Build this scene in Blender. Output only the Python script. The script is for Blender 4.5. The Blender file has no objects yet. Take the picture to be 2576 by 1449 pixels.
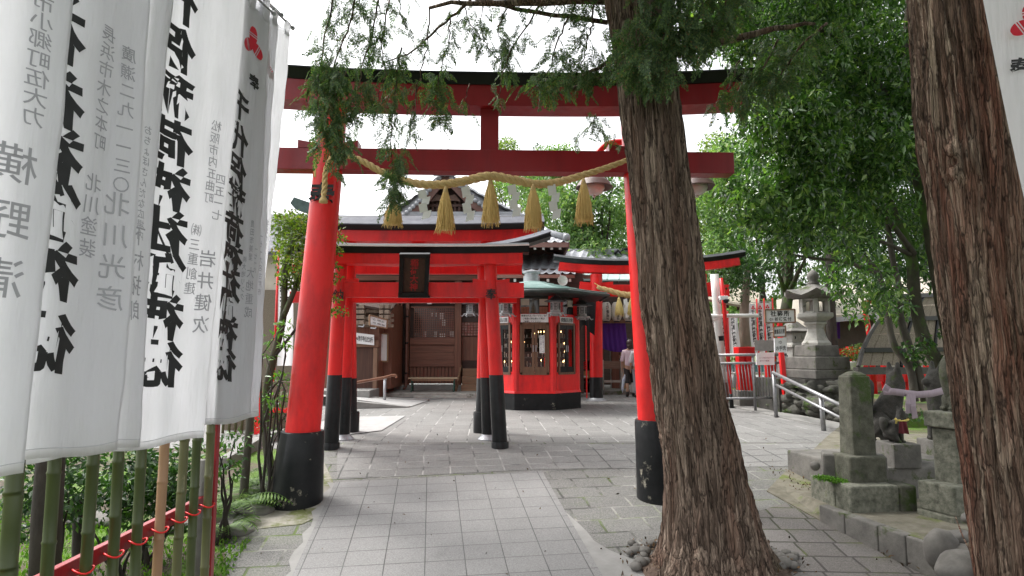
import bpy, bmesh, math, random
import numpy as np
from mathutils import Vector, Matrix, noise as mnoise
from mathutils.geometry import tessellate_polygon
R = math.radians
scene = bpy.context.scene
COL = scene.collection
# ------------------------------------------------------------------ camera
F = 1600.0                                   # focal length in units of a 2576 px wide frame
CAMZ = 1.2
TH = math.atan((890 - 724.5) / F)            # upward tilt
cam_d = bpy.data.cameras.new('camera')
cam = bpy.data.objects.new('camera', cam_d)
COL.objects.link(cam)
cam_d.sensor_width = 36
cam_d.lens = F / 2576 * 36
cam_d.clip_start = 0.05
cam_d.clip_end = 2000
cam.location = (0, 0, CAMZ)
cam.rotation_euler = (math.pi / 2 + TH, 0, 0)
scene.camera = cam
# ------------------------------------------------------------------ sky and sun (bright overcast)
SUN_EL, SUN_AZ = R(58), R(-60)
w = bpy.data.worlds.new('World')
scene.world = w
w.use_nodes = True
nt = w.node_tree
bg = nt.nodes['Background']
sky = nt.nodes.new('ShaderNodeTexSky')
sky.sky_type = 'NISHITA'
sky.sun_disc = False
sky.sun_elevation = SUN_EL
sky.sun_rotation = SUN_AZ
sky.dust_density = 4.0
sky.air_density = 1.0
hs = nt.nodes.new('ShaderNodeHueSaturation')
hs.inputs['Saturation'].default_value = 0.10
nt.links.new(sky.outputs[0], hs.inputs['Color'])
nt.links.new(hs.outputs[0], bg.inputs['Color'])
bg.inputs['Strength'].default_value = 0.15
sd = bpy.data.lights.new('sun', 'SUN')
sd.energy = 1.1
sd.angle = R(14)
sd.color = (1.0, 0.96, 0.9)
sun = bpy.data.objects.new('sun', sd)
COL.objects.link(sun)
_d = Vector((math.sin(SUN_AZ) * math.cos(SUN_EL), math.cos(SUN_AZ) * math.cos(SUN_EL), math.sin(SUN_EL)))
sun.rotation_euler = _d.to_track_quat('Z', 'Y').to_euler()
sun.location = (0, -5, 20)
scene.view_settings.view_transform = 'Standard'
scene.view_settings.look = 'None'
scene.view_settings.exposure = 1.45
scene.view_settings.gamma = 1.0
scene.view_settings.use_curve_mapping = False
scene.cycles.max_bounces = 6
scene.cycles.transparent_max_bounces = 6
# ------------------------------------------------------------------ geometry helpers
rng = np.random.default_rng(7)
random.seed(7)

def P(px, py, Y):
    "world point at depth Y seen at (px, py) of a 2576 x 1449 frame"
    u = (px - 1288) / F
    v = (724.5 - py) / F
    dy = math.cos(TH) - v * math.sin(TH)
    dz = math.sin(TH) + v * math.cos(TH)
    t = Y / dy
    return Vector((u * t, Y, CAMZ + dz * t))

def gz(Y):
    "height of the ground: flat forecourt, then a ramp down towards the viewer"
    k = 0.25
    d = 8.9 - Y
    s = k * math.log1p(math.exp(min(d / k, 50))) if d / k < 40 else d
    z = -0.12 * s
    if Y < 4.4:
        z += 0.09 * (4.4 - Y)
    return z

def G(px, py):
    "point where the ground is seen at (px, py)"
    lo = None
    Y = 1.5
    while Y < 80:
        p = P(px, py, Y)
        if p.z <= gz(Y):
            a, b = Y - 0.1, Y
            for _ in range(20):
                m = (a + b) / 2
                if P(px, py, m).z <= gz(m): b = m
                else: a = m
            p = P(px, py, b)
            return Vector((p.x, b, gz(b)))
        Y += 0.1
    return P(px, py, 80)

def wloc(o):
    v = Vector((0, 0, 0))
    while o is not None:
        v += o.location
        o = o.parent
    return v

def tag(o, label=None, cat=None, group=None, kind=None):
    if label: o['label'] = label
    if cat: o['category'] = cat
    if group: o['group'] = group
    if kind: o['kind'] = kind
    return o

def thing(name, loc, label, cat, group=None):
    o = bpy.data.objects.new(name, None)
    o.empty_display_size = 0.1
    COL.objects.link(o)
    o.location = loc
    return tag(o, label, cat, group)

def copy_tree(o, loc=None, parent=None):
    c = o.copy()
    COL.objects.link(c)
    c.parent = parent
    if loc is not None: c.location = loc
    for ch in [x for x in bpy.data.objects if x.parent == o]:
        copy_tree(ch, None, c)
    return c

class MB:
    "collects shapes in world space; build() links them as ONE mesh object"
    def __init__(s):
        s.v, s.f, s.m = [], [], []
        s.cur = 0
    def add(s, vs, fs):
        n = len(s.v)
        s.v += [Vector(p) for p in vs]
        s.f += [tuple(i + n for i in f) for f in fs]
        s.m += [s.cur] * len(fs)
        return s
    def box(s, lo, hi, M=None, taper=None):
        x0, y0, z0 = lo; x1, y1, z1 = hi
        vs = [Vector(p) for p in ((x0,y0,z0),(x1,y0,z0),(x1,y1,z0),(x0,y1,z0),(x0,y0,z1),(x1,y0,z1),(x1,y1,z1),(x0,y1,z1))]
        if taper:
            cx, cy = (x0+x1)/2, (y0+y1)/2
            for p in vs[4:]:
                p.x = cx + (p.x-cx)*taper; p.y = cy + (p.y-cy)*taper
        if M is not None: vs = [M @ p for p in vs]
        return s.add(vs, [(3,2,1,0),(4,5,6,7),(0,1,5,4),(1,2,6,5),(2,3,7,6),(3,0,4,7)])
    def cbox(s, c, size, rz=0, rx=0, ry=0, taper=None):
        M = Matrix.Translation(Vector(c)) @ Matrix.Rotation(rz,4,'Z') @ Matrix.Rotation(ry,4,'Y') @ Matrix.Rotation(rx,4,'X')
        a = Vector(size) / 2
        return s.box(-a, a, M, taper)
    def bar(s, a, b, w, h, up=(0,0,1)):
        "rectangular bar from a to b, w sideways, h along up"
        a, b = Vector(a), Vector(b)
        d = (b - a).normalized()
        upv = Vector(up)
        sd = d.cross(upv)
        if sd.length < 1e-4: sd = d.cross(Vector((1,0,0)))
        sd.normalize(); u = sd.cross(d).normalized()
        vs = []
        for p in (a, b):
            for (i, j) in ((-1,-1),(1,-1),(1,1),(-1,1)):
                vs.append(p + sd*(w/2*i) + u*(h/2*j))
        return s.add(vs, [(3,2,1,0),(4,5,6,7),(0,1,5,4),(1,2,6,5),(2,3,7,6),(3,0,4,7)])
    def sweep(s, path, prof, up=(0,0,1)):
        "closed 2D profile [(side, up)] swept along a path without twisting"
        n = len(prof); vs = []
        for i, p in enumerate(path):
            p = Vector(p)
            d = (Vector(path[min(i+1,len(path)-1)]) - Vector(path[max(i-1,0)])).normalized()
            upv = Vector(up)
            sd = d.cross(upv).normalized(); u = sd.cross(d).normalized()
            pr = prof[i] if isinstance(prof[0], list) else prof
            for (a, b) in pr: vs.append(p + sd*a + u*b)
        n = len(prof[0]) if isinstance(prof[0], list) else len(prof)
        fs = []
        for i in range(len(path)-1):
            for j in range(n):
                k = (j+1) % n
                fs.append((i*n+j, i*n+k, (i+1)*n+k, (i+1)*n+j))
        fs.append(tuple(range(n-1,-1,-1))); fs.append(tuple((len(path)-1)*n+j for j in range(n)))
        return s.add(vs, fs)
    def tube(s, path, r, n=10, cap=True):
        path = [Vector(p) for p in path]
        rs = r if isinstance(r, (list, tuple)) else [r]*len(path)
        vs = []; ref = None
        for i, p in enumerate(path):
            d = path[min(i+1,len(path)-1)] - path[max(i-1,0)]
            if d.length < 1e-9: d = Vector((0,0,1))
            d.normalize()
            if ref is None:
                ref = Vector((1,0,0)) if abs(d.x) < 0.8 else Vector((0,1,0))
            a = (ref - d*ref.dot(d)).normalized(); b = d.cross(a); ref = a
            for j in range(n):
                t = 2*math.pi*j/n
                vs.append(p + (a*math.cos(t) + b*math.sin(t))*rs[i])
        fs = []
        for i in range(len(path)-1):
            for j in range(n):
                k = (j+1) % n
                fs.append((i*n+j, i*n+k, (i+1)*n+k, (i+1)*n+j))
        if cap:
            fs.append(tuple(range(n-1,-1,-1))); fs.append(tuple((len(path)-1)*n+j for j in range(n)))
        return s.add(vs, fs)
    def lathe(s, c, prof, n=20, sx=1, sy=1, rot=0):
        "profile [(radius, z)] turned about a vertical axis through c"
        c = Vector(c); vs = []
        for (r, z) in prof:
            for j in range(n):
                t = 2*math.pi*j/n + rot
                vs.append(c + Vector((math.cos(t)*r*sx, math.sin(t)*r*sy, z)))
        fs = []
        for i in range(len(prof)-1):
            for j in range(n):
                k = (j+1) % n
                fs.append((i*n+j, i*n+k, (i+1)*n+k, (i+1)*n+j))
        fs.append(tuple(range(n-1,-1,-1))); fs.append(tuple((len(prof)-1)*n+j for j in range(n)))
        return s.add(vs, fs)
    def quad(s, a, b, c, d): return s.add([a,b,c,d], [(0,1,2,3)])
    def slab(s, pts, off):
        "polygon given thickness along the vector off"
        n = len(pts); off = Vector(off)
        vs = [Vector(p) for p in pts] + [Vector(p)+off for p in pts]
        fs = [tuple(range(n-1,-1,-1)), tuple(range(n,2*n))]
        for j in range(n):
            k = (j+1) % n
            fs.append((j,k,n+k,n+j))
        return s.add(vs, fs)
    def rock(s, c, size, seed=0, sub=2, amp=0.18):
        bm = bmesh.new()
        bmesh.ops.create_icosphere(bm, subdivisions=sub, radius=1)
        vs = []
        for v in bm.verts:
            k = 1 + amp*mnoise.noise(v.co*1.3 + Vector((seed*3.1, seed*1.7, 0))) + amp*.4*mnoise.noise(v.co*3 + Vector((seed, 0, seed)))
            vs.append(Vector(c) + Vector((v.co.x*size[0], v.co.y*size[1], v.co.z*size[2]))*k)
        fs = [tuple(v.index for v in f.verts) for f in bm.faces]
        bm.free()
        return s.add(vs, fs)
    def build(s, name, mat, parent=None, smooth=False, bevel=0, weld=False):
        base = wloc(parent) if parent is not None else Vector((0,0,0))
        me = bpy.data.meshes.new(name)
        me.from_pydata([tuple(p - base) for p in s.v], [], s.f)
        mats = mat if isinstance(mat, (list, tuple)) else [mat]
        for m in mats: me.materials.append(m)
        if len(mats) > 1:
            me.polygons.foreach_set('material_index', s.m)
        if True:
            bm = bmesh.new(); bm.from_mesh(me)
            if weld: bmesh.ops.remove_doubles(bm, verts=bm.verts, dist=1e-5)
            bmesh.ops.recalc_face_normals(bm, faces=bm.faces)
            bm.to_mesh(me); bm.free()
        o = bpy.data.objects.new(name, me)
        COL.objects.link(o)
        o.parent = parent
        if smooth:
            for p in me.polygons: p.use_smooth = True
            me.set_sharp_from_angle(angle=R(42)) if smooth == 'auto' else None
        if bevel:
            b = o.modifiers.new('bevel', 'BEVEL')
            b.width = bevel; b.segments = 2; b.limit_method = 'ANGLE'; b.angle_limit = R(40)
        return o

def raw_mesh(name, verts, faces_flat, nper, mat, parent=None, smooth=False):
    "fast mesh from numpy arrays; nper vertices per face"
    base = np.array(wloc(parent)) if parent is not None else np.zeros(3)
    me = bpy.data.meshes.new(name)
    v = (verts - base).astype(np.float32)
    nf = len(faces_flat)//nper
    me.vertices.add(len(v)); me.vertices.foreach_set('co', v.ravel())
    me.loops.add(len(faces_flat)); me.loops.foreach_set('vertex_index', faces_flat.astype(np.int32))
    me.polygons.add(nf)
    me.polygons.foreach_set('loop_start', np.arange(0, nf*nper, nper, dtype=np.int32))
    if smooth: me.polygons.foreach_set('use_smooth', np.ones(nf, dtype=bool))
    me.materials.append(mat)
    me.update(calc_edges=True); me.validate()
    o = bpy.data.objects.new(name, me)
    COL.objects.link(o); o.parent = parent
    return o
# ------------------------------------------------------------------ materials
def new_mat(name):
    m = bpy.data.materials.new(name); m.use_nodes = True
    nt = m.node_tree; b = nt.nodes['Principled BSDF']
    return m, nt, b

def ramp(nt, fac, stops):
    r = nt.nodes.new('ShaderNodeValToRGB')
    e = r.color_ramp.elements
    while len(e) < len(stops): e.new(0.5)
    for el, (p, c) in zip(e, stops):
        el.position = p; el.color = (*c, 1)
    nt.links.new(fac, r.inputs[0])
    return r.outputs[0]

def coords(nt, scale=(1,1,1), rot=(0,0,0), kind='Object', loc=(0,0,0)):
    t = nt.nodes.new('ShaderNodeTexCoord'); mp = nt.nodes.new('ShaderNodeMapping')
    mp.inputs['Scale'].default_value = scale; mp.inputs['Rotation'].default_value = rot; mp.inputs['Location'].default_value = loc
    nt.links.new(t.outputs[kind], mp.inputs[0])
    return mp.outputs[0]

def noise_tex(nt, vec, scale, detail=6, rough=.6, out='Fac'):
    n = nt.nodes.new('ShaderNodeTexNoise')
    n.inputs['Scale'].default_value = scale; n.inputs['Detail'].default_value = detail; n.inputs['Roughness'].default_value = rough
    nt.links.new(vec, n.inputs['Vector'])
    return n.outputs[out]

def mixc(nt, fac, a, b, mode='MIX'):
    m = nt.nodes.new('ShaderNodeMix'); m.data_type = 'RGBA'; m.blend_type = mode
    for k, val in ((0, fac), (6, a), (7, b)):
        if isinstance(val, (int, float)): m.inputs[k].default_value = val
        elif isinstance(val, tuple): m.inputs[k].default_value = (*val, 1)
        else: nt.links.new(val, m.inputs[k])
    return m.outputs[2]

def math_n(nt, op, a, b=0.0, clamp=False):
    m = nt.nodes.new('ShaderNodeMath'); m.operation = op; m.use_clamp = clamp
    for k, val in ((0,a),(1,b)):
        if isinstance(val, (int,float)): m.inputs[k].default_value = val
        else: nt.links.new(val, m.inputs[k])
    return m.outputs[0]

def bump(nt, bsdf, h, strength=.4, dist=.01):
    b = nt.nodes.new('ShaderNodeBump'); b.inputs['Strength'].default_value = strength; b.inputs['Distance'].default_value = dist
    nt.links.new(h, b.inputs['Height']); nt.links.new(b.outputs[0], bsdf.inputs['Normal'])

def surf(name, c1, c2, rough=.6, scale=6, stretch=(1,1,1), bstr=.2, bdist=.004, bscale=None, spot=None, spot_scale=9, spot_at=.62, metal=0, kind='Object'):
    "two-tone noisy surface with a fine bump; spot = third colour in patches (moss, chipped paint, rust)"
    m, nt, b = new_mat(name)
    vec = coords(nt, stretch, kind=kind)
    n1 = noise_tex(nt, vec, scale, 8, .65)
    col = ramp(nt, n1, [(.3, c1), (.7, c2)])
    if spot is not None:
        n2 = noise_tex(nt, vec, spot_scale, 7, .7)
        msk = ramp(nt, n2, [(spot_at-.03, (0,0,0)), (spot_at+.05, (1,1,1))])
        col = mixc(nt, msk, col, spot)
    nt.links.new(col, b.inputs['Base Color'])
    rr = ramp(nt, noise_tex(nt, vec, scale*2.3, 4), [(.3, (rough*.85,)*3), (.7, (min(1, rough*1.2),)*3)])
    nt.links.new(rr, b.inputs['Roughness'])
    b.inputs['Metallic'].default_value = metal
    if bstr: bump(nt, b, noise_tex(nt, vec, bscale or scale*8, 6, .7), bstr, bdist)
    return m

def wood(name, c1, c2, axis='Z', rough=.6, sc=4):
    st = {'X': (.6,14,14), 'Y': (14,.6,14), 'Z': (14,14,.6)}[axis]
    return surf(name, c1, c2, rough, sc*.5, st, .35, .004, sc*1.5)

def leaf_mat(name, stops, trans=.45, rough=.45):
    m, nt, b = new_mat(name)
    g = nt.nodes.new('ShaderNodeNewGeometry')
    col = ramp(nt, g.outputs['Random Per Island'], stops)
    nt.links.new(col, b.inputs['Base Color'])
    b.inputs['Roughness'].default_value = rough
    tr = nt.nodes.new('ShaderNodeBsdfTranslucent')
    c2 = mixc(nt, 1.0, col, (1.0, 1.25, .45), 'MULTIPLY')
    nt.links.new(c2, tr.inputs['Color'])
    mx = nt.nodes.new('ShaderNodeMixShader'); mx.inputs[0].default_value = trans
    nt.links.new(b.outputs[0], mx.inputs[1]); nt.links.new(tr.outputs[0], mx.inputs[2])
    nt.links.new(mx.outputs[0], nt.nodes['Material Output'].inputs['Surface'])
    return m

def paint_red(name, base=(.80,.012,.012), dark=(.40,.008,.010)):
    m, nt, b = new_mat(name)
    vec = coords(nt, (1,1,.35))
    n1 = noise_tex(nt, vec, 2.2, 8, .7)
    col = ramp(nt, n1, [(.30, dark), (.56, base)])
    n2 = noise_tex(nt, coords(nt, (3,3,.5)), 5, 8, .75)
    col = mixc(nt, ramp(nt, n2, [(.66,(0,0,0)),(.8,(.55,.55,.55))]), col, (.30,.03,.03))
    nt.links.new(col, b.inputs['Base Color'])
    b.inputs['Roughness'].default_value = .38
    rr = ramp(nt, noise_tex(nt, vec, 9, 5), [(.3,(.28,)*3),(.7,(.55,)*3)])
    nt.links.new(rr, b.inputs['Roughness'])
    drip = noise_tex(nt, coords(nt,(14,14,.5)), 2.2, 4, .6)
    bump(nt, b, math_n(nt, 'ADD', noise_tex(nt, coords(nt,(1,1,.4)), 38, 5, .6), drip), .22, .005)
    return m

RED = paint_red('vermilion_paint')
RED_DARK = paint_red('dark_vermilion', (.30,.010,.016), (.19,.010,.015))  # shade on the big gate's beams put into a darker red
BLACK = surf('black_paint', (.008,.009,.010), (.020,.021,.022), .32, 7, bstr=.12, bscale=50)
BLACK_CHIP = surf('chipped_black_paint', (.008,.009,.010), (.018,.019,.02), .38, 7, bstr=.25, bscale=40, spot=(.38,.35,.28), spot_scale=5.0, spot_at=.645)
for _m in (BLACK, BLACK_CHIP): _m.node_tree.nodes['Principled BSDF'].inputs['Specular IOR Level'].default_value = .22
ROOFBLACK = surf('dark_sheet_roof', (.010,.011,.012), (.035,.037,.042), .45, 3, (1,1,4), .15, spot=(.05,.06,.045), spot_scale=4, spot_at=.6)
ROOFBLACK.node_tree.nodes['Principled BSDF'].inputs['Specular IOR Level'].default_value = .15
SLATE = surf('grey_sheet_roof', (.07,.074,.09), (.125,.13,.155), .6, 4, bstr=.1)
SLATE.node_tree.nodes['Principled BSDF'].inputs['Specular IOR Level'].default_value = .2
STEEL = surf('stainless_steel', (.22,.22,.225), (.32,.32,.325), .5, 20, bstr=.03, metal=.8)
GALV = surf('galvanised_grey', (.30,.31,.33), (.42,.43,.45), .42, 12, bstr=.05, metal=.5)
WHITEPAINT = surf('cream_white_paint', (.66,.65,.62), (.78,.77,.74), .5, 5, bstr=.08)
SIGNWHITE = surf('white_sign_board', (.74,.74,.75), (.82,.82,.83), .45, 6, bstr=.03)
INK = surf('black_ink', (.010,.011,.012), (.018,.019,.020), .6, 6, bstr=.02)
INKGREY = surf('grey_ink', (.36,.36,.39), (.43,.43,.46), .8, 6, bstr=.02)
INKRED = surf('red_ink', (.55,.012,.03), (.66,.015,.035), .75, 6, bstr=.02)
def cloth(name, c, trans=.3, seam=True):
    m, nt, b = new_mat(name)
    col = ramp(nt, noise_tex(nt, coords(nt, (1,1,.3)), 3, 6), [(.3, tuple(x*.94 for x in c)), (.7, c)])
    nt.links.new(col, b.inputs['Base Color']); b.inputs['Roughness'].default_value = .9
    wv = noise_tex(nt, coords(nt, (160,160,160)), 2.0, 2)
    fold = noise_tex(nt, coords(nt, (5,5,.7)), 1.6, 4, .55)
    bp = nt.nodes.new('ShaderNodeBump'); bp.inputs['Strength'].default_value = .55; bp.inputs['Distance'].default_value = .05
    nt.links.new(fold, bp.inputs['Height'])
    b2 = nt.nodes.new('ShaderNodeBump'); b2.inputs['Strength'].default_value = .15; b2.inputs['Distance'].default_value = .002
    nt.links.new(wv, b2.inputs['Height']); nt.links.new(bp.outputs[0], b2.inputs['Normal']); nt.links.new(b2.outputs[0], b.inputs['Normal'])
    tr = nt.nodes.new('ShaderNodeBsdfTranslucent'); nt.links.new(col, tr.inputs['Color']); nt.links.new(bp.outputs[0], tr.inputs['Normal'])
    mx = nt.nodes.new('ShaderNodeMixShader'); mx.inputs[0].default_value = trans
    nt.links.new(b.outputs[0], mx.inputs[1]); nt.links.new(tr.outputs[0], mx.inputs[2])
    nt.links.new(mx.outputs[0], nt.nodes['Material Output'].inputs['Surface'])
    return m
CLOTH = cloth('white_banner_cloth', (.86,.86,.88), .6)
PURPLE = cloth('purple_cloth', (.09,.025,.24), .15)
STONE = surf('old_granite', (.09,.086,.078), (.20,.19,.172), .85, 5, bstr=.5, bdist=.01, bscale=40, spot=(.055,.075,.02), spot_scale=3.2, spot_at=.60)
STONE_MOSS = surf('mossy_granite', (.04,.043,.028), (.15,.148,.115), .9, 9, bstr=.6, bdist=.012, bscale=36, spot=(.05,.08,.018), spot_scale=3.0, spot_at=.56)
STONE_LICHEN = surf('lichened_granite', (.055,.06,.042), (.25,.25,.20), .9, 16, bstr=.7, bdist=.012, bscale=40, spot=(.07,.10,.02), spot_scale=4, spot_at=.64)
STONE_DARK = surf('dark_carved_stone', (.022,.021,.018), (.075,.071,.062), .85, 14, bstr=.8, bdist=.01, bscale=36, spot=(.04,.06,.015), spot_scale=4, spot_at=.58)
STONE_PALE = surf('pale_granite', (.27,.265,.24), (.43,.42,.385), .85, 7, bstr=.4, bdist=.006, bscale=60, spot=(.12,.12,.09), spot_scale=4, spot_at=.62)
CONC = surf('concrete', (.19,.187,.177), (.28,.275,.26), .85, 4, bstr=.25, bdist=.004, bscale=60, spot=(.18,.175,.15), spot_scale=3, spot_at=.62)
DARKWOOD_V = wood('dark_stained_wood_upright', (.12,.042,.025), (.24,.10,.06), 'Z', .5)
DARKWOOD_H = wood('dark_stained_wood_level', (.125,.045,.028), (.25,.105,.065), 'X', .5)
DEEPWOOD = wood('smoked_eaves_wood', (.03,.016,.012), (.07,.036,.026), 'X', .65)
WOODMID = wood('weathered_brown_wood', (.18,.10,.06), (.32,.19,.11), 'X', .6)
WOODNEW = wood('honey_wood', (.42,.22,.09), (.58,.34,.16), 'Z', .55)
GREYWOOD = wood('silvered_boards', (.11,.09,.065), (.28,.235,.175), 'Y', .8, 6)
TILE = surf('grey_clay_tile', (.20,.207,.225), (.37,.38,.41), .38, 5, bstr=.15, bdist=.003)
COPPER = surf('verdigris_copper', (.26,.38,.36), (.42,.55,.52), .5, 4, bstr=.1)
STRAW = wood('straw', (.58,.38,.12), (.80,.58,.24), 'Z', .75, 10)
ROPE_M = surf('straw_rope', (.50,.34,.14), (.70,.51,.25), .8, 30, bstr=.8, bdist=.004, bscale=90)
PAPER = surf('white_paper', (.74,.74,.73), (.82,.82,.81), .7, 5, bstr=.02)
BAMBOO = surf('green_bamboo', (.036,.055,.013), (.075,.092,.03), .38, 4, (1,1,.35), .1, spot=(.30,.27,.14), spot_scale=6, spot_at=.64)
BAMBOO_TAN = surf('dry_tan_bamboo', (.27,.15,.08), (.38,.23,.13), .45, 5, (1,1,.35), .1, spot=(.20,.16,.08), spot_scale=6, spot_at=.62)
PLASTER = surf('cream_plaster', (.55,.50,.42), (.66,.61,.52), .85, 3, bstr=.1)
PINKWALL = surf('pink_plaster', (.50,.20,.16), (.58,.25,.20), .85, 3, bstr=.1)
def glassy(name, c=(.02,.02,.022), rough=.06):
    m, nt, b = new_mat(name)
    b.inputs['Base Color'].default_value = (*c,1); b.inputs['Roughness'].default_value = rough; b.inputs['Specular IOR Level'].default_value = .9
    return m
# ------------------------------------------------------------------ lettering
_gl = {}
def glyph(ch, bold=0.0, cuts=0):
    key = (ch, bold, cuts)
    if key in _gl: return _gl[key]
    cu = bpy.data.curves.new('g', 'FONT'); cu.body = ch; cu.size = 1.0; cu.offset = bold; cu.resolution_u = 3
    o = bpy.data.objects.new('g', cu); COL.objects.link(o)
    dg = bpy.context.evaluated_depsgraph_get(); dg.update()
    me = bpy.data.meshes.new_from_object(o.evaluated_get(dg))
    bm = bmesh.new(); bm.from_mesh(me)
    bmesh.ops.remove_doubles(bm, verts=bm.verts, dist=1e-4)
    bmesh.ops.triangulate(bm, faces=bm.faces)
    if cuts:
        for k in range(1, cuts):
            for (no, co) in (((1,0,0), (k/cuts,0,0)), ((0,1,0), (0,-.12+k/cuts,0))):
                bmesh.ops.bisect_plane(bm, geom=bm.verts[:]+bm.edges[:]+bm.faces[:], plane_co=co, plane_no=no)
    bm.verts.index_update()
    vs = [(v.co.x, v.co.y) for v in bm.verts]; fs = [tuple(v.index for v in f.verts) for f in bm.faces]
    asc = ord(ch) < 0x2000
    if vs:
        xs = [a for a, b in vs]
        cx = (min(xs)+max(xs))/2 if asc else .5
        vs = [(a-cx, b-.37) for a, b in vs]
    bm.free(); bpy.data.meshes.remove(me); bpy.data.objects.remove(o); bpy.data.curves.remove(cu)
    _gl[key] = (vs, fs)
    return _gl[key]

def write(mb, text, c, right, up, size, vertical=False, step=1.0, bold=0.012, sx=1.0, shear=0.0):
    "flat lettering centred on c in the plane of right/up"
    c, right, up = Vector(c), Vector(right).normalized(), Vector(up).normalized()
    n = len(text)
    for i, ch in enumerate(text):
        if ch in ' \u3000': continue
        k = (i-(n-1)/2)*step*size
        o = c - up*k if vertical else c + right*k*sx
        vs, fs = glyph(ch, bold)
        mb.add([o + right*((a+shear*b)*size*sx) + up*(b*size) for a, b in vs], fs)
    return mb

# ------------------------------------------------------------------ ground
def sheet(name, poly, off, mat, kind='structure', parent=None, step=.2, rim=0, zf=None, xcuts=()):
    "flat polygon (plan coordinates) draped on the ground, off metres above it"
    bm = bmesh.new()
    vs = [bm.verts.new((x, y, 0)) for x, y in poly]
    for tri in tessellate_polygon([[Vector((x, y, 0)) for x, y in poly]]): bm.faces.new([vs[i] for i in tri])
    y0, y1 = min(p[1] for p in poly), min(max(p[1] for p in poly), 11)
    y = math.ceil(y0/step)*step
    while y < y1:
        bmesh.ops.bisect_plane(bm, geom=bm.verts[:]+bm.edges[:]+bm.faces[:], plane_co=(0,y,0), plane_no=(0,1,0))
        y += step
    for x in xcuts: bmesh.ops.bisect_plane(bm, geom=bm.verts[:]+bm.edges[:]+bm.faces[:], plane_co=(x,0,0), plane_no=(1,0,0))
    for v in bm.verts: v.co.z = zf(v.co.x, v.co.y) if zf else gz(v.co.y) + off
    bmesh.ops.recalc_face_normals(bm, faces=bm.faces)
    for fc in bm.faces:
        if fc.normal.z < 0: fc.normal_flip()
    if rim:
        ret = bmesh.ops.extrude_edge_only(bm, edges=[e for e in bm.edges if e.is_boundary])
        for v in [g for g in ret['geom'] if isinstance(g, bmesh.types.BMVert)]: v.co.z -= rim
    me = bpy.data.meshes.new(name); bm.to_mesh(me); bm.free()
    me.materials.append(mat)
    o = bpy.data.objects.new(name, me); COL.objects.link(o); o.parent = parent
    return tag(o, kind=kind)

def paving(name, c1, c2, mortar, bw, bh, rot, msize=.012, off=.5, rough=.75, speck=.35, moss=None, moss_at=.62, loc=(0,0,0), bumpy=.5, var=.5, wobble=.03):
    m, nt, b = new_mat(name)
    vec = coords(nt, (1,1,1), (0,0,rot), loc=loc)
    wob = noise_tex(nt, vec, 3.0, 3, .5, 'Color')
    vv = nt.nodes.new('ShaderNodeVectorMath'); vv.operation = 'SCALE'; nt.links.new(wob, vv.inputs[0]); vv.inputs['Scale'].default_value = wobble
    va = nt.nodes.new('ShaderNodeVectorMath'); va.operation = 'ADD'; nt.links.new(vec, va.inputs[0]); nt.links.new(vv.outputs[0], va.inputs[1])
    br = nt.nodes.new('ShaderNodeTexBrick')
    br.offset = off; br.squash = 1
    br.inputs['Scale'].default_value = 1; br.inputs['Brick Width'].default_value = bw; br.inputs['Row Height'].default_value = bh
    br.inputs['Mortar Size'].default_value = msize; br.inputs['Mortar Smooth'].default_value = .25
    br.inputs['Color1'].default_value = (0,0,0,1); br.inputs['Color2'].default_value = (1,1,1,1); br.inputs['Mortar'].default_value = (.5,.5,.5,1)
    nt.links.new(va.outputs[0], br.inputs['Vector'])
    col = mixc(nt, math_n(nt, 'MULTIPLY', br.outputs['Color'], 1.0), c1, c2)
    big = noise_tex(nt, vec, .9, 6, .6)
    col = mixc(nt, ramp(nt, big, [(.35,(0,0,0)),(.7,(var,)*3)]), col, tuple(x*.62 for x in c1))
    st_ = noise_tex(nt, vec, 2.7, 9, .72)
    col = mixc(nt, ramp(nt, st_, [(.56,(0,0,0)),(.70,(.55,.55,.55))]), col, tuple(x*.5 for x in c1))
    sp = noise_tex(nt, vec, 85, 3, .8)
    col = mixc(nt, speck, col, ramp(nt, sp, [(.38, tuple(x*.35 for x in c1)), (.62, tuple(min(1,x*1.55) for x in c2))]))
    mort = mixc(nt, ramp(nt, noise_tex(nt, vec, 1.6, 5), [(.42,(0,0,0)),(.56,(1,1,1))]), mortar, tuple(x*.45 for x in c1))
    col = mixc(nt, br.outputs['Fac'], col, mort)
    if moss is not None:
        mm = ramp(nt, noise_tex(nt, vec, 1.3, 8, .75), [(moss_at-.05,(0,0,0)),(moss_at+.06,(1,1,1))])
        nearj = ramp(nt, br.outputs['Fac'], [(0,(.12,)*3),(.35,(1,1,1))])
        col = mixc(nt, mixc(nt, 1.0, mm, nearj, 'MULTIPLY'), col, moss)
    nt.links.new(col, b.inputs['Base Color'])
    b.inputs['Roughness'].default_value = rough
    h = math_n(nt, 'SUBTRACT', math_n(nt, 'MULTIPLY', sp, .25), math_n(nt, 'MULTIPLY', br.outputs['Fac'], 1.0))
    bump(nt, b, h, bumpy, .012)
    return m

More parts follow.
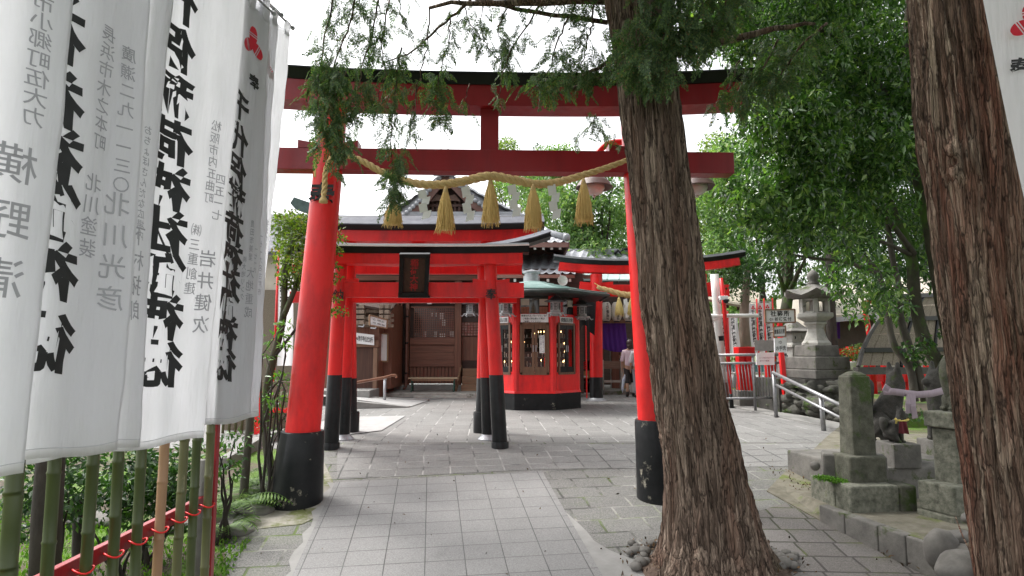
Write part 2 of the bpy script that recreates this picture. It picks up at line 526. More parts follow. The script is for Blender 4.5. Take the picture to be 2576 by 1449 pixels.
AX = -math.atan(.1275)          # the approach runs a little left of straight ahead
SOIL = surf('mossy_garden_soil', (.055,.042,.028), (.13,.105,.07), .95, 2.2, bstr=.9, bdist=.03, bscale=14, spot=(.085,.17,.012), spot_scale=.9, spot_at=.50)
M_OLD = paving('granite_setts', (.105,.103,.096), (.175,.172,.163), (.25,.245,.225), .42, .30, AX, .013, .5, .8, .55, (.075,.11,.02), .53, loc=(.1,.05,0), bumpy=.7)
M_PLAZA = paving('forecourt_slabs', (.15,.147,.141), (.215,.212,.203), (.36,.355,.34), .62, .30, R(88), .010, .5, .75, .45, (.12,.13,.06), .72, bumpy=.5)
M_RAMP = paving('ramp_pavers', (.15,.148,.142), (.215,.212,.204), (.31,.305,.29), .314, .268, AX, .011, 0, .75, .4, (.10,.12,.04), .66, loc=(.05,.02,0), bumpy=.6)
M_SLAB = paving('scored_concrete_slab', (.185,.183,.181), (.215,.213,.209), (.05,.05,.048), .314, .268, AX, .0045, 0, .7, .30, None, loc=(.02,.13,0), bumpy=.5, var=.6, wobble=.004)
M_RIGHT = paving('side_path_pavers', (.115,.104,.096), (.17,.158,.15), (.04,.042,.025), .32, .27, R(2), .011, .12, .8, .35, (.09,.105,.03), .55, bumpy=.7)
M_MORTAR = surf('mortar_strip', (.20,.197,.188), (.27,.266,.256), .85, 5, bstr=.4, bdist=.006, bscale=60)
M_PATCH = surf('pale_concrete_patch', (.29,.287,.28), (.37,.366,.36), .8, 3, bstr=.15)
M_PEBBLE = surf('exposed_pebble_concrete', (.10,.09,.065), (.21,.195,.15), .85, 7, bstr=.8, bdist=.012, bscale=26, spot=(.10,.13,.02), spot_scale=1.7, spot_at=.56)
def pl(*pts): return [(G(x,y).x, G(x,y).y) for x, y in pts]
# one soil sheet out to the horizon
bm = bmesh.new()
ys = [-4 + .2*i for i in range(81)] + [13, 16, 22, 30, 45, 80, 200, 600]
xs = [-600, -120, -40, -15, -8, -4, -2, 0, 2, 4, 8, 15, 40, 120, 600]
gr = [[bm.verts.new((x, y, gz(y))) for x in xs] for y in ys]
for j in range(len(ys)-1):
    for i in range(len(xs)-1): bm.faces.new((gr[j][i], gr[j][i+1], gr[j+1][i+1], gr[j+1][i]))
me = bpy.data.meshes.new('ground'); bm.to_mesh(me); bm.free(); me.materials.append(SOIL)
o = bpy.data.objects.new('ground', me); COL.objects.link(o); tag(o, kind='structure')
for p in me.polygons: p.use_smooth = True
sheet('forecourt_paving', [(-14,8.75),(-2.6,8.55),(5.1,8.9),(6.2,10.8),(5.6,13),(5.4,17),(14,19),(14,40),(-14,40)], .004, M_PLAZA)
sheet('ramp_paving', [(-1.72,1.0),(-1.75,4.2),(-2.3,5.3),(-2.75,6.3),(-2.95,8.9),(5.15,8.95),(3.15,6.75),(2.9,6.3),(3.1,1.0)], .008, M_OLD)
sheet('upper_ramp_paving', [(-1.95,7.25),(-2.35,8.75),(4.9,8.82),(3.9,7.75),(.34,7.62)], .012, M_RAMP)
sheet('side_path', [(1.55,1.0),(1.62,4.8),(2.2,6.2),(2.72,6.5),(2.84,6.02),(3.3,4.2),(3.5,1.0)], .013, M_RIGHT)
sl = [(-.93+.0,1.0),(-1.60,4.6),(-1.93,7.12),(-.8,7.30),(.345,7.52),(.75,4.4),(1.18,1.0)]
sheet('entrance_slab', sl, .022, M_SLAB, rim=.02)
# uneven mortar bed along the slab
mb_poly = [(-1.72,4.2),(-2.02,7.06),(-1.93,7.12)]
lft = [(-1.585,4.5),(-1.93,7.1)]
pts = []
for i in range(15):
    t = i/14; x = -1.62 + (-1.935+1.62)*t; y = 4.7 + (7.13-4.7)*t
    pts.append((x - .055 - .03*math.sin(i*2.3) - .01*math.sin(i*5.1), y))
sheet('slab_mortar_edge', [(-1.0,1.0),(-1.60,4.6),(-1.92,7.1)] + pts[::-1] + [(-1.2,1.0)], .017, M_MORTAR, rim=.016)
rr_ = [(.36,7.5),(.40,7.0),(.44,6.6),(.50,6.3),(.60,6.0),(.66,5.8),(.70,5.6),(.80,5.42),(.95,5.26),(1.10,5.17),(1.20,5.05),(1.22,4.93),(1.15,4.82),(1.05,4.75)]
sheet('slab_mortar_spill', [(.345,7.5),(.745,4.45),(1.0,4.55)] + rr_[::-1], .015, M_MORTAR, rim=.012)
sheet('pale_ramp_patch', pl((905,1050),(1020,1048),(960,1085),(880,1095),(770,1100),(660,1110),(640,1085)), .016, M_PATCH)
bed = [(2.84,6.02)] + pl((1929,1239),(1975,1192),(2033,1150),(2070,1112),(2110,1078)) + [(5.3,9.6),(7.5,9.8),(7.5,3.0),(3.55,3.0),(3.22,4.85)]
bedz = lambda x, y: max(gz(y)+.022, -.215 if x > 2.86+max(0,(6.0-y)*.29) else -9)
sheet('pebble_bed', bed, .03, M_PEBBLE, rim=.12, zf=bedz, xcuts=(2.7,2.86,2.93,3.0,3.08,3.16,3.24,3.4))
sheet('kerb_strip', pl((1815,1020),(1835,1013),(2116,1068),(2108,1082),(2000,1060)), .03, CONC, rim=.03)
# ------------------------------------------------------------------ foliage and trunks
def unit(a): return a / np.maximum(np.linalg.norm(a, axis=-1, keepdims=True), 1e-9)
def leaves(name, pts, L, W, mat, parent=None, droop=.4, tip_dir=None, seed=1, lift=.25):
    "one small folded leaf per point"
    r = np.random.default_rng(seed); n = len(pts)
    d = r.normal(size=(n,3)); d[:,2] -= droop*1.6
    if tip_dir is not None: d += np.array(tip_dir)
    d = unit(d)
    up = r.normal(size=(n,3))*.55 + np.array([0,-.35,1.0])
    s = unit(np.cross(d, up)); nrm = np.cross(s, d)
    l = (L*r.uniform(.6,1.25,n))[:,None]; wv = (W*r.uniform(.7,1.2,n))[:,None]
    p = np.asarray(pts)
    v0 = p; v1 = p + d*l*.45 + s*wv*.5 + nrm*wv*lift; v2 = p + d*l - nrm*wv*.1; v3 = p + d*l*.45 - s*wv*.5 + nrm*wv*lift
    V = np.stack([v0,v1,v2,v3],1).reshape(-1,3)
    b = np.arange(n)[:,None]*4
    Fc = np.concatenate([b+0,b+1,b+2,b+0,b+2,b+3],1).ravel()
    return raw_mesh(name, V, Fc, 3, mat, parent)

def blob_points(centres, radii, per, seed=1, squash=(1,1,.8), shell=.35):
    "points in soft clumps round the centres, denser towards each clump's skin"
    r = np.random.default_rng(seed); out = []
    for c, rad in zip(centres, radii):
        n = int(per*(rad**2)); d = unit(r.normal(size=(n,3)))
        k = r.uniform(shell,1,n)**.6
        out.append(np.array(c) + d*(k*rad)[:,None]*np.array(squash))
    return np.concatenate(out)

def limb(mb, a, b, r0, r1, seg=7, wob=.08, seed=0, n=7):
    r = random.Random(seed); a, b = Vector(a), Vector(b); L = (b-a).length
    pts, rs = [], []; off = Vector((0,0,0))
    for i in range(seg+1):
        t = i/seg
        pts.append(a.lerp(b,t) + off*(1 if 0 < i < seg else 0)); rs.append(r0 + (r1-r0)*t)
        off += Vector((r.uniform(-1,1), r.uniform(-1,1), r.uniform(-.6,.6)))*wob*L/seg*1.6
    mb.tube(pts, rs, n)
    return pts

def bark_mat(name, c_dark, c_mid, c_light, red, moss=(.05,.07,.02), vs=.22, moss_at=.66):
    "long stringy plates parted by thin cracks, each plate a little different, with finer fibres along them"
    m, nt, b = new_mat(name)
    vec = coords(nt, (1,1,vs*.45)); v2 = coords(nt, (1,1,vs*.35)); v3 = coords(nt, (1,1,.042)); v4 = coords(nt, (1,1,.03))
    wob = noise_tex(nt, coords(nt, (1,1,.5)), 5, 4, .6, 'Color')
    sc = nt.nodes.new('ShaderNodeVectorMath'); sc.operation = 'SCALE'; sc.inputs['Scale'].default_value = .07; nt.links.new(wob, sc.inputs[0])
    ad = nt.nodes.new('ShaderNodeVectorMath'); ad.operation = 'ADD'; nt.links.new(v3, ad.inputs[0]); nt.links.new(sc.outputs[0], ad.inputs[1])
    def vor(feature, scale):
        v = nt.nodes.new('ShaderNodeTexVoronoi'); v.feature = feature; v.inputs['Scale'].default_value = scale
        nt.links.new(ad.outputs[0], v.inputs['Vector']); return v
    cell = vor('F1', 24).outputs['Color']; edge = vor('DISTANCE_TO_EDGE', 24).outputs['Distance']
    cell2 = vor('F1', 58).outputs['Color']; edge2 = vor('DISTANCE_TO_EDGE', 58).outputs['Distance']
    fib = noise_tex(nt, v4, 95, 4, .6)
    tone = math_n(nt, 'ADD', math_n(nt, 'MULTIPLY', cell, .45), math_n(nt, 'ADD', math_n(nt, 'MULTIPLY', cell2, .25), math_n(nt, 'MULTIPLY', fib, .45)))
    col = ramp(nt, tone, [(.30, tuple(x*.55 for x in c_mid)), (.55, c_mid), (.80, c_light)])
    n2 = noise_tex(nt, v2, 5.5, 6, .6); n3 = noise_tex(nt, v2, 3.1, 5, .6)
    col = mixc(nt, ramp(nt, n2, [(.48,(0,0,0)),(.66,(.75,)*3)]), col, red)
    col = mixc(nt, ramp(nt, n3, [(moss_at-.08,(0,0,0)),(moss_at+.08,(.7,)*3)]), col, moss)
    ck = ramp(nt, edge, [(.01,(.85,.85,.85)),(.075,(0,0,0))]); ck2 = ramp(nt, edge2, [(.01,(.4,.4,.4)),(.06,(0,0,0))])
    col = mixc(nt, mixc(nt, 1.0, ck, ck2, 'LIGHTEN'), col, c_dark)  # dark lines along plate edges put crevice shade into the colour
    nt.links.new(col, b.inputs['Base Color']); b.inputs['Roughness'].default_value = .9
    b.inputs['Specular IOR Level'].default_value = .2
    h = math_n(nt, 'ADD', math_n(nt, 'MINIMUM', math_n(nt, 'MULTIPLY', edge, 4.0), .8), math_n(nt, 'ADD', math_n(nt, 'MINIMUM', math_n(nt, 'MULTIPLY', edge2, 2.5), .4), math_n(nt, 'MULTIPLY', fib, .35)))
    bump(nt, b, h, 1.0, .016)
    return m

def bark_trunk(name, cen, rad, mat, parent, seed=0, na=220, nz=230, groove=.05, flare=0, knobs=(), lobes=.06, twist=.3):
    "fibrous trunk: stringy ridges cut into a tapering, fluted, slightly leaning column"
    cen = [Vector(c) for c in cen]
    V = np.zeros((nz, na, 3))
    seglen = [0]
    for i in range(1, len(cen)): seglen.append(seglen[-1] + (cen[i]-cen[i-1]).length)
    tot = seglen[-1]
    for i in range(nz):
        s = tot*i/(nz-1); k = 0
        while k < len(cen)-2 and seglen[k+1] < s: k += 1
        t = (s-seglen[k])/max(1e-6, seglen[k+1]-seglen[k])
        def cr(a, b, c, d): return .5*((2*b)+(c-a)*t+(2*a-5*b+4*c-d)*t*t+(3*b-a-3*c+d)*t**3)
        i0, i3 = max(k-1,0), min(k+2,len(cen)-1)
        c = cr(cen[i0], cen[k], cen[k+1], cen[i3]); r0 = cr(rad[i0], rad[k], rad[k+1], rad[i3])
        for j in range(na):
            a = 2*math.pi*j/na + twist*s/tot
            ca, sa = math.cos(a), math.sin(a)
            lob = lobes*(mnoise.noise(Vector((ca*1.4, sa*1.4, s*.35+seed)))*1.2 + .5*math.sin(a*5+seed+s*.4))
            u = Vector((ca*7, sa*7, s*1.1+seed*9))
            wv = mnoise.noise(Vector((ca*2, sa*2, s*1.6+seed)))*1.6
            rid = 1-abs(mnoise.noise(Vector((ca*8+wv*.7, sa*8+wv*.7, s*.75+seed*5))))*2
            rid2 = 1-abs(mnoise.noise(Vector((ca*19+wv, sa*19-wv, s*1.7+seed*3))))*2
            fib = mnoise.noise(Vector((ca*40, sa*40, s*3.2)))
            dsp = groove*(rid*.55 + rid2*.35 + fib*.22 - .6)
            fl = flare*math.exp(-s/.22)*(1+.65*math.sin(a*5+seed)+.4*math.sin(a*9+1.3)) if flare else 0
            rr = r0*(1+lob+dsp) + fl
            for (ks, ka, kr, kh) in knobs:
                da = (a-ka+math.pi) % (2*math.pi) - math.pi
                q = (da*r0/kr)**2 + ((s-ks)/(kr*1.5))**2
                rr += kh*math.exp(-q)*(1 - 1.25*math.exp(-q*9))
            V[i,j] = (c.x+ca*rr, c.y+sa*rr, c.z)
    idx = np.arange(nz*na).reshape(nz,na)
    a = idx[:-1]; b = np.roll(idx,-1,1)[:-1]; c2 = np.roll(idx,-1,1)[1:]; d = idx[1:]
    Fc = np.stack([a,b,c2,d],-1).reshape(-1)
    return raw_mesh(name, V.reshape(-1,3), Fc, 4, mat, parent, smooth=True)

BARK_A = bark_mat('cypress_bark', (.032,.022,.017), (.20,.145,.112), (.38,.295,.23), (.22,.125,.09), (.07,.075,.04))
BARK_B = bark_mat('red_cypress_bark', (.028,.019,.015), (.18,.12,.088), (.42,.33,.25), (.27,.105,.07), (.075,.08,.045), moss_at=.7)
BARK_G = surf('grey_bark', (.035,.03,.022), (.10,.09,.07), .9, 8, (1,1,.4), .6, .01, 30, spot=(.06,.11,.012), spot_scale=3, spot_at=.60)
BARK_MOSS = surf('mossy_bark', (.03,.03,.018), (.075,.07,.042), .9, 8, (1,1,.5), .7, .012, 30, spot=(.055,.115,.012), spot_scale=2.2, spot_at=.54)
BARK_DARK = surf('dark_bark', (.015,.012,.010), (.05,.04,.032), .9, 8, (1,1,.4), .6, .01, 30)
L_CYP = leaf_mat('cypress_scale_leaves', [(0,(.045,.08,.04)),(.35,(.075,.135,.06)),(.75,(.12,.20,.075)),(.93,(.18,.25,.08)),(1,(.26,.14,.075))], .33, .6)
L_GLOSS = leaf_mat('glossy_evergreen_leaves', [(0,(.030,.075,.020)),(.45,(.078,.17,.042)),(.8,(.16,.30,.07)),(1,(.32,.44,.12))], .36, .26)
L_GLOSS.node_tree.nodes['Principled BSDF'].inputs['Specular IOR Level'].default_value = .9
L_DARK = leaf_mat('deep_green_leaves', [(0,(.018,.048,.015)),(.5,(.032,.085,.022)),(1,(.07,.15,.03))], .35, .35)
L_FAR = leaf_mat('bright_mid_green_leaves', [(0,(.10,.18,.075)),(.5,(.18,.30,.11)),(.85,(.28,.40,.15)),(1,(.38,.43,.17))], .45, .5)
L_FARY = leaf_mat('yellow_green_leaves', [(0,(.13,.20,.05)),(.5,(.22,.31,.075)),(1,(.36,.40,.11))], .45, .5)
L_MAPLE = leaf_mat('maple_leaves', [(0,(.055,.085,.018)),(.5,(.12,.18,.03)),(.85,(.20,.27,.05)),(1,(.26,.22,.06))], .5, .5)
L_SHRUB = leaf_mat('shrub_leaves', [(0,(.02,.055,.018)),(.5,(.05,.12,.028)),(1,(.11,.21,.04))], .4, .35)
L_FERN = leaf_mat('fern_fronds', [(0,(.05,.11,.02)),(.5,(.10,.19,.03)),(1,(.17,.27,.05))], .4, .5)

def spray_template(seed):
    r = np.random.default_rng(seed); q = []
    n = 11; L = 1.0
    for i in range(n):
        t = (i+.5)/n; side = 1 if i % 2 else -1
        base = np.array([.05*math.sin(t*3), t*L]); ang = side*R(48-14*t); ln = .42*(1-t*.75)*r.uniform(.75,1.15)
        m = max(3, int(7*(1-t*.6)))
        for j in range(m):
            u = (j+.4)/m; p = base + ln*u*np.array([math.sin(ang), math.cos(ang)])
            for sg in (-1,1):
                a2 = ang + sg*R(38); q.append((p, a2, .115*(1-u*.4), .058))
        q.append((base, 0, .12, .035))
    out = []
    for (p, a, l, wd) in q:
        d = np.array([math.sin(a), math.cos(a)]); s = np.array([d[1], -d[0]])
        out.append([p, p+d*l*.5+s*wd*.5, p+d*l, p+d*l*.5-s*wd*.5])
    return np.array(out)                         # (k,4,2): x across, y along the spray
_SPR = [spray_template(i) for i in range(5)]
def sprays(name, items, mat, parent, seed=3):
    "items: (point, direction, size) -> flat, curved, drooping scale-leaf sprays in one mesh"
    r = np.random.default_rng(seed); allv = []
    for i, (p, d, sz) in enumerate(items):
        T = _SPR[i % 5]; d = unit(np.array(d)); s = unit(np.cross(d, r.normal(size=3)+np.array([0,.6,0]))); nn = np.cross(s, d)
        x = T[...,0]*sz*r.uniform(.8,1.2); y = T[...,1]*sz
        cv = r.uniform(-.25,.45)
        v = np.array(p) + x[...,None]*s + y[...,None]*d + (cv*(y/sz)**2*sz*.5 + .22*np.abs(x))[...,None]*nn
        v[...,2] -= .22*(y/sz)**2*sz
        v += r.normal(size=v.shape)*.0018
        allv.append(v.reshape(-1,3))
    V = np.concatenate(allv); n = len(V)//4
    b = np.arange(n)[:,None]*4
    return raw_mesh(name, V, np.concatenate([b,b+1,b+2,b,b+2,b+3],1).ravel(), 3, mat, parent)

# ---- the leaning cypress in front of the gate
def edges(tab, Y):
    c, r = [], []
    for (y, l, rt) in tab:
        Yk = Y(y) if callable(Y) else Y
        a, b = P(l, y, Yk), P(rt, y, Yk)
        c.append((a+b)/2); r.append((a-b).length/2*.99*1.03)
    return c, r
tabA = [(1430,1652,1945),(1363,1672,1915),(1288,1676,1895),(1194,1677,1868),(1100,1662,1846),(1006,1645,1820),(840,1626,1790),(766,1611,1774),(655,1607,1763),(537,1594,1746),(444,1584,1732),(296,1566,1712),(148,1550,1694),(0,1524,1676),(-250,1500,1640),(-600,1470,1590)]
cA, rA = edges(tabA, 5.05)
cA.insert(0, cA[0] + Vector((.01,0,-.18))); rA.insert(0, rA[0]*1.08)
treeA = thing('cypress_tree', (cA[1].x, 5.05, gz(5.05)), 'tall leaning cypress with brown stringy bark standing in front of the big red gate', 'tree')
bark_trunk('trunk', cA, rA, BARK_A, treeA, 1, groove=.17, flare=.075, knobs=((1.9,R(200),.07,.03),(3.2,R(265),.03,.012)))
mbr = MB(); spr = []
r = random.Random(11)
def strand(path, Y0, Y1, w, dens, size=.2, branch=.006, sag=True, spread=1.0):
    "hanging twig through picture points with sprays down its length; w = half width"
    n = len(path); pts = [P(x, y, Y0+(Y1-Y0)*i/max(1,n-1)) for i, (x, y) in enumerate(path)]
    sm = []
    for i in range(n-1):
        for k in range(5): sm.append(pts[i].lerp(pts[i+1], k/5) + Vector((r.uniform(-1,1), r.uniform(-1,1), r.uniform(-1,1)))*.012)
    sm.append(pts[-1])
    mbr.tube(sm, [branch*(1-.75*i/(len(sm)-1)) for i in range(len(sm))], 5)
    L = sum((sm[i+1]-sm[i]).length for i in range(len(sm)-1))
    for k in range(int(L*dens*.72)):
        t = r.random()*(len(sm)-1); i = min(int(t), len(sm)-2); p = sm[i].lerp(sm[i+1], t-i)
        off = Vector((r.gauss(0,1), r.gauss(0,1), r.gauss(0,.5)))*w*.8
        d = Vector((off.x*2.6*spread + r.uniform(-.85,.85), off.y*1.5 + r.uniform(-.5,.5), -.75 + r.uniform(-.4,.65)))
        spr.append((tuple(p+off*.75), tuple(d), size*.72*r.uniform(.5,1.2)))
# drooping boughs: over the left of the gate, middle, and round the trunk
BIG = [([(1545,150),(1480,185),(1420,200),(1360,215)],5.1,5.5,.10,120,.22,.02),
 ([(1530,60),(1300,20),(1190,-5),(1120,55),(1040,130),(960,160)],5.3,5.6,.05,14,.16,.022),
 ([(1080,25),(1075,120),(1050,215),(1045,300),(1040,330)],5.5,5.6,.04,26,.16,.008),
 ([(1130,30),(1130,100),(1110,170),(1100,230),(1115,300)],5.5,5.6,.05,60,.17,.008),
 ([(1010,120),(1000,180),(990,260),(985,340),(985,430),(988,500)],5.6,5.7,.06,110,.19,.009),
 ([(1060,200),(1040,260),(1030,340),(1010,420)],5.6,5.7,.04,30,.17,.007),
 ([(900,-30),(880,60),(840,160),(845,240),(850,330),(858,400)],5.5,5.6,.08,120,.21,.010),
 ([(840,-20),(820,80),(800,180),(800,270),(815,320)],5.5,5.6,.09,110,.21,.010),
 ([(950,-20),(940,80),(910,160),(905,230),(890,300)],5.5,5.6,.09,100,.21,.010),
 ([(870,180),(830,230),(815,300),(820,360)],5.55,5.6,.09,130,.22,.006),
 ([(790,200),(770,240),(775,280)],5.55,5.6,.05,60,.18,.006),
 ([(980,0),(960,100),(970,190),(950,250),(960,280)],5.5,5.6,.09,48,.2,.008),
 ([(1110,190),(1090,240),(1105,300)],5.6,5.6,.07,130,.2,.006),
 ([(1180,210),(1170,250),(1190,290)],5.6,5.6,.03,20,.18,.006),
 ([(1150,-20),(1185,60),(1215,100),(1255,150),(1290,180)],5.5,5.5,.06,70,.17,.007),
 ([(1400,-40),(1340,40),(1290,120),(1260,200),(1255,262)],5.3,5.5,.07,60,.19,.010),
 ([(1300,-30),(1270,30),(1250,80),(1280,130)],5.3,5.4,.05,40,.17,.008),
 ([(1470,-30),(1430,40),(1400,110),(1390,160),(1370,195),(1340,215)],5.2,5.4,.11,95,.21,.010),
 ([(1500,-30),(1490,60),(1475,120),(1460,170),(1440,205)],5.1,5.3,.12,115,.22,.010),
 ([(1500,290),(1490,310),(1470,330),(1450,350)],5.6,5.9,.06,60,.18,.006),
 ([(1000,-20),(1010,40),(1030,90)],5.5,5.5,.08,44,.18,.007),
 ([(1220,-30),(1215,30),(1200,80)],5.4,5.5,.08,44,.18,.007),
 ([(830,300),(845,380),(838,440)],5.6,5.65,.05,44,.15,.004),
 ([(1010,400),(1000,470),(985,520)],5.6,5.7,.05,150,.17,.004),
 ([(1500,320),(1530,330),(1545,370)],5.7,5.9,.05,40,.16,.004)]
FRONT = [([(1640,-60),(1620,30),(1600,90),(1590,160),(1600,185)],4.55,4.6,.10,210,.2,.010),
 ([(1700,-60),(1690,40),(1670,100),(1650,170),(1640,200)],4.5,4.55,.12,260,.21,.010),
 ([(1760,-60),(1770,30),(1740,90),(1720,130)],4.5,4.6,.13,250,.22,.010),
 ([(1840,-40),(1820,30),(1790,80),(1740,110)],4.6,4.6,.10,200,.2,.010),
 ([(1860,150),(1840,210),(1810,250),(1790,265)],5.2,5.2,.07,80,.2,.008),
 ([(1960,100),(1920,170),(1890,220),(1860,270)],5.2,5.2,.10,140,.22,.010),
 ([(2080,60),(2010,120),(1960,190),(1930,230)],5.2,5.2,.12,130,.22,.012)]
for s in BIG + FRONT: strand(*s)
# two boughs leaving the trunk and an unseen crown added above for shade
limb(mbr, cA[13], P(1400,235,5.5), .035, .008, 8, .12, 3)
limb(mbr, cA[14], P(1080,20,5.5), .05, .015, 10, .12, 4)
limb(mbr, cA[14], P(860,-60,5.5), .05, .012, 10, .12, 5)
limb(mbr, cA[13], P(2050,60,5.2), .05, .012, 10, .12, 6)
up = []  # unseen sprays overhead, added to darken the front of the gate beams
for k in range(900):
    a = r.uniform(0, 2*math.pi); d = r.uniform(.3,1)**.7
    p = cA[-2] + Vector((math.cos(a)*3.0*d, math.sin(a)*2.8*d-1.4, r.uniform(-.2,1.8)))
    if P(1288,-330,max(p.y,.3)).z > p.z: continue
    up.append((tuple(p), (math.cos(a)*.6, math.sin(a)*.6, -.7), r.uniform(.45,.75)))
mbr.build('branch', BARK_A, treeA, True)
sprays('crown', spr + up, L_CYP, treeA, 5)

# ---- the cypress at the right edge
tabB = [(1500,2492,2730),(1449,2484,2715),(1246,2458,2668),(1012,2424,2625),(740,2384,2572),(604,2368,2560),(463,2351,2552),(347,2332,2540),(240,2320,2522),(139,2314,2504),(0,2303,2478),(-250,2285,2440),(-500,2270,2410)]
cB, rB = edges(tabB, 4.1)
treeB = thing('cypress_tree', (cB[0].x, 4.1, gz(4.1)), 'thick cypress with reddish shredded bark and a knot, beside the stone foxes', 'tree')
cB.insert(0, cB[0] + Vector((.02,0,-.25))); rB.insert(0, rB[0]*1.1)
bark_trunk('trunk', cB, rB, BARK_B, treeB, 7, groove=.17, knobs=((2.96,R(215),.085,.075),), lobes=.05)
mb2 = MB(); lp = []
limb(mb2, cB[-1], cB[-1]+Vector((-.9,.4,.9)), .06, .01, 8, .1, 2)
limb(mb2, cB[-1], cB[-1]+Vector((.9,.6,1.1)), .06, .01, 8, .1, 3)
mb2.tube([P(2395,-40,4.6), P(2360,60,4.6), P(2340,180,4.5), P(2330,245,4.3)], [.012,.01,.008,.006], 6)
mb2.build('branch', BARK_B, treeB, True)
items = []  # unseen crown over the camera, added to darken trunks, stones and beam
for k in range(380):
    a = r.uniform(0,2*math.pi); d = r.uniform(.1,1)**.7
    p = cB[-1] + Vector((math.cos(a)*3.2*d-.3, math.sin(a)*3.4*d-1.2, r.uniform(.0,1.8)))
    if P(2300,-330,max(p.y,.3)).z > p.z: continue
    items.append((tuple(p), (math.cos(a)*.6, math.sin(a)*.6, -.7), r.uniform(.5,.8)))
sprays('crown', items, L_CYP, treeB, 6)

# ---- evergreen with several mossy stems behind the foxes
tE = thing('evergreen_tree', (*G(2330,1010).xy, 0), 'glossy broadleaf evergreen with several mossy stems rising behind the stone foxes', 'tree')
def stem(mb, path, Y0, Y1, r0, r1, n=9):
    k = len(path); pts = [P(x,y,Y0+(Y1-Y0)*i/(k-1)) for i,(x,y) in enumerate(path)]
    sm, rs = [], []
    for i in range(k-1):
        for q in range(4):
            t = q/4; a, b, c, d = pts[max(i-1,0)], pts[i], pts[i+1], pts[min(i+2,k-1)]
            sm.append(.5*((2*b)+(c-a)*t+(2*a-5*b+4*c-d)*t*t+(3*b-a-3*c+d)*t**3)); rs.append(r0+(r1-r0)*(i+t)/(k-1))
    sm.append(pts[-1]); rs.append(r1)
    rs = [q*(1+.12*mnoise.noise(p*6)) for q, p in zip(rs, sm)]
    mb.tube(sm, rs, n)
EST = [([(2300,1010),(2290,930),(2250,870),(2235,810),(2228,760),(2210,690),(2170,640)],8,8.2,.05,.03),
 ([(2330,1010),(2310,940),(2290,880),(2265,800),(2262,730),(2240,620),(2230,500)],8,8.3,.06,.03),
 ([(2390,1020),(2380,950),(2350,900),(2320,840),(2300,740),(2290,640),(2240,520),(2200,400),(2170,250)],8,8.6,.10,.05),
 ([(2420,1020),(2410,940),(2390,850),(2370,760),(2350,650),(2330,540),(2300,400),(2280,200),(2290,0)],8,8.4,.10,.06),
 ([(2470,1020),(2450,900),(2440,780),(2420,640),(2400,480),(2360,300),(2330,100)],8.2,8.6,.12,.07),
 ([(2300,640),(2240,560),(2150,470),(2050,420),(1960,380)],8.3,7.8,.04,.015),
 ([(2240,520),(2160,420),(2080,320),(2000,260)],8.5,8.0,.04,.015),
 ([(2210,690),(2130,660),(2050,650),(1990,640)],8.1,7.8,.03,.012),
 ([(2290,640),(2200,600),(2120,570),(2040,540)],8.3,7.9,.03,.012),
 ([(2280,300),(2200,200),(2100,100),(2000,40)],8.4,8.2,.05,.02),
 ([(2170,250),(2080,200),(1990,120),(1900,60)],8.5,8.3,.04,.015),
 ([(2060,0),(1990,100),(1965,190),(2000,240)],8.0,8.0,.02,.01)]
for i, s in enumerate(EST):
    mb = MB(); stem(mb, *s); mb.build('trunk' if i < 5 else 'branch', BARK_MOSS if i in (2,3,4) else BARK_G, tE, True)
rE = random.Random(5); cs, rs = [], []
def in_crown(x, y):
    # outline of the mass in the picture
    if y > 800: return False
    left = 1750 if y < 120 else (1880 + (y-190)*.1 if y < 420 else 1880 - 20*math.sin((y-420)/60))
    if y > 560: left = 1900 + (y-560)*.9
    return left < x < 2480
k = 0
while k < 430:
    x, y = rE.uniform(1720,2480), rE.uniform(-160,790)
    if not in_crown(x, y): continue
    if y > 420 and x > 2150 and rE.random() < .62: continue
    if y > 650 and x > 2260: continue
    if y > 620 and x < 2120: continue
    Yd = rE.uniform(7.0,9.6)
    if x < 2060 and y > 240: Yd = rE.uniform(6.9,7.9)
    cs.append(P(x,y,Yd)); rs.append(rE.uniform(.16,.36)); k += 1
pE = blob_points(cs, rs, 1900, 8, (1,1,.85))
leaves('crown', pE, .105, .042, L_GLOSS, tE, .55, seed=2)
cs, rs = [], []
for k in range(300):
    x, y = rE.uniform(1860,2480), rE.uniform(-60,700)
    if y > 560 and x < 2120: continue
    cs.append(P(x,y,rE.uniform(9.2,12.5))); rs.append(rE.uniform(.3,.55))
leaves('inner_crown', blob_points(cs, rs, 620, 9), .11, .05, L_DARK, tE, .5, seed=3)  # dense backing: deep shade inside the crown put into darker leaves
# extra crown out of the picture, overhead; it dims the light below
cs, rs = [], []
for k in range(50):
    cs.append(Vector((rE.uniform(2.6,7.5), rE.uniform(5.5,10.5), rE.uniform(6.2,8.2)))); rs.append(rE.uniform(.4,.7))
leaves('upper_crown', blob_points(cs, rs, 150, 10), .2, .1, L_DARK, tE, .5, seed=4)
# ivy and shoots round the foot of the stems
mbs = [P(x,y,7.9) for x,y in ((2290,880),(2310,900),(2330,860),(2400,900),(2420,960),(2300,1040),(2260,1050),(2390,840))]
leaves('ivy', blob_points(mbs, [.14,.14,.12,.15,.15,.12,.1,.14], 2600, 11), .07, .045, L_SHRUB, tE, .3, seed=5)

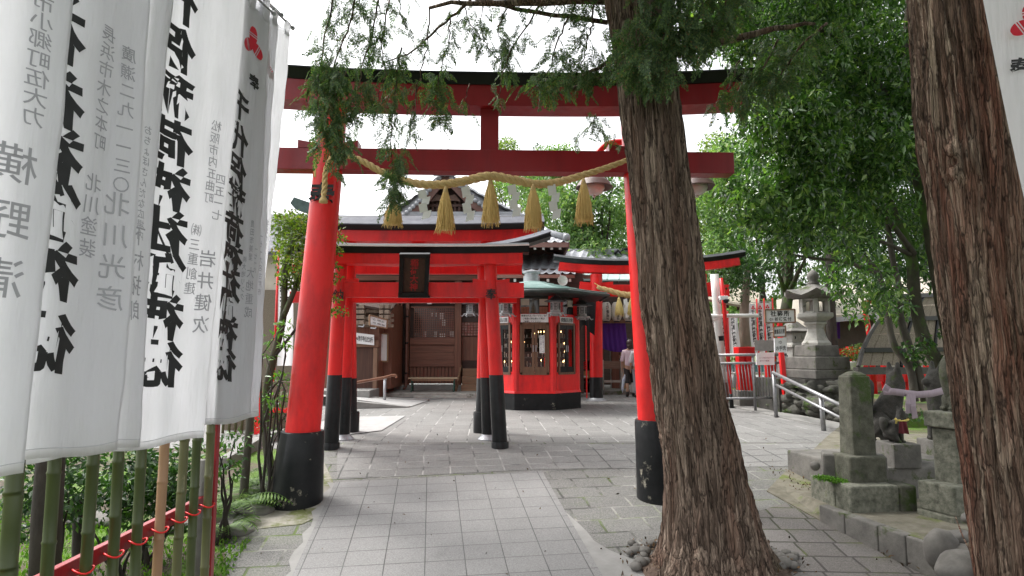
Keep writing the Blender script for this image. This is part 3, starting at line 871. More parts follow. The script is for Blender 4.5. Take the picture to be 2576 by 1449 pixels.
# ---- trees beyond the shrine: each its own
def far_tree(label, foot, top, width, Y, mat, seed, per=520, leaf=(.19,.095), trunk_r=.16, nclump=46, name='broadleaf_tree', bark=BARK_DARK, low=.15, cat='tree', group='trees beyond the shrine'):
    (x0, y0), (x1, y1) = foot, top
    a, b = P(x0,y0,Y), P(x1,y1,Y); a.z = max(0, min(a.z, .3)); a.z = 0
    t = thing(name, a, label, cat, group); q = random.Random(seed); H = b.z; W2 = width/F*Y/2
    mb = MB(); fork = a.lerp(b, .42)
    pts = limb(mb, a, fork, trunk_r, trunk_r*.7, 6, .03, seed)
    mb.build('trunk', bark, t, True)
    mb = MB(); cs, rs = [], []
    for k in range(nclump):
        u = q.random()**.8; z = H*(low+(1-low)*u); prof = math.sin(math.pi*min(1,.18+.82*(z/H)))**.6
        ang = q.uniform(0,2*math.pi); d = q.uniform(.25,1)
        c = Vector((a.x+(b.x-a.x)*z/H + math.cos(ang)*W2*prof*d, Y + math.sin(ang)*W2*.7*prof*d, z))
        c.z -= W2*.22
        cs.append(c); rs.append(q.uniform(.16,.34)*W2)
        if k < 12: limb(mb, fork.lerp(a,.0) if c.z > fork.z else a.lerp(fork,.7), c, trunk_r*.45, .02, 6, .1, seed+k)
    mb.build('branch', bark, t, True)
    leaves('crown', blob_points(cs, rs, per, seed), leaf[0], leaf[1], mat, t, .35, seed=seed)
    return t
far_tree('bright bushy tree behind the shrine roof, left of the lamp arch', (1400,870),(1350,330),330,34,L_FAR,21)
far_tree('yellow green rounded tree top showing above the gate beam beside the strut', (1310,870),(1270,335),190,38,L_FARY,22)
far_tree('leafy tree filling the gap under the bell lamp', (1520,870),(1500,400),330,28,L_FAR,23,per=620)
far_tree('tall bright tree rising between the shrine roof and the lamp shade', (1440,870),(1430,360),300,29,L_FAR,30,per=560)
far_tree('full green tree showing right of the leaning cypress above the inner gate beam', (1790,880),(1800,330),330,27,L_FARY,31,per=480)
far_tree('broad green tree directly behind the leaning cypress trunk', (1690,870),(1660,340),360,31,L_FAR,24)
far_tree('spreading pale green tree with dark crooked boughs, right of the leaning cypress', (1960,880),(1850,300),420,24,L_FAR,25,per=520,trunk_r=.2)
far_tree('dense low tree behind the pink wall and counter', (1610,900),(1600,640),260,27,L_FAR,26,per=500)
far_tree('dark green tree with mossy trunk behind the stone lantern', (1975,880),(1985,420),330,18.5,L_DARK,27,per=210,leaf=(.15,.07),trunk_r=.22,bark=BARK_MOSS,low=.45)
far_tree('small conifer pair top peeping over the gate beam', (1440,880),(1345,345),90,44,L_DARK,28,per=300,nclump=26,name='conifer_tree')
far_tree('dense dark tree filling the gap between the second cypress and the stone lantern', (2090,880),(2080,120),420,17,L_DARK,32,per=330,leaf=(.15,.075),low=.42)
far_tree('tall shade tree behind the dark curved bridge', (2330,900),(2300,80),420,22,L_DARK,29,per=260,leaf=(.22,.1))
# ------------------------------------------------------------------ torii gates
def kasagi_path(c, half, rise, n=17, ax=(1,0,0), skew=0):
    ax = Vector(ax); out = []
    for i in range(n):
        t = -1 + 2*i/(n-1)
        out.append(Vector(c) + ax*half*t + Vector((0,0,rise*abs(t)**2.6 + skew*t)))
    return out

def pillar(t, foot, top, r0, r1, sleeve_z, red, black, sleeve_r=1.04, foot_kind='plain', chip=None):
    foot, top = Vector(foot), Vector(top); L = top - foot
    mb = MB(); n = 9
    mb.tube([foot+L*(i/(n-1)) for i in range(n)], [r0+(r1-r0)*i/(n-1) for i in range(n)], 28)
    p = mb.build('pillar', red, t, 'auto')
    k = (sleeve_z-foot.z)/L.z; rs = r0*sleeve_r; re = (r0+(r1-r0)*k)*sleeve_r
    mb = MB(); e = foot+L*k
    mb.tube([foot-L*.03, e, e+Vector((0,0,.004))], [rs, re, re*.985], 32)
    s = mb.build('sleeve', black, p, 'auto')
    mb = MB()
    if foot_kind == 'stub': mb.lathe(foot, [(rs*1.14,-.08),(rs*1.14,.075),(rs*1.10,.085)], 28)
    elif foot_kind == 'drum': mb.lathe(foot, [(rs*1.26,-.1),(rs*1.26,.30),(rs*1.18,.32)], 30)
    elif foot_kind == 'flange': mb.lathe(foot, [(rs*1.62,-.05),(rs*1.60,.012),(rs*1.12,.055),(rs*1.02,.075)], 28)
    if mb.v: mb.build('foot', black if foot_kind != 'flange' else GALV, p, 'auto')
    return p

def gate(label, Y, Lf, Lt, Rf, Rt, r, sleeve, kas, nuki, red=RED, black=BLACK, roofm=ROOFBLACK, strut=None, lint=.945, wsc=1.0, group='vermilion torii gates', feet=('stub','stub'), wedge=True, tip=True, rise=.18, skew=0, roof_h=.10, kd=.34, taper=.86, flash=False):
    """Lf/Lt etc: foot and top points; kas = (z_bottom_red, h_red, h_black, x_left, x_right); nuki = (z0, z1, x_left, x_right)"""
    mid = (Vector(Lf)+Vector(Rf))/2
    t = thing('torii_gate', (mid.x, mid.y, min(Lf[2], Rf[2])), label, 'torii gate', group)
    for (f, tp, fk) in ((Lf, Lt, feet[0]), (Rf, Rt, feet[1])): pillar(t, f, tp, r, r*taper, sleeve, red, black, foot_kind=fk)
    ax = (Vector(Rf)-Vector(Lf)); ax.z = 0; ax.normalize()
    zb, hr, hb, xl, xr = kas; c = Vector(((xl+xr)/2, Y, zb)); half = (xr-xl)/2
    c.y = mid.y + ax.y/ax.x*(c.x-mid.x)
    # red lintel
    mb = MB(); d = kd*.36
    path = kasagi_path(c, half*lint, rise*.8*(lint/.945)**2.6, 17, ax, skew)
    mb.sweep(path, [(-d,0),(d,0),(d,hr),(-d,hr)])
    mb.build('lintel', red, t)
    # black cap with a shallow pitched sheet roof
    mb = MB(); d = kd*.5
    path = kasagi_path(c+Vector((0,0,hr+.001)), half, rise, 17, ax, skew)
    n = len(path); profs = []
    for i in range(n):
        e = 1+.06*abs(-1+2*i/(n-1))**3
        profs.append([(-d*.78,0),(d*.78,0),(d,hb*.5*e),(d*1.06,hb*.62*e),(d*.16,hb*e+roof_h),(-d*.16,hb*e+roof_h),(-d*1.06,hb*.62*e),(-d,hb*.5*e)])
    mb.sweep(path, profs)
    cap = mb.build('cap', black if roofm is None else black, t)
    mb = MB()
    path2 = [p + Vector((0,0,hb*.62+.003)) for p in path]
    mb.sweep(path2, [[(-d*1.12,-.004),(0,roof_h+hb*.40+.004),(d*1.12,-.004),(d*1.12,.012),(0,roof_h+hb*.40+.022),(-d*1.12,.012)] for _ in path2])
    mb.build('roof_sheet', roofm, cap)
    if flash:
        mb = MB(); mb.sweep([p+Vector((0,0,hb*.62+.006))-Vector((0,d*1.13,0)) for p in path], [(-.006,0),(.006,0),(.006,.018),(-.006,.018)]); mb.build('edge_trim', PAPER, cap)
    z0, z1, nl, nr = nuki
    mb = MB(); cy = lambda x: mid.y + ax.y/ax.x*(x-mid.x)
    mb.bar((nl,cy(nl),(z0+z1)/2), (nr,cy(nr),(z0+z1)/2), r*1.05, z1-z0)
    mb.build('tie_beam', red, t, bevel=.004)
    if wedge:
        for (f, tp) in ((Lf,Lt),(Rf,Rt)):
            f, tp = Vector(f), Vector(tp); k = (z1-f.z)/(tp.z-f.z); p = f.lerp(tp, k); h = (z1-z0)*.28*wsc
            for s in (-1,1):
                mb = MB(); wl = r*(2.0 if wsc == 1 else 1.2)
                a = p + ax*s*(r*.55); b = p + ax*s*(r*.55+wl)
                yv = Vector((-ax.y,ax.x,0))*r*.50
                zz = Vector((0,0,.001)); pts = [a-yv+zz, b-yv+zz, b-yv+Vector((0,0,h)), a-yv+Vector((0,0,h*.55))]
                mb.slab(pts, yv*2); mb.build('wedge', red, t)
    if strut:
        sx, sw = strut; mb = MB()
        mb.box((sx-sw/2, cy(sx)-r*.45, z1+.001), (sx+sw/2, cy(sx)+r*.45, zb+rise*.0+.03)); mb.build('strut', red, t)
    return t

def Z(py, Y, px=1288): return P(px, py, Y).z
# --- the big gate in front
YA = 6.6
gA_l, gA_r = P(745,1255,6.55), P(1660,1240,6.68)
gA_l.z, gA_r.z = gz(6.55), gz(6.68)
YA = (gA_l.y+gA_r.y)/2
Lt, Rt = P(842,250,gA_l.y), P(1592,258,gA_r.y)
tA = gate('largest dark-beamed torii gate straddling the entrance, straw rope and tassels under its beam', YA, gA_l, Lt, gA_r, Rt, .178, .0,
  (Z(279,YA), .225, .15, P(560,250,YA).x, P(1905,250,YA).x), (Z(436,YA), Z(383,YA), P(600,400,YA).x, P(1846,400,YA).x), RED_DARK, BLACK, ROOFBLACK, (P(1232,330,YA).x, .19), feet=('none','none'), rise=.10, kd=.42, roof_h=.03, wsc=1.3, taper=.80, group=None)
for ob in [c for c in bpy.data.objects if c.parent == tA and c.name.startswith('pillar')]:
    ob.data.materials[0] = RED  # pillars take the brighter red, beams keep the one with shade in it
    for ch in [c for c in bpy.data.objects if c.parent == ob]: bpy.data.objects.remove(ch)
# its great flared sleeves
for (f, tp, wt, wb, ys, pr) in ((gA_l, Lt, .215, .262, 1087, 'pillar'), (gA_r, Rt, .205, .235, 1058, 'pillar.001')):
    f, tp = Vector(f), Vector(tp); zt = P(750 if f.x < 0 else 1655, ys, f.y).z; k = (zt-f.z)/(tp.z-f.z); e = f.lerp(tp, k)
    mb = MB(); mb.tube([f-(tp-f)*.03, f, f.lerp(e,.5), e, e+Vector((0,0,.012))], [wb*1.0, wb, (wb+wt)/2*.99, wt, wt*.96], 40)
    par = [o for o in bpy.data.objects if o.parent == tA and o.name.startswith('pillar')]
    par = min(par, key=lambda o: (sum((o.matrix_basis.translation + v.co + tA.location for v in o.data.vertices[:4]), Vector())/4 - f).length)
    mb.build('sleeve', BLACK_CHIP, par, 'auto')
def brush(name, txt, pos, size, mat, parent, bold=.03, sx=1.0, nrm=(0,-1,0), vertical=True, step=1.0, right=(1,0,0), up=(0,0,1), shear=0.0):
    mb = MB(); write(mb, txt, pos, right, up, size, vertical, step, bold, sx, shear); return mb.build(name, mat, parent)
# brushed characters on the left pillar and ties
pA = P(822,462,6.2)
brush('lettering', '奉', (gA_l.lerp(Lt,.74)+Vector((.02,-.172,0))), .26, INK, tA, .05)

# --- three smaller gates behind
YB = 8.55
BLf, BRf = P(832,1133,YB), P(1258,1117,8.6); BLf.z = gz(YB); BRf.z = gz(8.6)
tB = gate('torii gate carrying the dark name plaque, white edged roof', YB, BLf, P(858,650,YB), BRf, P(1232,648,8.6), .098, Z(944,YB),
  (Z(666,YB), Z(640,YB)-Z(666,YB), .125, P(742,650,YB).x, P(1331,650,YB).x), (Z(748,YB), Z(711,YB), P(760,720,YB).x, P(1318,720,YB).x), rise=.02, kd=.30, flash=True, roof_h=.0)
YC = 9.2
CLf, CRf = P(862,1112,YC), P(1230,1103,YC); CLf.z = CRf.z = gz(YC)
tC = gate('torii gate hidden just behind the plaque gate, its grey roof tip sweeping up', YC, CLf, P(880,650,YC), CRf, P(1214,650,YC), .095, Z(950,YC),
  (Z(668,YC), Z(645,YC)-Z(668,YC), .07, P(716,660,YC).x, P(1385,600,YC).x), (Z(762,YC), Z(734,YC), P(731,750,YC).x, P(1300,720,YC).x), rise=.27, kd=.40, lint=.70, feet=('flange','flange'), roofm=SLATE, roof_h=.05)
YD = 9.9
DLf, DRf = P(880,1100,YD), P(1213,1092,YD); DLf.z = DRf.z = 0
tD = gate('tallest of the three gates behind, wide grey pitched roof over its lintel', YD, DLf, P(880,612,YD), DRf, P(1223,612,YD), .105, Z(952,YD),
  (Z(613,YD), .17, .10, P(735,600,YD).x, P(1368,600,YD).x), (Z(690,YD), Z(665,YD), P(735,680,YD).x, P(1313,680,YD).x), feet=('drum','drum'), rise=.035, kd=.62, roofm=SLATE, roof_h=.15, strut=(P(1053,600,YD).x,.2))
# --- the gate to the inner hall
YE = 16.6
ELf, ERf = P(1500,1004,YE), P(1764,1000,YE); ELf.z = ERf.z = 0
tE2 = gate('clean torii gate before the inner hall, curved black cap and its own straw rope', YE, ELf, P(1500,690,YE), ERf, P(1762,690,YE), .168, Z(949,YE),
  (Z(687,YE), .20, .15, P(1392,660,YE).x, P(1870,640,YE).x), (Z(746,YE), Z(717,YE), P(1458,730,YE).x, P(1832,730,YE).x), feet=('flange','flange'), rise=.17, skew=.06, kd=.42, roof_h=.02, taper=.94)
brush('lettering', '奉', BRf.lerp(P(1232,648,8.6),.80)+Vector((-.005,-.103,0)), .155, INK, tB, .02)
brush('lettering', '納', BLf.lerp(P(858,650,YB),.80)+Vector((.02,-.103,0)), .15, INK, tB, .02)

# --- name plaque
pq = thing('name_plaque', P(1042,740,8.35), 'black framed wooden plaque with red characters hung on the middle of the torii', 'plaque')
a, b, c, d = P(1020,645,8.22), P(1064,645,8.22), P(1067,737,8.44), P(1017,737,8.44)
rt = (b-a).normalized(); dn = ((d-a)).normalized(); nn = rt.cross(dn).normalized()
if nn.y > 0: nn = -nn
mb = MB(); o0 = (a+b+c+d)/4; wq, hq = .27, .49
def pq_bar(u0,v0,u1,v1,w,h): mb.bar(o0+rt*u0-dn*v0, o0+rt*u1-dn*v1, w, h, nn)
for (u0,v0,u1,v1) in ((-.17,-.27,-.17,.27),(.17,-.27,.17,.27),(-.20,.27,.20,.27),(-.20,-.27,.20,-.27)): pq_bar(u0,v0,u1,v1,.055,.07)
mb.build('frame', BLACK, pq, bevel=.006)
mb = MB(); mb.slab([o0-rt*.16-dn*.26, o0+rt*.16-dn*.26, o0+rt*.16+dn*.26, o0-rt*.16+dn*.26], -nn*.03); mb.build('panel', wood('plaque_wood', (.03,.012,.008), (.07,.03,.018), 'Z'), pq)
brush('lettering', '稲荷大神', o0+nn*.006, .112, surf('plaque_red', (.30,.01,.012), (.42,.015,.018), .5, 8, bstr=.02), pq, .02, right=rt, up=-dn)
mb = MB(); mb.cbox(P(1042,746,8.5), (.42,.06,.035)); mb.build('bracket', BLACK, pq)

# ------------------------------------------------------------------ straw rope, tassels and paper streamers on the big gate
def rope(mb, pts, r0, r1=None, turns=9, strands=3, n=8):
    "twisted rope: strands wound about a smooth path, thickest in the middle"
    pts = [Vector(p) for p in pts]; sm = []
    for i in range(len(pts)-1):
        a, b, c, d = pts[max(i-1,0)], pts[i], pts[i+1], pts[min(i+2,len(pts)-1)]
        for q in range(12):
            t = q/12; sm.append(.5*((2*b)+(c-a)*t+(2*a-5*b+4*c-d)*t*t+(3*b-a-3*c+d)*t**3))
    sm.append(pts[-1]); N = len(sm)
    L = [0]
    for i in range(1,N): L.append(L[-1]+(sm[i]-sm[i-1]).length)
    for s in range(strands):
        path, rr = [], []
        for i, p in enumerate(sm):
            t = L[i]/L[-1]; d = (sm[min(i+1,N-1)]-sm[max(i-1,0)]).normalized()
            a = d.cross(Vector((0,1,0.01))).normalized(); b = d.cross(a)
            rad = r0 if r1 is None else r0+(r1-r0)*math.sin(math.pi*t)**.8
            ph = 2*math.pi*(s/strands + turns*L[i])
            path.append(p + (a*math.cos(ph)+b*math.sin(ph))*rad*.52); rr.append(rad*.60)
        mb.tube(path, rr, n)
RY = 6.22
rp = [(850,389),(880,393),(915,407),(955,430),(1000,449),(1050,462),(1110,464),(1170,455),(1230,443),(1290,452),(1350,463),(1400,459),(1450,446),(1520,424),(1580,402)]
rpt = [P(x,y,RY+.10*abs(x-1215)/365) for x,y in rp]
mb = MB(); rope(mb, rpt, .024, .043, 4.6)
ropeA = thing('straw_rope', rpt[0], 'thick twisted straw rope slung under the beam of the big gate', 'rope')
mb.build('twist', ROPE_M, ropeA, True)
mb = MB(); tp = [P(x,y,6.2) for x,y in ((852,388),(835,397),(824,415),(818,440),(817,470),(814,490))]; rope(mb, tp, .026, None, 5.5); mb.build('loose_end', ROPE_M, ropeA, True)
mb = MB(); mb.lathe(tp[-1]+Vector((0,0,-.05)), [(.045,-.03),(.04,.0),(.02,.03),(.026,.06)], 12); mb.build('end_knot', ROPE_M, ropeA, True)
mb = MB(); mb.bar(P(793,390,6.3), P(792,445,6.3), .02, .02); mb.bar(P(835,375,6.25), P(852,388,6.22), .012, .012); mb.build('tie_cord', STRAW, ropeA)
def tassel(pos, h, w, label, group, mat=STRAW, name='straw_tassel', seed=0):
    pos = Vector(pos); t = thing(name, pos, label, 'tassel', group); q = random.Random(seed)
    mb = MB(); mb.lathe(pos, [(.010,.015),(.016,0),(w*.13,-h*.05),(w*.17,-h*.12),(w*.15,-h*.15)], 14); mb.build('binding', ROPE_M if mat is STRAW else mat, t, True)
    mb = MB(); n = 46
    mb.lathe(pos, [(w*.14,-h*.13),(w*.26,-h*.3),(w*.36,-h*.55),(w*.40,-h*.8),(w*.37,-h*.95)], 14)
    for k in range(n*3):
        a = q.uniform(0,2*math.pi); e = q.uniform(.85,1.08); ww = q.uniform(.82,1.1)
        path = []
        for (f, rr) in ((.10,.13),(.3,.26),(.55,.38),(.8,.44),(e,.45+q.uniform(-.05,.12))):
            jit = q.uniform(-.012,.012)*f
            path.append(pos + Vector((math.cos(a)*w*rr*ww+jit, math.sin(a)*w*rr*ww+jit, -h*f*(1.0 if f<1 else 1))))
        mb.tube(path, [.003,.0042,.004,.0035,.0015], 4, False)
    mb.build('straw', mat, t, True)
    return t
TS = [(990,498,73,'leftmost straw tassel, half behind hanging cypress leaves'),(1121,472,115,'long straw tassel hanging between the first two paper streamers'),(1234,452,117,'straw tassel hanging from the raised middle of the rope'),(1341,466,116,'straw tassel between the two rightmost paper streamers'),(1468,452,113,'rightmost straw tassel in front of the bell lamp')]
for i, (x,y,hh,lab) in enumerate(TS):
    p = P(x,y,RY); tassel(p, hh/F*RY, 40/F*RY*1.12, lab, 'straw tassels on the big gate', seed=i)
def streamer(pos, h, w, label, group, flip=1, tilt=0.0):
    "zigzag folded paper: four overlapping panels stepping sideways"
    pos = Vector(pos); mb = MB(); n = 4; ph = h/(n*.80)
    t = thing('paper_streamer', pos, label, 'paper streamer', group)
    mb.bar(pos+Vector((0,0,.03)), pos+Vector((0,0,-.01)), .006, .006); mb.build('string', STRAW, t)
    mb = MB()
    for k in range(n):
        x0 = flip*(w*.15 if k % 2 else -w*.13) + tilt*k*w*.3; z0 = -k*h/n
        yb = (.012 if k % 2 else -.012)
        sg_ = 1 if k % 2 else -1; a = pos + Vector((x0-w*.27, yb, z0-h*.035)); b = pos + Vector((x0+w*.25, yb, z0+h*.035)); sh = Vector((-sg_*w*.10, -yb*1.4, -h*.30))
        mb.slab([a, b, b+sh, a+sh], (0,.0012,0))
    mb.build('folded_paper', PAPER, t)
for i,(x,y,hh,lab,fl) in enumerate(((1066,478,72,'leftmost white zigzag paper streamer on the rope',1),(1176,470,85,'white zigzag paper streamer between the second and third tassels',1),(1292,466,78,'white zigzag paper streamer between the middle and fourth tassels',1),(1392,466,84,'rightmost white zigzag paper streamer on the rope',1))):
    streamer(P(x,y,RY+.03), hh/F*RY, 40/F*RY, lab, 'paper streamers on the big gate', fl, .12)

# rope on the inner gate
YR = 16.3
q = [P(x,y,YR) for x,y in ((1502,722),(1530,730),(1565,740),(1605,744),(1650,746),(1700,742),(1745,730),(1776,734))]
mb = MB(); rope(mb, q, .05, .085, 1.9); ropeE = thing('straw_rope', q[0], 'pale straw rope strung across the inner hall torii', 'rope'); mb.build('twist', ROPE_M, ropeE, True)
mb = MB(); mb.tube([P(1495,712,YR), P(1512,722,YR), P(1540,728,YR)], .012, 6); mb.build('tie_cord', STRAW, ropeE)
STRAW_Y = wood('yellow_straw', (.52,.40,.13), (.70,.56,.24), 'Z', .75, 10)
for i,(x,lab) in enumerate(((1557,'yellow tassel of the inner gate rope in front of the middle paper lantern'),(1588,'yellow tassel of the inner gate rope beside the third paper lantern'))):
    tassel(P(x,748,YR-.12), 46/F*YR, 22/F*YR, lab, 'yellow tassels on the inner gate', STRAW_Y, seed=20+i)
streamer(P(1575,752,YR-.12), 44/F*YR, 18/F*YR, 'small paper streamer fluttering before the third paper lantern', None, 1, .1)
# ------------------------------------------------------------------ octagonal candle kiosk
KC = Vector((P(1341,900,14.75).x, 14.75, 0)); KR = 1.11
ki = thing('candle_kiosk', KC, 'red octagonal candle kiosk with glass doors and a green copper roof', 'kiosk')
def oct_ring(r, z, c=KC): return [c + Vector((math.sin(R(22.5+45*k))*r, -math.cos(R(22.5+45*k))*r, z)) for k in range(8)]
def oct_prism(mb, r0, z0, r1, z1, cap=True):
    a, b = oct_ring(r0,z0), oct_ring(r1,z1); fs = [(i,(i+1)%8,8+(i+1)%8,8+i) for i in range(8)]
    if cap: fs += [tuple(range(7,-1,-1)), tuple(range(8,16))]
    mb.add(a+b, fs); return mb
zK = lambda py: P(1341,py,13.75).z
zb1, zs1, ze = zK(990), zK(884), zK(742)
dz0 = P(1341,(1050+990*.352)*.671,13.75).z
oct_prism(MB(), KR*1.02, -.05, KR*1.02, zb1).build('plinth', BLACK_CHIP, ki, bevel=.008)
oct_prism(MB(), KR*1.03, zb1, KR*1.015, zb1+.05).build('base_rail', RED, ki, bevel=.006)
oct_prism(MB(), KR*.985, zb1+.05, KR*.985, dz0-.03).build('lower_wall', RED, ki)
ring = oct_ring(KR*.985, 0)
zd0, zd1 = zK(885), zK(828)   # sill, (unused)
zsill, zhead, zsign, ztop = zK(885), zK(820), zK(776), ze
# a frame of corner posts round a near-black core
oct_prism(MB(), KR*.62, zsill, KR*.62, ze+.02).build('inner_core', surf('core_black', (.012,.010,.009), (.03,.025,.02), .8, 5, bstr=.1), ki)
mb = MB()
for k in range(8):
    p = ring[k]; d = (p-KC); d.z = 0; d.normalize()
    mb.tube([p-d*.07+Vector((0,0,zb1+.05)), p-d*.07+Vector((0,0,ze+.05))], .088, 8)
mb.build('corner_post', RED, ki)
zw0, zw1, zg1 = zK(976-30), zK(830), zK(776)
dz0, dz1 = P(1341,(1050+990*.352)*.671,13.75).z, P(1341,(1050+470*.352)*.671,13.75).z
sz0, sz1 = P(1341,(1050+463*.352)*.671,13.75).z, P(1341,(1050+362*.352)*.671,13.75).z
wz1 = P(1341,(1050+175*.352)*.671,13.75).z
glass = glassy('dark_kiosk_glass', (.03,.027,.024), .05)
flame, nt_, b_ = new_mat('candle_flame'); b_.inputs['Emission Color'].default_value = (1,.62,.25,1); b_.inputs['Emission Strength'].default_value = 3; b_.inputs['Base Color'].default_value = (.9,.6,.3,1)
WAX = surf('candle_wax', (.62,.55,.45), (.72,.66,.58), .5, 6, bstr=.02)
DOORW = wood('kiosk_door_wood', (.10,.05,.028), (.19,.10,.06), 'Z', .5)
SHELF = surf('metal_candle_rack', (.10,.095,.09), (.20,.19,.18), .5, 8, bstr=.1, metal=.3)
PANE, nt_, b_ = new_mat('clear_pane')
b_.inputs['Base Color'].default_value = (1,1,1,1); b_.inputs['Roughness'].default_value = .02; b_.inputs['Transmission Weight'].default_value = 1; b_.inputs['IOR'].default_value = 1.06; b_.inputs['Specular IOR Level'].default_value = 1.0
for k in (7, 0, 1):
    a, b = ring[(k-1) % 8], ring[k]                     # face between two corners
    if k == 7: a, b = ring[6], ring[7]
    elif k == 0: a, b = ring[7], ring[0]
    else: a, b = ring[0], ring[1]
    rt = (b-a).normalized(); w = (b-a).length; c = (a+b)/2; up = Vector((0,0,1)); nn = rt.cross(up).normalized()
    if nn.dot(c-KC) < 0: nn = -nn
    cc = lambda u, z, d=0: c + rt*u + nn*d + up*z
    hw = w/2-.09
    def panel(nm, mt, u0, u1, z0, z1, d0, d1, par=ki):
        mb = MB(); q = [cc(u0,z0,d0), cc(u1,z0,d0), cc(u1,z1,d0), cc(u0,z1,d0)]; mb.slab(q, nn*(d1-d0)); return mb.build(nm, mt, par)
    # upper and lower infill round the opening
    mb = MB()
    mb.slab([cc(-w/2,zb1+.05,-.06), cc(w/2,zb1+.05,-.06), cc(w/2,dz0,-.06), cc(-w/2,dz0,-.06)], nn*.05)
    mb.build('wall_panel', RED, ki); mb = MB()
    mb.slab([cc(-w/2,dz1,-.06), cc(w/2,dz1,-.06), cc(w/2,sz1+.01,-.06), cc(-w/2,sz1+.01,-.06)], nn*.05)
    mb.build('wall_panel', RED, ki)
    dw = .275 if k == 0 else .24
    mb = MB(); fr = .03
    for (u0,v0,u1,v1) in ((-dw-fr/2,dz0-fr,-dw-fr/2,dz1+fr),(dw+fr/2,dz0-fr,dw+fr/2,dz1+fr),(-dw-fr,dz0-fr/2,dw+fr,dz0-fr/2),(-dw-fr,dz1+fr/2,dw+fr,dz1+fr/2)):
        mb.bar(cc(u0,v0,.0), cc(u1,v1,.0), .05, fr, nn)
    mb.build('door_frame', DOORW, ki)
    for s in (-1,1):
        u0, u1 = (s*dw, s*.004); st = .055 if k == 0 else .03
        mb = MB(); H = dz1-dz0
        lo_, hi_ = min(u0,u1), max(u0,u1)
        for (p0,p1,q0,q1) in ((lo_,lo_+st,dz0,dz1),(hi_-st,hi_,dz0,dz1),(lo_+st,hi_-st,dz1-.10,dz1),(lo_+st,hi_-st,dz0,dz0+.13)):
            mb.slab([cc(p0,q0,-.03),cc(p1,q0,-.03),cc(p1,q1,-.03),cc(p0,q1,-.03)], nn*.03)
        dr = mb.build('door', DOORW if k == 0 else BLACK, ki)
        mb = MB(); mb.slab([cc(lo_+st,dz0+.13,-.018),cc(hi_-st,dz0+.13,-.018),cc(hi_-st,dz1-.10,-.018),cc(lo_+st,dz1-.10,-.018)], nn*.004)
        mb.build('pane', PANE, dr)
        mb = MB(); mb.bar(cc(s*.03,(dz0+dz1)/2-.07,.018), cc(s*.03,(dz0+dz1)/2+.07,.018), .014, .02); mb.build('handle', GALV, dr)
    # candle racks behind the glass: shelves with candles and lit wicks
    q = random.Random(40+k)
    mb, mw, mf = MB(), MB(), MB()
    for j in range(4):
        z = dz0+.12+j*.21
        mb.slab([cc(-dw,z,-.22),cc(dw,z,-.22),cc(dw,z,-.12),cc(-dw,z,-.12)], (0,0,.012))
        for m in range(7):
            u = -dw+.05+m*(2*dw-.1)/6 + q.uniform(-.02,.02)
            hgt = q.uniform(.06,.12)
            mw.tube([cc(u,z+.012,-.17), cc(u,z+.012+hgt,-.17)], .009, 6)
            if q.random() < .28:
                mf.lathe(cc(u,z+.012+hgt,-.17), [(.002,0),(.009,.012),(.007,.028),(.001,.045)], 6)
    mb.build('candle_rack', SHELF, ki); mw.build('candle_row', WAX, ki); mf.build('candle_flame', flame, ki)
    # clerestory: dark glass, pale screen and tan lattice
    panel('clerestory', glass, -w/2, w/2, sz1+.01, ze+.02, -.08, -.06)
    for s in ((-1,1) if k == 0 else (1,)):
        panel('clerestory_screen', PLASTER, s*.2-.09, s*.2+.09, sz1+.19, wz1-.05, -.059, -.05)
        panel('vent_lattice', surf('tan_lattice', (.35,.13,.08), (.42,.18,.11), .7, 5, bstr=.05) if k == 0 else BLACK, s*.2-.09, s*.2+.09, sz1+.015, sz1+.16, -.059, -.045)
        if k == 0:
            mb = MB()
            for uu in (-.03,.03): mb.bar(cc(s*.2+uu,sz1+.03,-.042), cc(s*.2+uu,sz1+.15,-.042), .008, .008, nn)
            mb.bar(cc(s*.2-.085,sz1+.09,-.042), cc(s*.2+.085,sz1+.09,-.042), .008, .008, nn); mb.build('lattice_bar', DOORW, ki)
    # notice boards over the doors
    if k == 0:
        sg = panel('notice_board', SIGNWHITE, -.30, .30, sz0, sz1, -.008, .012)
        for i, ln in enumerate(('献燈された『ローソク』は','ご家庭に持ち帰って再び','ご献燈してください')):
            mb = MB(); write(mb, ln, cc(-.02 if i < 2 else -.06, sz1-.038-.062*i, .0145), rt, up, .0445, False, .98, .010); mb.build('lettering', INK, sg)
    else:
        hs_ = .215; z0s = P(1341,(1050+452*.352)*.671,13.75).z; z1s = P(1341,(1050+388*.352)*.671,13.75).z
        sg = panel('notice_board', SIGNWHITE, -hs_, hs_, z0s, z1s, -.008, .012)
        mb = MB(); write(mb, '貴重品注意', cc(0,(z0s+z1s)/2,.0145), rt, up, .098, False, .80, .012); mb.build('lettering', INK, sg)
        mb = MB(); mb.slab([cc(-hs_,z0s-.012,.0), cc(hs_,z0s-.012,.0), cc(hs_,z0s,.0), cc(-hs_,z0s,.0)], nn*.014); mb.build('edge_strip', RED, sg)
    if k == 0:
        mb = MB(); mb.slab([cc(.105,dz1-.62,.001),cc(.215,dz1-.62,.001),cc(.215,dz1-.24,.001),cc(.105,dz1-.24,.001)], nn*.003); nt2 = mb.build('paper_note', PAPER, ki)
        for col, txt in ((.186,'献灯の際ろうそくの'),(.136,'火にご注意ください')):
            mb = MB(); write(mb, txt, cc(col, dz1-.43, .0055), rt, up, .040, True, .98, .004); mb.build('lettering', surf('purple_ink', (.12,.04,.14), (.16,.06,.18), .6), nt2)
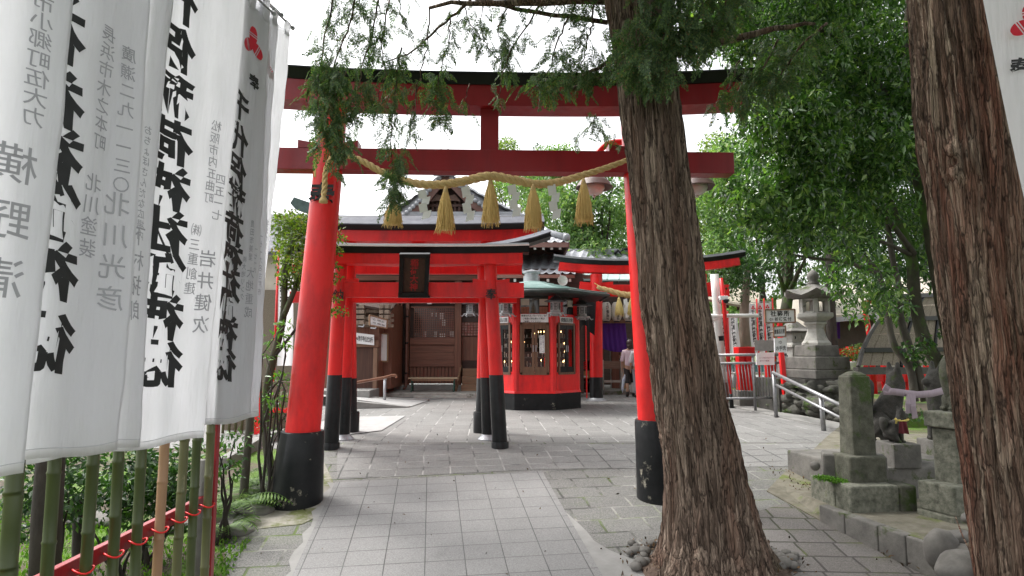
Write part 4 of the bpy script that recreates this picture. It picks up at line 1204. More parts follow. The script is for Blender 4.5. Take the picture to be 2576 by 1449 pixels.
# roof: dark deep eaves, ribbed copper
def roof_ring(r, z): return oct_ring(r, z)
zrim, zap = P(1341,733,13.2).z, P(1336,708,14.75).z
mb = MB(); rr = [(1.16,ze-.02),(1.72,zrim-.03),(1.75,zrim+.0),(1.75,zrim+.05)]
vs = []; fs = []
for (r_, z_) in rr: vs += oct_ring(r_, z_)
for i in range(len(rr)-1):
    for k in range(8): fs.append((i*8+k, i*8+(k+1)%8, (i+1)*8+(k+1)%8, (i+1)*8+k))
fs.append(tuple(range(7,-1,-1))); fs.append(tuple(24+k for k in range(8)))
mb.add(vs, fs); mb.build('eaves', surf('dark_eaves_paint', (.012,.015,.015), (.035,.04,.04), .5, 5, bstr=.1), ki)
mb = MB(); N = 9; prev = None
for i in range(N+1):
    t = i/N; r_ = 1.77 - (1.77-.16)*t; z_ = zrim+.052 + (zap-zrim-.05)*(t**1.25)
    ringv = oct_ring(r_, z_)
    if prev is not None:
        lift = [p+Vector((0,0,.014)) for p in prev]
        mb.add(prev+lift+ringv, [(k,(k+1)%8,8+(k+1)%8,8+k) for k in range(8)] + [(8+k,8+(k+1)%8,16+(k+1)%8,16+k) for k in range(8)])
    prev = ringv
mb.add(prev, [tuple(range(8))])
mb.build('copper_roof', COPPER, ki)
mb = MB(); cp = P(1336,706,14.75); mb.lathe((KC.x-.03,KC.y,zap-.02), [(.19,0),(.19,.14),(.17,.15),(.17,.20),(.215,.215),(.215,.25),(.05,.29)], 20); mb.build('chimney_cap', GALV, ki, 'auto')
mb = MB(); g0 = oct_ring(1.80, zrim+.0)
for k in (6,7,0,1): mb.tube([g0[k], g0[(k+1)%8]], .035, 8)
mb.build('gutter', surf('dark_gutter', (.02,.03,.03), (.05,.065,.06), .5), ki, True)

# hanging iron lanterns round the kiosk
IRON = surf('dull_iron', (.06,.06,.065), (.16,.16,.17), .5, 8, bstr=.15, metal=.5)
LANT = surf('silver_lantern_panel', (.28,.28,.29), (.45,.45,.46), .45, 20, bstr=.2, metal=.4)
def iron_lantern(c, label, s=1.0, group='iron hanging lanterns'):
    c = Vector(c); t = thing('hanging_lantern', c, label, 'lantern', group)
    mb = MB(); mb.lathe(c, [(.03*s,.21*s),(.06*s,.19*s),(.14*s,.13*s),(.23*s,.10*s),(.21*s,.085*s),(.10*s,.085*s)], 6); mb.build('lantern_roof', IRON, t)
    mb = MB(); mb.lathe(c, [(.105*s,-.12*s),(.105*s,.085*s)], 6); body = mb.build('body', LANT, t)
    mb = MB()
    for k in range(6):
        a = R(30+60*k); p = c+Vector((math.cos(a)*.093*s, math.sin(a)*.093*s, 0)); rt = Vector((-math.sin(a),math.cos(a),0))
        for (u0,v0,u1,v1) in ((-.03,-.07,.03,-.07),(-.03,.05,.03,.05),(-.03,-.07,-.03,.05),(.03,-.07,.03,.05),(-.03,-.01,.03,-.01),(0,-.07,0,.05)):
            mb.bar(p+rt*u0*s+Vector((0,0,v0*s)), p+rt*u1*s+Vector((0,0,v1*s)), .008*s, .008*s)
    mb.build('fretwork', INK, body)
    mb = MB(); mb.lathe(c, [(.17*s,-.13*s),(.17*s,-.155*s),(.10*s,-.17*s),(.06*s,-.20*s)], 6)
    for k in range(6):
        a = R(60*k); mb.tube([c+Vector((math.cos(a)*.15*s,math.sin(a)*.15*s,-.14*s)), c+Vector((math.cos(a)*.20*s,math.sin(a)*.20*s,-.20*s)), c+Vector((math.cos(a)*.235*s,math.sin(a)*.235*s,-.185*s))], .012*s, 5)
    mb.build('foot_plate', LANT, t)
    mb = MB(); mb.tube([c+Vector((0,0,.2*s)), c+Vector((0,0,.36*s))], .008*s, 6); mb.build('hook', IRON, t)
    return t
iron_lantern(P(1272,773,13.55), 'iron hanging lantern at the left front corner of the red kiosk', 1.0)
iron_lantern(P(1397,770,13.45), 'iron hanging lantern under the kiosk eaves over the valuables notice', 1.05)
iron_lantern(P(1463,780,14.3), 'dark iron hanging lantern silhouetted at the right side of the kiosk', 1.1)
iron_lantern(P(1184,775,17.6), 'pale iron hanging lantern by the hall stairs', 1.15)
# ------------------------------------------------------------------ main hall
HY = 19.4; ZP = .12
hall = thing('shrine_hall', P(1090,900,HY).xy.to_3d(), 'dark timber shrine hall with latticed wall and grey tiled gable roof', 'shrine building')
def hx(px, Y=HY): return P(px,890,Y).x
def hz(py, Y=HY): return P(1288,py,Y).z
def plate(mb, x0, x1, z0, z1, y, th=.05): mb.box((x0,y,z0),(x1,y+th,z1))
# stepped stone platform
plat = thing('stone_platform', (0,17.6,0), 'low stone step and paved platform in front of the dark hall', 'platform')
mb = MB(); xr0 = P(1151,995,17.5).x
mb.box((xr0,17.4,-.05),(P(1300,995,17.4).x,17.85,.125)); mb.box((P(1050,1000,17.9).x,17.86,-.05),(P(1300,990,17.9).x,19.6,.12))
mb.box((P(1040,1000,17.5).x,17.5,-.05),(xr0-.004,17.85,.06)); mb.box((P(960,1000,17.9).x,17.86,-.05),(P(1050,1000,17.9).x-.004,19.6,.118))
mb.build('step', STONE_PALE, plat, bevel=.015)
mb = MB(); mb.box((hx(965),HY-.12,.11),(hx(1480),HY+.3,hz(968))); mb.build('foundation', CONC, hall, bevel=.01)
# back plane of walls
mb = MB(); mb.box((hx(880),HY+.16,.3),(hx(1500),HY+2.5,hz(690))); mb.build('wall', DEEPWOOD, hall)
# centre bay: lattice window, boards, slatted skirt
x0, x1 = hx(1030), hx(1146)
zb = lambda yc: hz((1100+yc*.3175)*.671)
for (a, b, d) in ((525,605,.10),(785,865,.10),(150,168,.06)): mb = MB(); mb.box((x0,HY-d+.12,zb(b)),(x1,HY+.15,zb(a))); mb.build('cross_beam', DARKWOOD_H, hall, bevel=.006)
mb = MB(); mb.box((x0,HY+.07,zb(785)),(x1,HY+.15,zb(696))); mb.box((x0,HY+.075,zb(694)),(x1,HY+.15,zb(605))); mb.build('panel_board', DARKWOOD_H, hall, bevel=.004)
mb = MB(); n = 13
for i in range(n):
    a = x0+(x1-x0)*i/n; mb.box((a+.006,HY+.08,zb(1060)),(a+(x1-x0)/n-.012,HY+.13,zb(865)))
mb.build('skirt_slats', DARKWOOD_V, hall)
mb = MB()
for u in (.305,.612): mb.box((x0+(x1-x0)*u,HY+.12,zb(990)),(x0+(x1-x0)*u+.012,HY+.135,zb(900)))
mb.build('red_gap_strip', RED, hall)
lat = MB(); NX, NZ = 19, 13; xa, xb, za, zb_ = hx(1040), hx(1141), zb(520), zb(170)
for i in range(NX+1):
    a = xa+(xb-xa)*i/NX; lat.box((a-.010,HY+.055,za),(a+.010,HY+.085,zb_))
for j in range(NZ+1):
    a = za+(zb_-za)*j/NZ; lat.box((xa,HY+.065,a-.010),(xb,HY+.095,a+.010))
lt_ = lat.build('lattice_window', DARKWOOD_V, hall)
GLW = glassy('hall_window_glass', (.05,.04,.04), .08)
mb = MB(); mb.box((xa,HY+.10,za),(xb,HY+.12,zb_)); mb.build('window_glass', GLW, lt_)
for (u0,u1,v0,v1) in ((.42,.47,.72,.84),(.52,.56,.70,.86),(.62,.75,.60,.83),(.24,.30,.02,.20),(.50,.58,.02,.20),(.62,.80,.02,.16),(.88,1,.03,.2),(.70,.78,.40,.62)):
    mb = MB(); mb.box((xa+(xb-xa)*u0,HY+.097,za+(zb_-za)*v0),(xa+(xb-xa)*u1,HY+.099,za+(zb_-za)*v1)); mb.build('paper_screen', PAPER, lt_)
mb = MB()
for px, wd in ((1001,.16),(1024,.10),(1152,.20),(1006,.10)): mb.box((hx(px)-wd/2,HY-.06,.3 if px != 1152 else .25),(hx(px)+wd/2,HY+.15,hz(700)))
mb.build('post', DARKWOOD_V, hall, bevel=.008)
mb = MB(); mb.box((hx(965),HY-.02,zb(775)),(hx(992),HY+.12,zb(725))); mb.box((hx(965),HY+.0,zb(1100)),(hx(1030),HY+.14,zb(1060))); mb.build('sill_beam', DARKWOOD_H, hall)
mb = MB()
for i in range(3): mb.box((hx(966+9*i),HY+.05,zb(1055)),(hx(973+9*i),HY+.12,zb(785)))
mb.build('skirt_slats', DARKWOOD_V, hall)
# stairs to the red-screened door at the right
sx0, sx1 = hx(1162,19.0), hx(1225,19.0)
mb = MB()
for i, yc in enumerate((1075,980,885,780)):
    zt = hz((1100+yc*.3175)*.671, 18.9+i*.25); mb.box((sx0,18.8+i*.26,.12),(sx1,20.3,zt))
mb.build('stair_flight', WOODMID, hall, bevel=.006)
mb = MB(); mb.bar((sx0-.13,18.55,.15), (sx0-.05,19.5,hz(920)), .05, .12); mb.build('stair_stringer', WOODMID, hall)
mb = MB(); mb.box((hx(1158,19.55),19.55,1.0),(hx(1235,19.55),19.6,hz((1100+510*.3175)*.671,19.6))); mb.build('door_panel', DARKWOOD_V, hall)
lat = MB(); xa2, xb2 = hx(1160,19.55), hx(1212,19.55); z2a, z2b = hz((1100+500*.3175)*.671,19.6), hz((1100+345*.3175)*.671,19.6)
for i in range(8):
    a = xa2+(xb2-xa2)*i/7; lat.box((a-.009,19.50,z2a),(a+.009,19.53,z2b))
for j in range(6):
    a = z2a+(z2b-z2a)*j/5; lat.box((xa2,19.51,a-.009),(xb2,19.54,a+.009))
l2 = lat.build('lattice_door', DARKWOOD_V, hall)
mb = MB(); mb.box((xa2,19.545,z2a),(xb2,19.56,z2b)); mb.build('red_screen', surf('red_white_screen', (.42,.05,.04), (.62,.50,.46), .7, 9, bstr=.05), l2)
# lintels, eaves and roof
mb = MB(); mb.box((hx(880),HY-.25,hz(752)),(hx(1500),HY+.16,hz(738))); mb.box((hx(880),HY-.12,hz(706)),(hx(1500),HY+.16,hz(694))); mb.build('lintel', DARKWOOD_H, hall)
def tiled(name, mats, grid, parent, nu, nv, amp=.035, pitch=.24, lip=.025):
    "tile-covered slope: bilinear patch corners a (eave left), b (eave right), c (ridge right), d (ridge left) with rolls and stepped courses"
    a, b, c, d, sag = grid; a, b, c, d = map(Vector, (a,b,c,d))
    W_ = (b-a).length; cols = max(3,int(W_/pitch)); per = 6
    nrm = (b-a).cross(d-a).normalized(); nrm = nrm if nrm.z > 0 else -nrm
    V, idx = [], []
    rows = nv*2
    for j in range(rows+1):
        t = (j//2 + (j % 2))/nv if False else j/rows
        row = []
        for i in range(cols*per+1):
            u = i/(cols*per); p = a.lerp(b,u).lerp(d.lerp(c,u), t)
            p = p - Vector((0,0,sag*math.sin(math.pi*t)))
            ph = (u*cols) % 1.0
            roll = max(0, math.cos((ph-.5)*2*math.pi*.9))**1.5*amp*1.6 - amp*.3*math.cos(ph*2*math.pi)
            step_ = lip*(1-((t*nv) % 1.0)) if j % 2 == 0 else 0
            p = p + nrm*(roll + (lip if j % 2 == 0 else 0)); row.append(len(V)); V.append(p)
        idx.append(row)
    mb = MB(); fs = []
    for j in range(rows):
        for i in range(cols*per): fs.append((idx[j][i], idx[j][i+1], idx[j+1][i+1], idx[j+1][i]))
    mb.add(V, fs); return mb.build(name, mats, parent)
EY = 17.9
ea, eb = P(820,606,EY), P(1428,606,EY); ea.z = eb.z = P(1125,612,EY).z
gy = 19.6
ra, rb = P(965,553,gy), P(1322,550,gy); zr = (ra.z+rb.z)/2; ra.z = rb.z = zr
tiled('hip_tiles', TILE, (ea, eb, rb, ra, .12), hall, 1, 9)
back = Vector((0,7.0,0))
bl, br = Vector((ea.x, 27, ea.z)), Vector((eb.x, 27, eb.z))
tiled('hip_tiles', TILE, (eb, br, Vector((rb.x,26,zr)), rb, .12), hall, 1, 9)
tiled('hip_tiles', TILE, (bl, ea, ra, Vector((ra.x,26,zr)), .12), hall, 1, 9)
apx = P(1122,444,gy-.1)
tiled('gable_tiles', TILE, (rb+Vector((.35,-.3,-.12)), Vector((rb.x+.35,26,zr-.12)), Vector((apx.x,26,apx.z)), Vector((apx.x,gy-.4,apx.z)), .10), hall, 1, 10)
tiled('gable_tiles', TILE, (Vector((ra.x-.35,26,zr-.12)), ra+Vector((-.35,-.3,-.12)), Vector((apx.x,gy-.4,apx.z)), Vector((apx.x,26,apx.z)), .10), hall, 1, 10)
for s, e, px_i in ((1, rb, 1250), (-1, ra, 1012)):
    inn = P(px_i,548,gy-.42); out_ = Vector((e.x+s*.30,gy+.5,zr-.08)); tp = Vector((apx.x,gy-.45,apx.z+.02))
    q_ = (out_, inn, tp+Vector((s*.03,0,0)), tp+Vector((s*.16,.3,-.02))) if s < 0 else (inn, out_, tp+Vector((.16,.3,-.02)), tp+Vector((.03,0,0)))
    tiled('verge_slope_tiles', TILE, (*q_, .08), hall, 1, 12, .03, .16, .02)
# verge tiles with round ends down the gable
mb = MB()
for s, e in ((1, rb), (-1, ra)):
    top = Vector((apx.x,gy-.42,apx.z+.03)); bot = P(1250 if s > 0 else 1012,548,gy-.44); n = 13
    for i in range(n):
        p = bot.lerp(top,(i+.4)/n) - Vector((0,0,.10*math.sin(math.pi*(i+.4)/n)))
        mb.tube([p+Vector((0,-.06,.05)), p+Vector((0,.2,.05))], .062, 12)
mb.build('verge_tiles', TILE, hall, True)
mb = MB(); mb.box((apx.x-.16,gy-.5,apx.z-.02),(apx.x+.16,26,apx.z+.28)); mb.tube([(apx.x,gy-.6,apx.z+.33),(apx.x,26,apx.z+.33)], .1, 10); mb.build('ridge', TILE, hall, True)
mb = MB(); mb.slab([Vector((apx.x+sx_*.34,gy-.62,apx.z+zz_)) for sx_, zz_ in ((-1,-.1),(-.8,.25),(-.45,.42),(-.35,.75),(0,.62),(.35,.75),(.45,.42),(.8,.25),(1,-.1))], (0,.12,0)); mb.build('ridge_end', TILE, hall)
mb = MB()
for s, e in ((1, rb), (-1, ra)):
    top = Vector((apx.x,gy-.36,apx.z-.10)); bot = P(1245 if s > 0 else 1018,556,gy-.40); md = top.lerp(bot,.5)-Vector((0,0,.10))
    mb.bar(top, md, .09, .20, (0,0,1)); mb.bar(md, bot, .09, .20, (0,0,1))
mb.build('bargeboard', surf('bargeboard_wood', (.10,.045,.035), (.17,.085,.07), .6, 5, (1,1,1), .2), hall)
mb = MB(); mb.slab([Vector((apx.x,gy+.1,apx.z-.1)), Vector((rb.x+.2,gy+.1,zr-.1)), Vector((ra.x-.2,gy+.1,zr-.1))], (0,.1,0)); mb.build('gable_wall', DEEPWOOD, hall)
mb = MB(); hw = (rb.x-ra.x)/2; hh = apx.z-zr
for i in range(-7,8):
    u = i/8*.5; mb.box((apx.x+u*hw*2*.5-.03,gy+.02,zr),(apx.x+u*hw*2*.5+.03,gy+.08,zr+hh*(1-abs(u))*.62))
mb.box((apx.x-hw*.62,gy,zr+hh*.30),(apx.x+hw*.62,gy+.06,zr+hh*.36)); mb.box((apx.x-hw*.8,gy-.03,zr),(apx.x+hw*.8,gy+.06,zr+.12))
mb.build('gable_lattice', surf('gable_wood', (.075,.035,.028), (.13,.065,.05), .6, 6), hall)
mb = MB(); mb.slab([Vector((apx.x+a_*.62,gy-.12,apx.z-.52-b_*.5)) for a_, b_ in ((-.75,.55),(-.45,.1),(-.18,.22),(0,-.15),(.18,.22),(.45,.1),(.75,.55),(.3,.5),(0,.85),(-.3,.5))], (0,.06,0)); mb.build('gable_carving', surf('carved_wood', (.13,.075,.06), (.21,.13,.105), .7, 12, bstr=.6, bdist=.02), hall)
mb = MB(); mb.box((ra.x+.4,gy-.45,zr+.02),(rb.x-.4,gy-.36,zr+.14)); mb.build('gable_drip_tiles', TILE, hall)
# rafters under the front and right eaves
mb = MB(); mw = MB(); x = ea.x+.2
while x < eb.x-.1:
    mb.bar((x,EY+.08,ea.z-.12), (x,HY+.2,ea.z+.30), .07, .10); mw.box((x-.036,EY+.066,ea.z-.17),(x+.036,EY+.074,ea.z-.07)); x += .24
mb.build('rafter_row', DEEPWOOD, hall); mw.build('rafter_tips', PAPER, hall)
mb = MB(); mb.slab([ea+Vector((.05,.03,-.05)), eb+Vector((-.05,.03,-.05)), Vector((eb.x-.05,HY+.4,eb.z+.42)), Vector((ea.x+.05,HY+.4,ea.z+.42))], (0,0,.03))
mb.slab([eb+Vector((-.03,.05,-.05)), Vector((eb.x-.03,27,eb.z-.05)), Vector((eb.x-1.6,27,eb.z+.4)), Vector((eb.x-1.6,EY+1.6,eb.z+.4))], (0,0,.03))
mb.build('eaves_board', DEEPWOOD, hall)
mb = MB(); mb.bar(ea+Vector((0,-.02,-.05)), eb+Vector((0,-.02,-.05)), .06, .14); mb.bar(eb+Vector((.02,0,-.05)), Vector((eb.x+.02,27,eb.z-.05)), .06, .14); mb.build('fascia', surf('fascia_wood', (.16,.08,.07), (.24,.13,.11), .6, 5), hall)
mb = MB(); mb.tube([rb+Vector((.05,-.1,.05)), rb.lerp(eb,.55)+Vector((0,0,-.02)), eb+Vector((.0,.0,.16))], .10, 10); mb.lathe(eb+Vector((-.03,.05,.08)), [(.0,0),(.10,.02),(.11,.14),(.07,.2),(.0,.22)], 12); mb.build('hip_ridge', TILE, hall, True)
# upper wall seen between the gate beams
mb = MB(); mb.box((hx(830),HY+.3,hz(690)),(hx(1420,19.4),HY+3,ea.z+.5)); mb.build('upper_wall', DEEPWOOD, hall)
# lower tiled roof running on to the right
l0, l1, l2_, l3 = P(1240,690,17.2), P(1445,682,17.2), P(1480,640,20), P(1240,640,20)
l1.z = l0.z; l2_.z = l3.z = P(1400,634,20).z
side = thing('side_roof', ((l0.x+l1.x)/2,18.5,0), 'grey tiled lower roof on dark eaves behind the candle kiosk', 'roofed corridor')
tiled('tiles', TILE, (l0, l1, l2_, l3, .1), side, 1, 11, .024, .21, .016)
mb = MB(); mb.bar(l0+Vector((0,-.02,-.06)), l1+Vector((0,-.02,-.06)), .05, .09); mb.build('fascia', surf('fascia_wood_red', (.20,.09,.07), (.28,.14,.11), .6, 5), side)
mb = MB(); mb.box((l0.x,17.9,0.1),(l1.x+.3,18.2,l0.z+.25)); mb.build('wall', DEEPWOOD, side)
mb = MB(); mw = MB(); x = l0.x
while x < l1.x:
    mb.bar((x,17.25,l0.z-.14), (x,18.2,l0.z+.1), .06, .08); mw.box((x-.034,17.225,l0.z-.20),(x+.034,17.235,l0.z-.12)); x += .30
mb.build('rafter_row', DEEPWOOD, side); mw.build('rafter_tips', PAPER, side)
# farther roof with a long ridge behind the inner gate
f0, f1 = P(1430,668,24), P(1700,668,24); f1.z = f0.z; f2, f3 = P(1700,648,27), P(1380,648,27); f2.z = f3.z = P(1500,642,27).z
far = thing('inner_roof', ((f0.x+f1.x)/2,25,0), 'long low tiled roof with curled ridge end above the inner gate', 'roofed corridor')
tiled('tiles', TILE, (f0, f1, f2, f3, .05), far, 1, 5, .05, .35)
mb = MB(); mb.box((f3.x,26.9,f3.z-.1),(f2.x,27.2,f3.z+.16)); mb.tube([(f3.x,27.05,f3.z+.2),(f2.x,27.05,f3.z+.2)], .09, 8); mb.build('ridge', TILE, far)
mb = MB(); cx_ = P(1560,640,26.8); mb.tube([cx_+Vector((-.25,-.1,0)),cx_+Vector((-.1,-.1,.16)),cx_+Vector((0,-.1,.04)),cx_+Vector((.12,-.1,.2)),cx_+Vector((.32,-.1,.22)),cx_+Vector((.36,-.1,.12))], .06, 8); mb.build('ridge_curl', BLACK, far, True)
mb = MB(); mb.box((f0.x,25,0),(f1.x,25.2,f0.z+.2)); mb.build('wall', DEEPWOOD, far)

# ridge of another shrine behind the left maple
anx = thing('annex_building', P(760,900,22).xy.to_3d(), 'annex with verdigris ridge end poking above the maple on the left', 'shrine building')
mb = MB(); p0 = P(742,525,22); mb.slab([p0+Vector((0,0,0)), p0+Vector((-.18,0,.2)), p0+Vector((-.05,0,.42)), p0+Vector((.7,0,.16)), p0+Vector((1.2,0,-.1)), p0+Vector((1.0,0,-.35))], (0,.3,0)); mb.build('ridge_end', surf('dark_copper', (.03,.055,.05), (.08,.13,.12), .5, 5), anx)
mb = MB(); q0, q1 = P(560,640,21), P(800,640,21); mb.slab([q0, q1, P(800,545,24), P(560,545,24)], (0,0,.1)); mb.build('roof', SLATE, anx)
mb = MB(); mb.box((P(560,900,21.6).x,21.6,0),(P(862,900,21.6).x,24,P(600,640,21.6).z)); mb.build('wall', PLASTER, anx)
mb = MB(); mb.box((P(560,900,21.5).x,21.5,0),(P(862,900,21.5).x,21.59,P(600,730,21.6).z)); mb.build('timber_skirt', GREYWOOD, anx)

# ------------------------------------------------------------------ left wing with signs and ramp
WY = 16.9
wing = thing('hall_wing', (P(915,900,WY).x,WY,0), 'timber wing of the hall with plank door, corbels and sign boards', 'shrine building')
wx = lambda px, Y=WY: P(px,890,Y).x
wz = lambda yc, Y=WY: P(1288,(1100+yc*.3175)*.671,Y).z
mb = MB(); mb.box((wx(800),WY+.1,0.0),(wx(951),WY+2.4,wz(120))); mb.build('wall', DARKWOOD_V, wing)
mb = MB(); mb.box((wx(845),WY+.03,.3),(wx(943),WY+.09,wz(640))); mb.build('door', wood('door_planks', (.05,.019,.012), (.10,.04,.024), 'Z'), wing)
mb = MB(); WB = surf('worn_beam', (.15,.075,.045), (.24,.13,.085), .6, 4, (.6,8,8)); mb.box((wx(840),WY-.06,wz(635)),(wx(953),WY+.09,wz(555))); mb.build('rail', WB, wing, bevel=.006); mb = MB(); mb.box((wx(840),WY-.02,.28),(wx(950),WY+.09,wz(1135))); mb.build('rail', WB, wing, bevel=.006)
mb = MB(); mb.box((wx(941),WY-.10,.25),(wx(951),WY+.09,wz(640)));mb.build('post', surf('worn_post', (.16,.085,.05), (.25,.14,.09), .6, 4, (8,8,.6)), wing, bevel=.006)
mb = MB(); mb.box((wx(953,17.6),17.6,.25),(wx(985,17.6),19.3,wz(100,17.6))); mb.build('return_wall', DARKWOOD_V, wing)
mb = MB()
for i, (yc, xe, dd) in enumerate(((155,1000,.05),(215,975,.2),(255,1002,.0),(300,975,.2),(315,998,.0),(355,975,.25),(380,996,.0))):
    mb.bar((wx(880),WY-.1-.25*(i%2),wz(yc)), (wx(min(xe,985)),WY+.0-.25*(i%2)+.2,wz(yc)), .11, .085)
for px in (893,905,917,968,978):
    for yc in (170,230,290,350): mb.cbox((wx(px),WY-.32,wz(yc)), (.14,.35,.10))
mb.build('corbel', surf('corbel_wood', (.17,.12,.09), (.30,.23,.18), .7, 6), wing, bevel=.004)
mb = MB(); mb.slab([(wx(870),WY-.6,wz(140)),(wx(985),WY-.3,wz(230)),(wx(985),WY+.6,wz(120)),(wx(870),WY+.6,wz(20))], (0,0,.06)); mb.build('porch_roof', DEEPWOOD, wing)
mb = MB()
for px, yc in ((905,385),(945,410),(978,425),(1012,440)): pass
for px, yc in ((896,383),(926,405),(956,425)): mb.tube([(wx(px-12),WY-.62,wz(yc-5)),(wx(px),WY-.62,wz(yc)),(wx(px+2),WY-.62,wz(yc-25))], .018, 6)
mb.build('gutter_hook', GALV, wing)
def board(name, a, b, c, d, lines, fmat, label, cat='sign', border=.03, bold=.01, th=.03, group=None, step=.95, sx=1.0, ink=None):
    "sign board from its four corners (top left, top right, bottom right, bottom left)"
    a, b, c, d = map(Vector, (a,b,c,d)); rt = (b-a).normalized(); dn = (d-a).normalized(); nn = rt.cross(dn)
    if nn.y > 0: nn = -nn
    nn.normalize(); o0 = (a+b+c+d)/4
    t = thing(name, o0, label, cat, group)
    mb = MB(); mb.slab([a,b,c,d], -nn*th); bd = mb.build('board', SIGNWHITE, t)
    if fmat:
        mb = MB()
        for p, q in ((a,b),(d,c),(a,d),(b,c)): mb.bar(p+nn*.004, q+nn*.004, border*1.3, border, nn.cross((q-p)))
        mb.build('frame', fmat, t)
    for (u, v, txt, s) in lines:
        mb = MB(); write(mb, txt, o0+rt*u+dn*v+nn*.0035, rt, -dn, s, False, step, bold, sx); mb.build('lettering', ink or INK, bd)
    return t
s1 = [P((1280+x*.3175)*.671,(1100+y*.3175)*.671,16.1) for x,y in ((330,255),(538,312),(533,412),(330,375))]
for p, yy in zip(s1, (15.9,16.5,16.5,15.9)): pass
s1 = [P((1280+x*.3175)*.671,(1100+y*.3175)*.671,Y) for x,y,Y in ((330,255,15.9),(538,312,16.4),(533,412,16.4),(330,375,15.9))]
board('direction_sign', *s1, [(-.16,-.04,'⇦出口',.055),(.02,-.04,'⇧社務所',.048),(.17,-.04,'出口⇨',.05),(-.14,.045,'お手洗',.046),(.03,.045,'祈祷受付',.042),(.17,.045,'美術館',.042)], WOODMID, 'white framed direction sign with three groups of characters on the corbelled wall', sx=.8, step=.95)
s2 = [P((1280+x*.3175)*.671,(1100+y*.3175)*.671,16.75) for x,y in ((162,463),(383,490),(385,612),(162,590))]
board('return_sign', *s2, [(0,0,'⇐熊手等仮返納所',.15)], None, 'long white board lettered in one line above the plank door', sx=.40, bold=.015, step=.92)
s3 = [P((1280+x*.3175)*.671,(1100+y*.3175)*.671,17.3) for x,y in ((455,470),(548,480),(545,805),(455,800))]
tb = board('notice_case', *s3, [], surf('brass_wood', (.20,.11,.05), (.30,.18,.09), .5, 5), 'tall narrow framed notice sheet on the wing wall', 'notice', .035)
mb = MB()
o0 = sum(s3, Vector())/4
for i in range(9):
    write(mb, '奉納初穂料'[i%5], o0+Vector((-.12,-.012,.42-.1*i)) if i < 3 else o0+Vector((-.13+.03*(i%2),-.012,-.25-.06*(i-3))), (1,0,0), (0,0,1), .045)
mb.build('lettering', INKGREY, [c for c in bpy.data.objects if c.parent == tb and c.name.startswith('board')][0])
s4 = [P((1280+x*.3175)*.671,(1100+y*.3175)*.671,16.7) for x,y in ((128,545),(157,550),(157,592),(128,588))]
board('small_sign', *s4, [(.03,0,'封',.09)], None, 'tiny white sign half hidden behind the red pillar', bold=.012)
# ramp: two low concrete walls and the sloping floor, with its handrail
rampw = thing('concrete_ramp', G(960,1020), 'sloping concrete ramp with low side walls up to the wing door', 'ramp')
gp = lambda x, y: G((1280+x*.3175)*.671, (1100+y*.3175)*.671)
a0, a1 = gp(100,1366), gp(790,1352); A0h = P((1280+100*.3175)*.671,(1100+1270*.3175)*.671,a0.y).z
mb = MB(); th = Vector((0.02,.18,0))
mb.add([a0,a1,a1+th,a0+th,Vector((a0.x,a0.y,A0h)),a1+Vector((0,0,.03)),a1+th+Vector((0,0,.03)),Vector((a0.x,a0.y,A0h))+th],[(3,2,1,0),(4,5,6,7),(0,1,5,4),(1,2,6,5),(2,3,7,6),(3,0,4,7)])
b0, b1 = Vector((wx(800),15.9,0)), gp(1020,1275); b0.y = 15.4
zt0 = P((1280+145*.3175)*.671,(1100+1185*.3175)*.671,15.6).z
mb.add([b0,b1,b1+th,b0+th,Vector((b0.x,b0.y,zt0)),b1+Vector((0,0,.05)),b1+th+Vector((0,0,.05)),Vector((b0.x,b0.y,zt0))+th],[(3,2,1,0),(4,5,6,7),(0,1,5,4),(1,2,6,5),(2,3,7,6),(3,0,4,7)])
mb.build('side_wall', CONC, rampw, bevel=.012)
mb = MB(); mb.add([a0+th+Vector((0,0,.02)), a1+th+Vector((0,0,.02)), b1+Vector((0,0,.02)), Vector((b0.x,b0.y,.25)), Vector((a0.x,a0.y+.2,.2))], [(0,1,2,3,4)]); mb.build('ramp_floor', M_PATCH, rampw)
mb = MB(); mb.box((wx(800),15.8,0),(wx(955),16.95,.3)); mb.build('landing', CONC, rampw, bevel=.01)
hr = thing('handrail', gp(510,1305), 'brown pipe handrail with curved end on a grey post beside the ramp', 'handrail')
hp = lambda x, y, Y: P((1280+x*.3175)*.671, (1100+y*.3175)*.671, Y)
mb = MB(); mb.tube([hp(20,1085,13.4), hp(135,1060,13.8), hp(490,998,14.8), hp(600,968,15.1), hp(632,966,15.2), hp(648,976,15.2), hp(648,998,15.2)], .032, 10); mb.build('rail', surf('copper_rail', (.22,.10,.06), (.33,.17,.11), .4, 6, metal=.3), hr, True)
pf = gp(508,1303); mb = MB(); mb.tube([pf-Vector((0,0,.05)), Vector((pf.x,pf.y,hp(510,1000,pf.y).z))], .035, 12); mb.lathe((pf.x,pf.y,hp(510,1020,pf.y).z), [(.045,0),(.045,.07),(.03,.08)], 12); mb.build('post', GALV, hr, True)
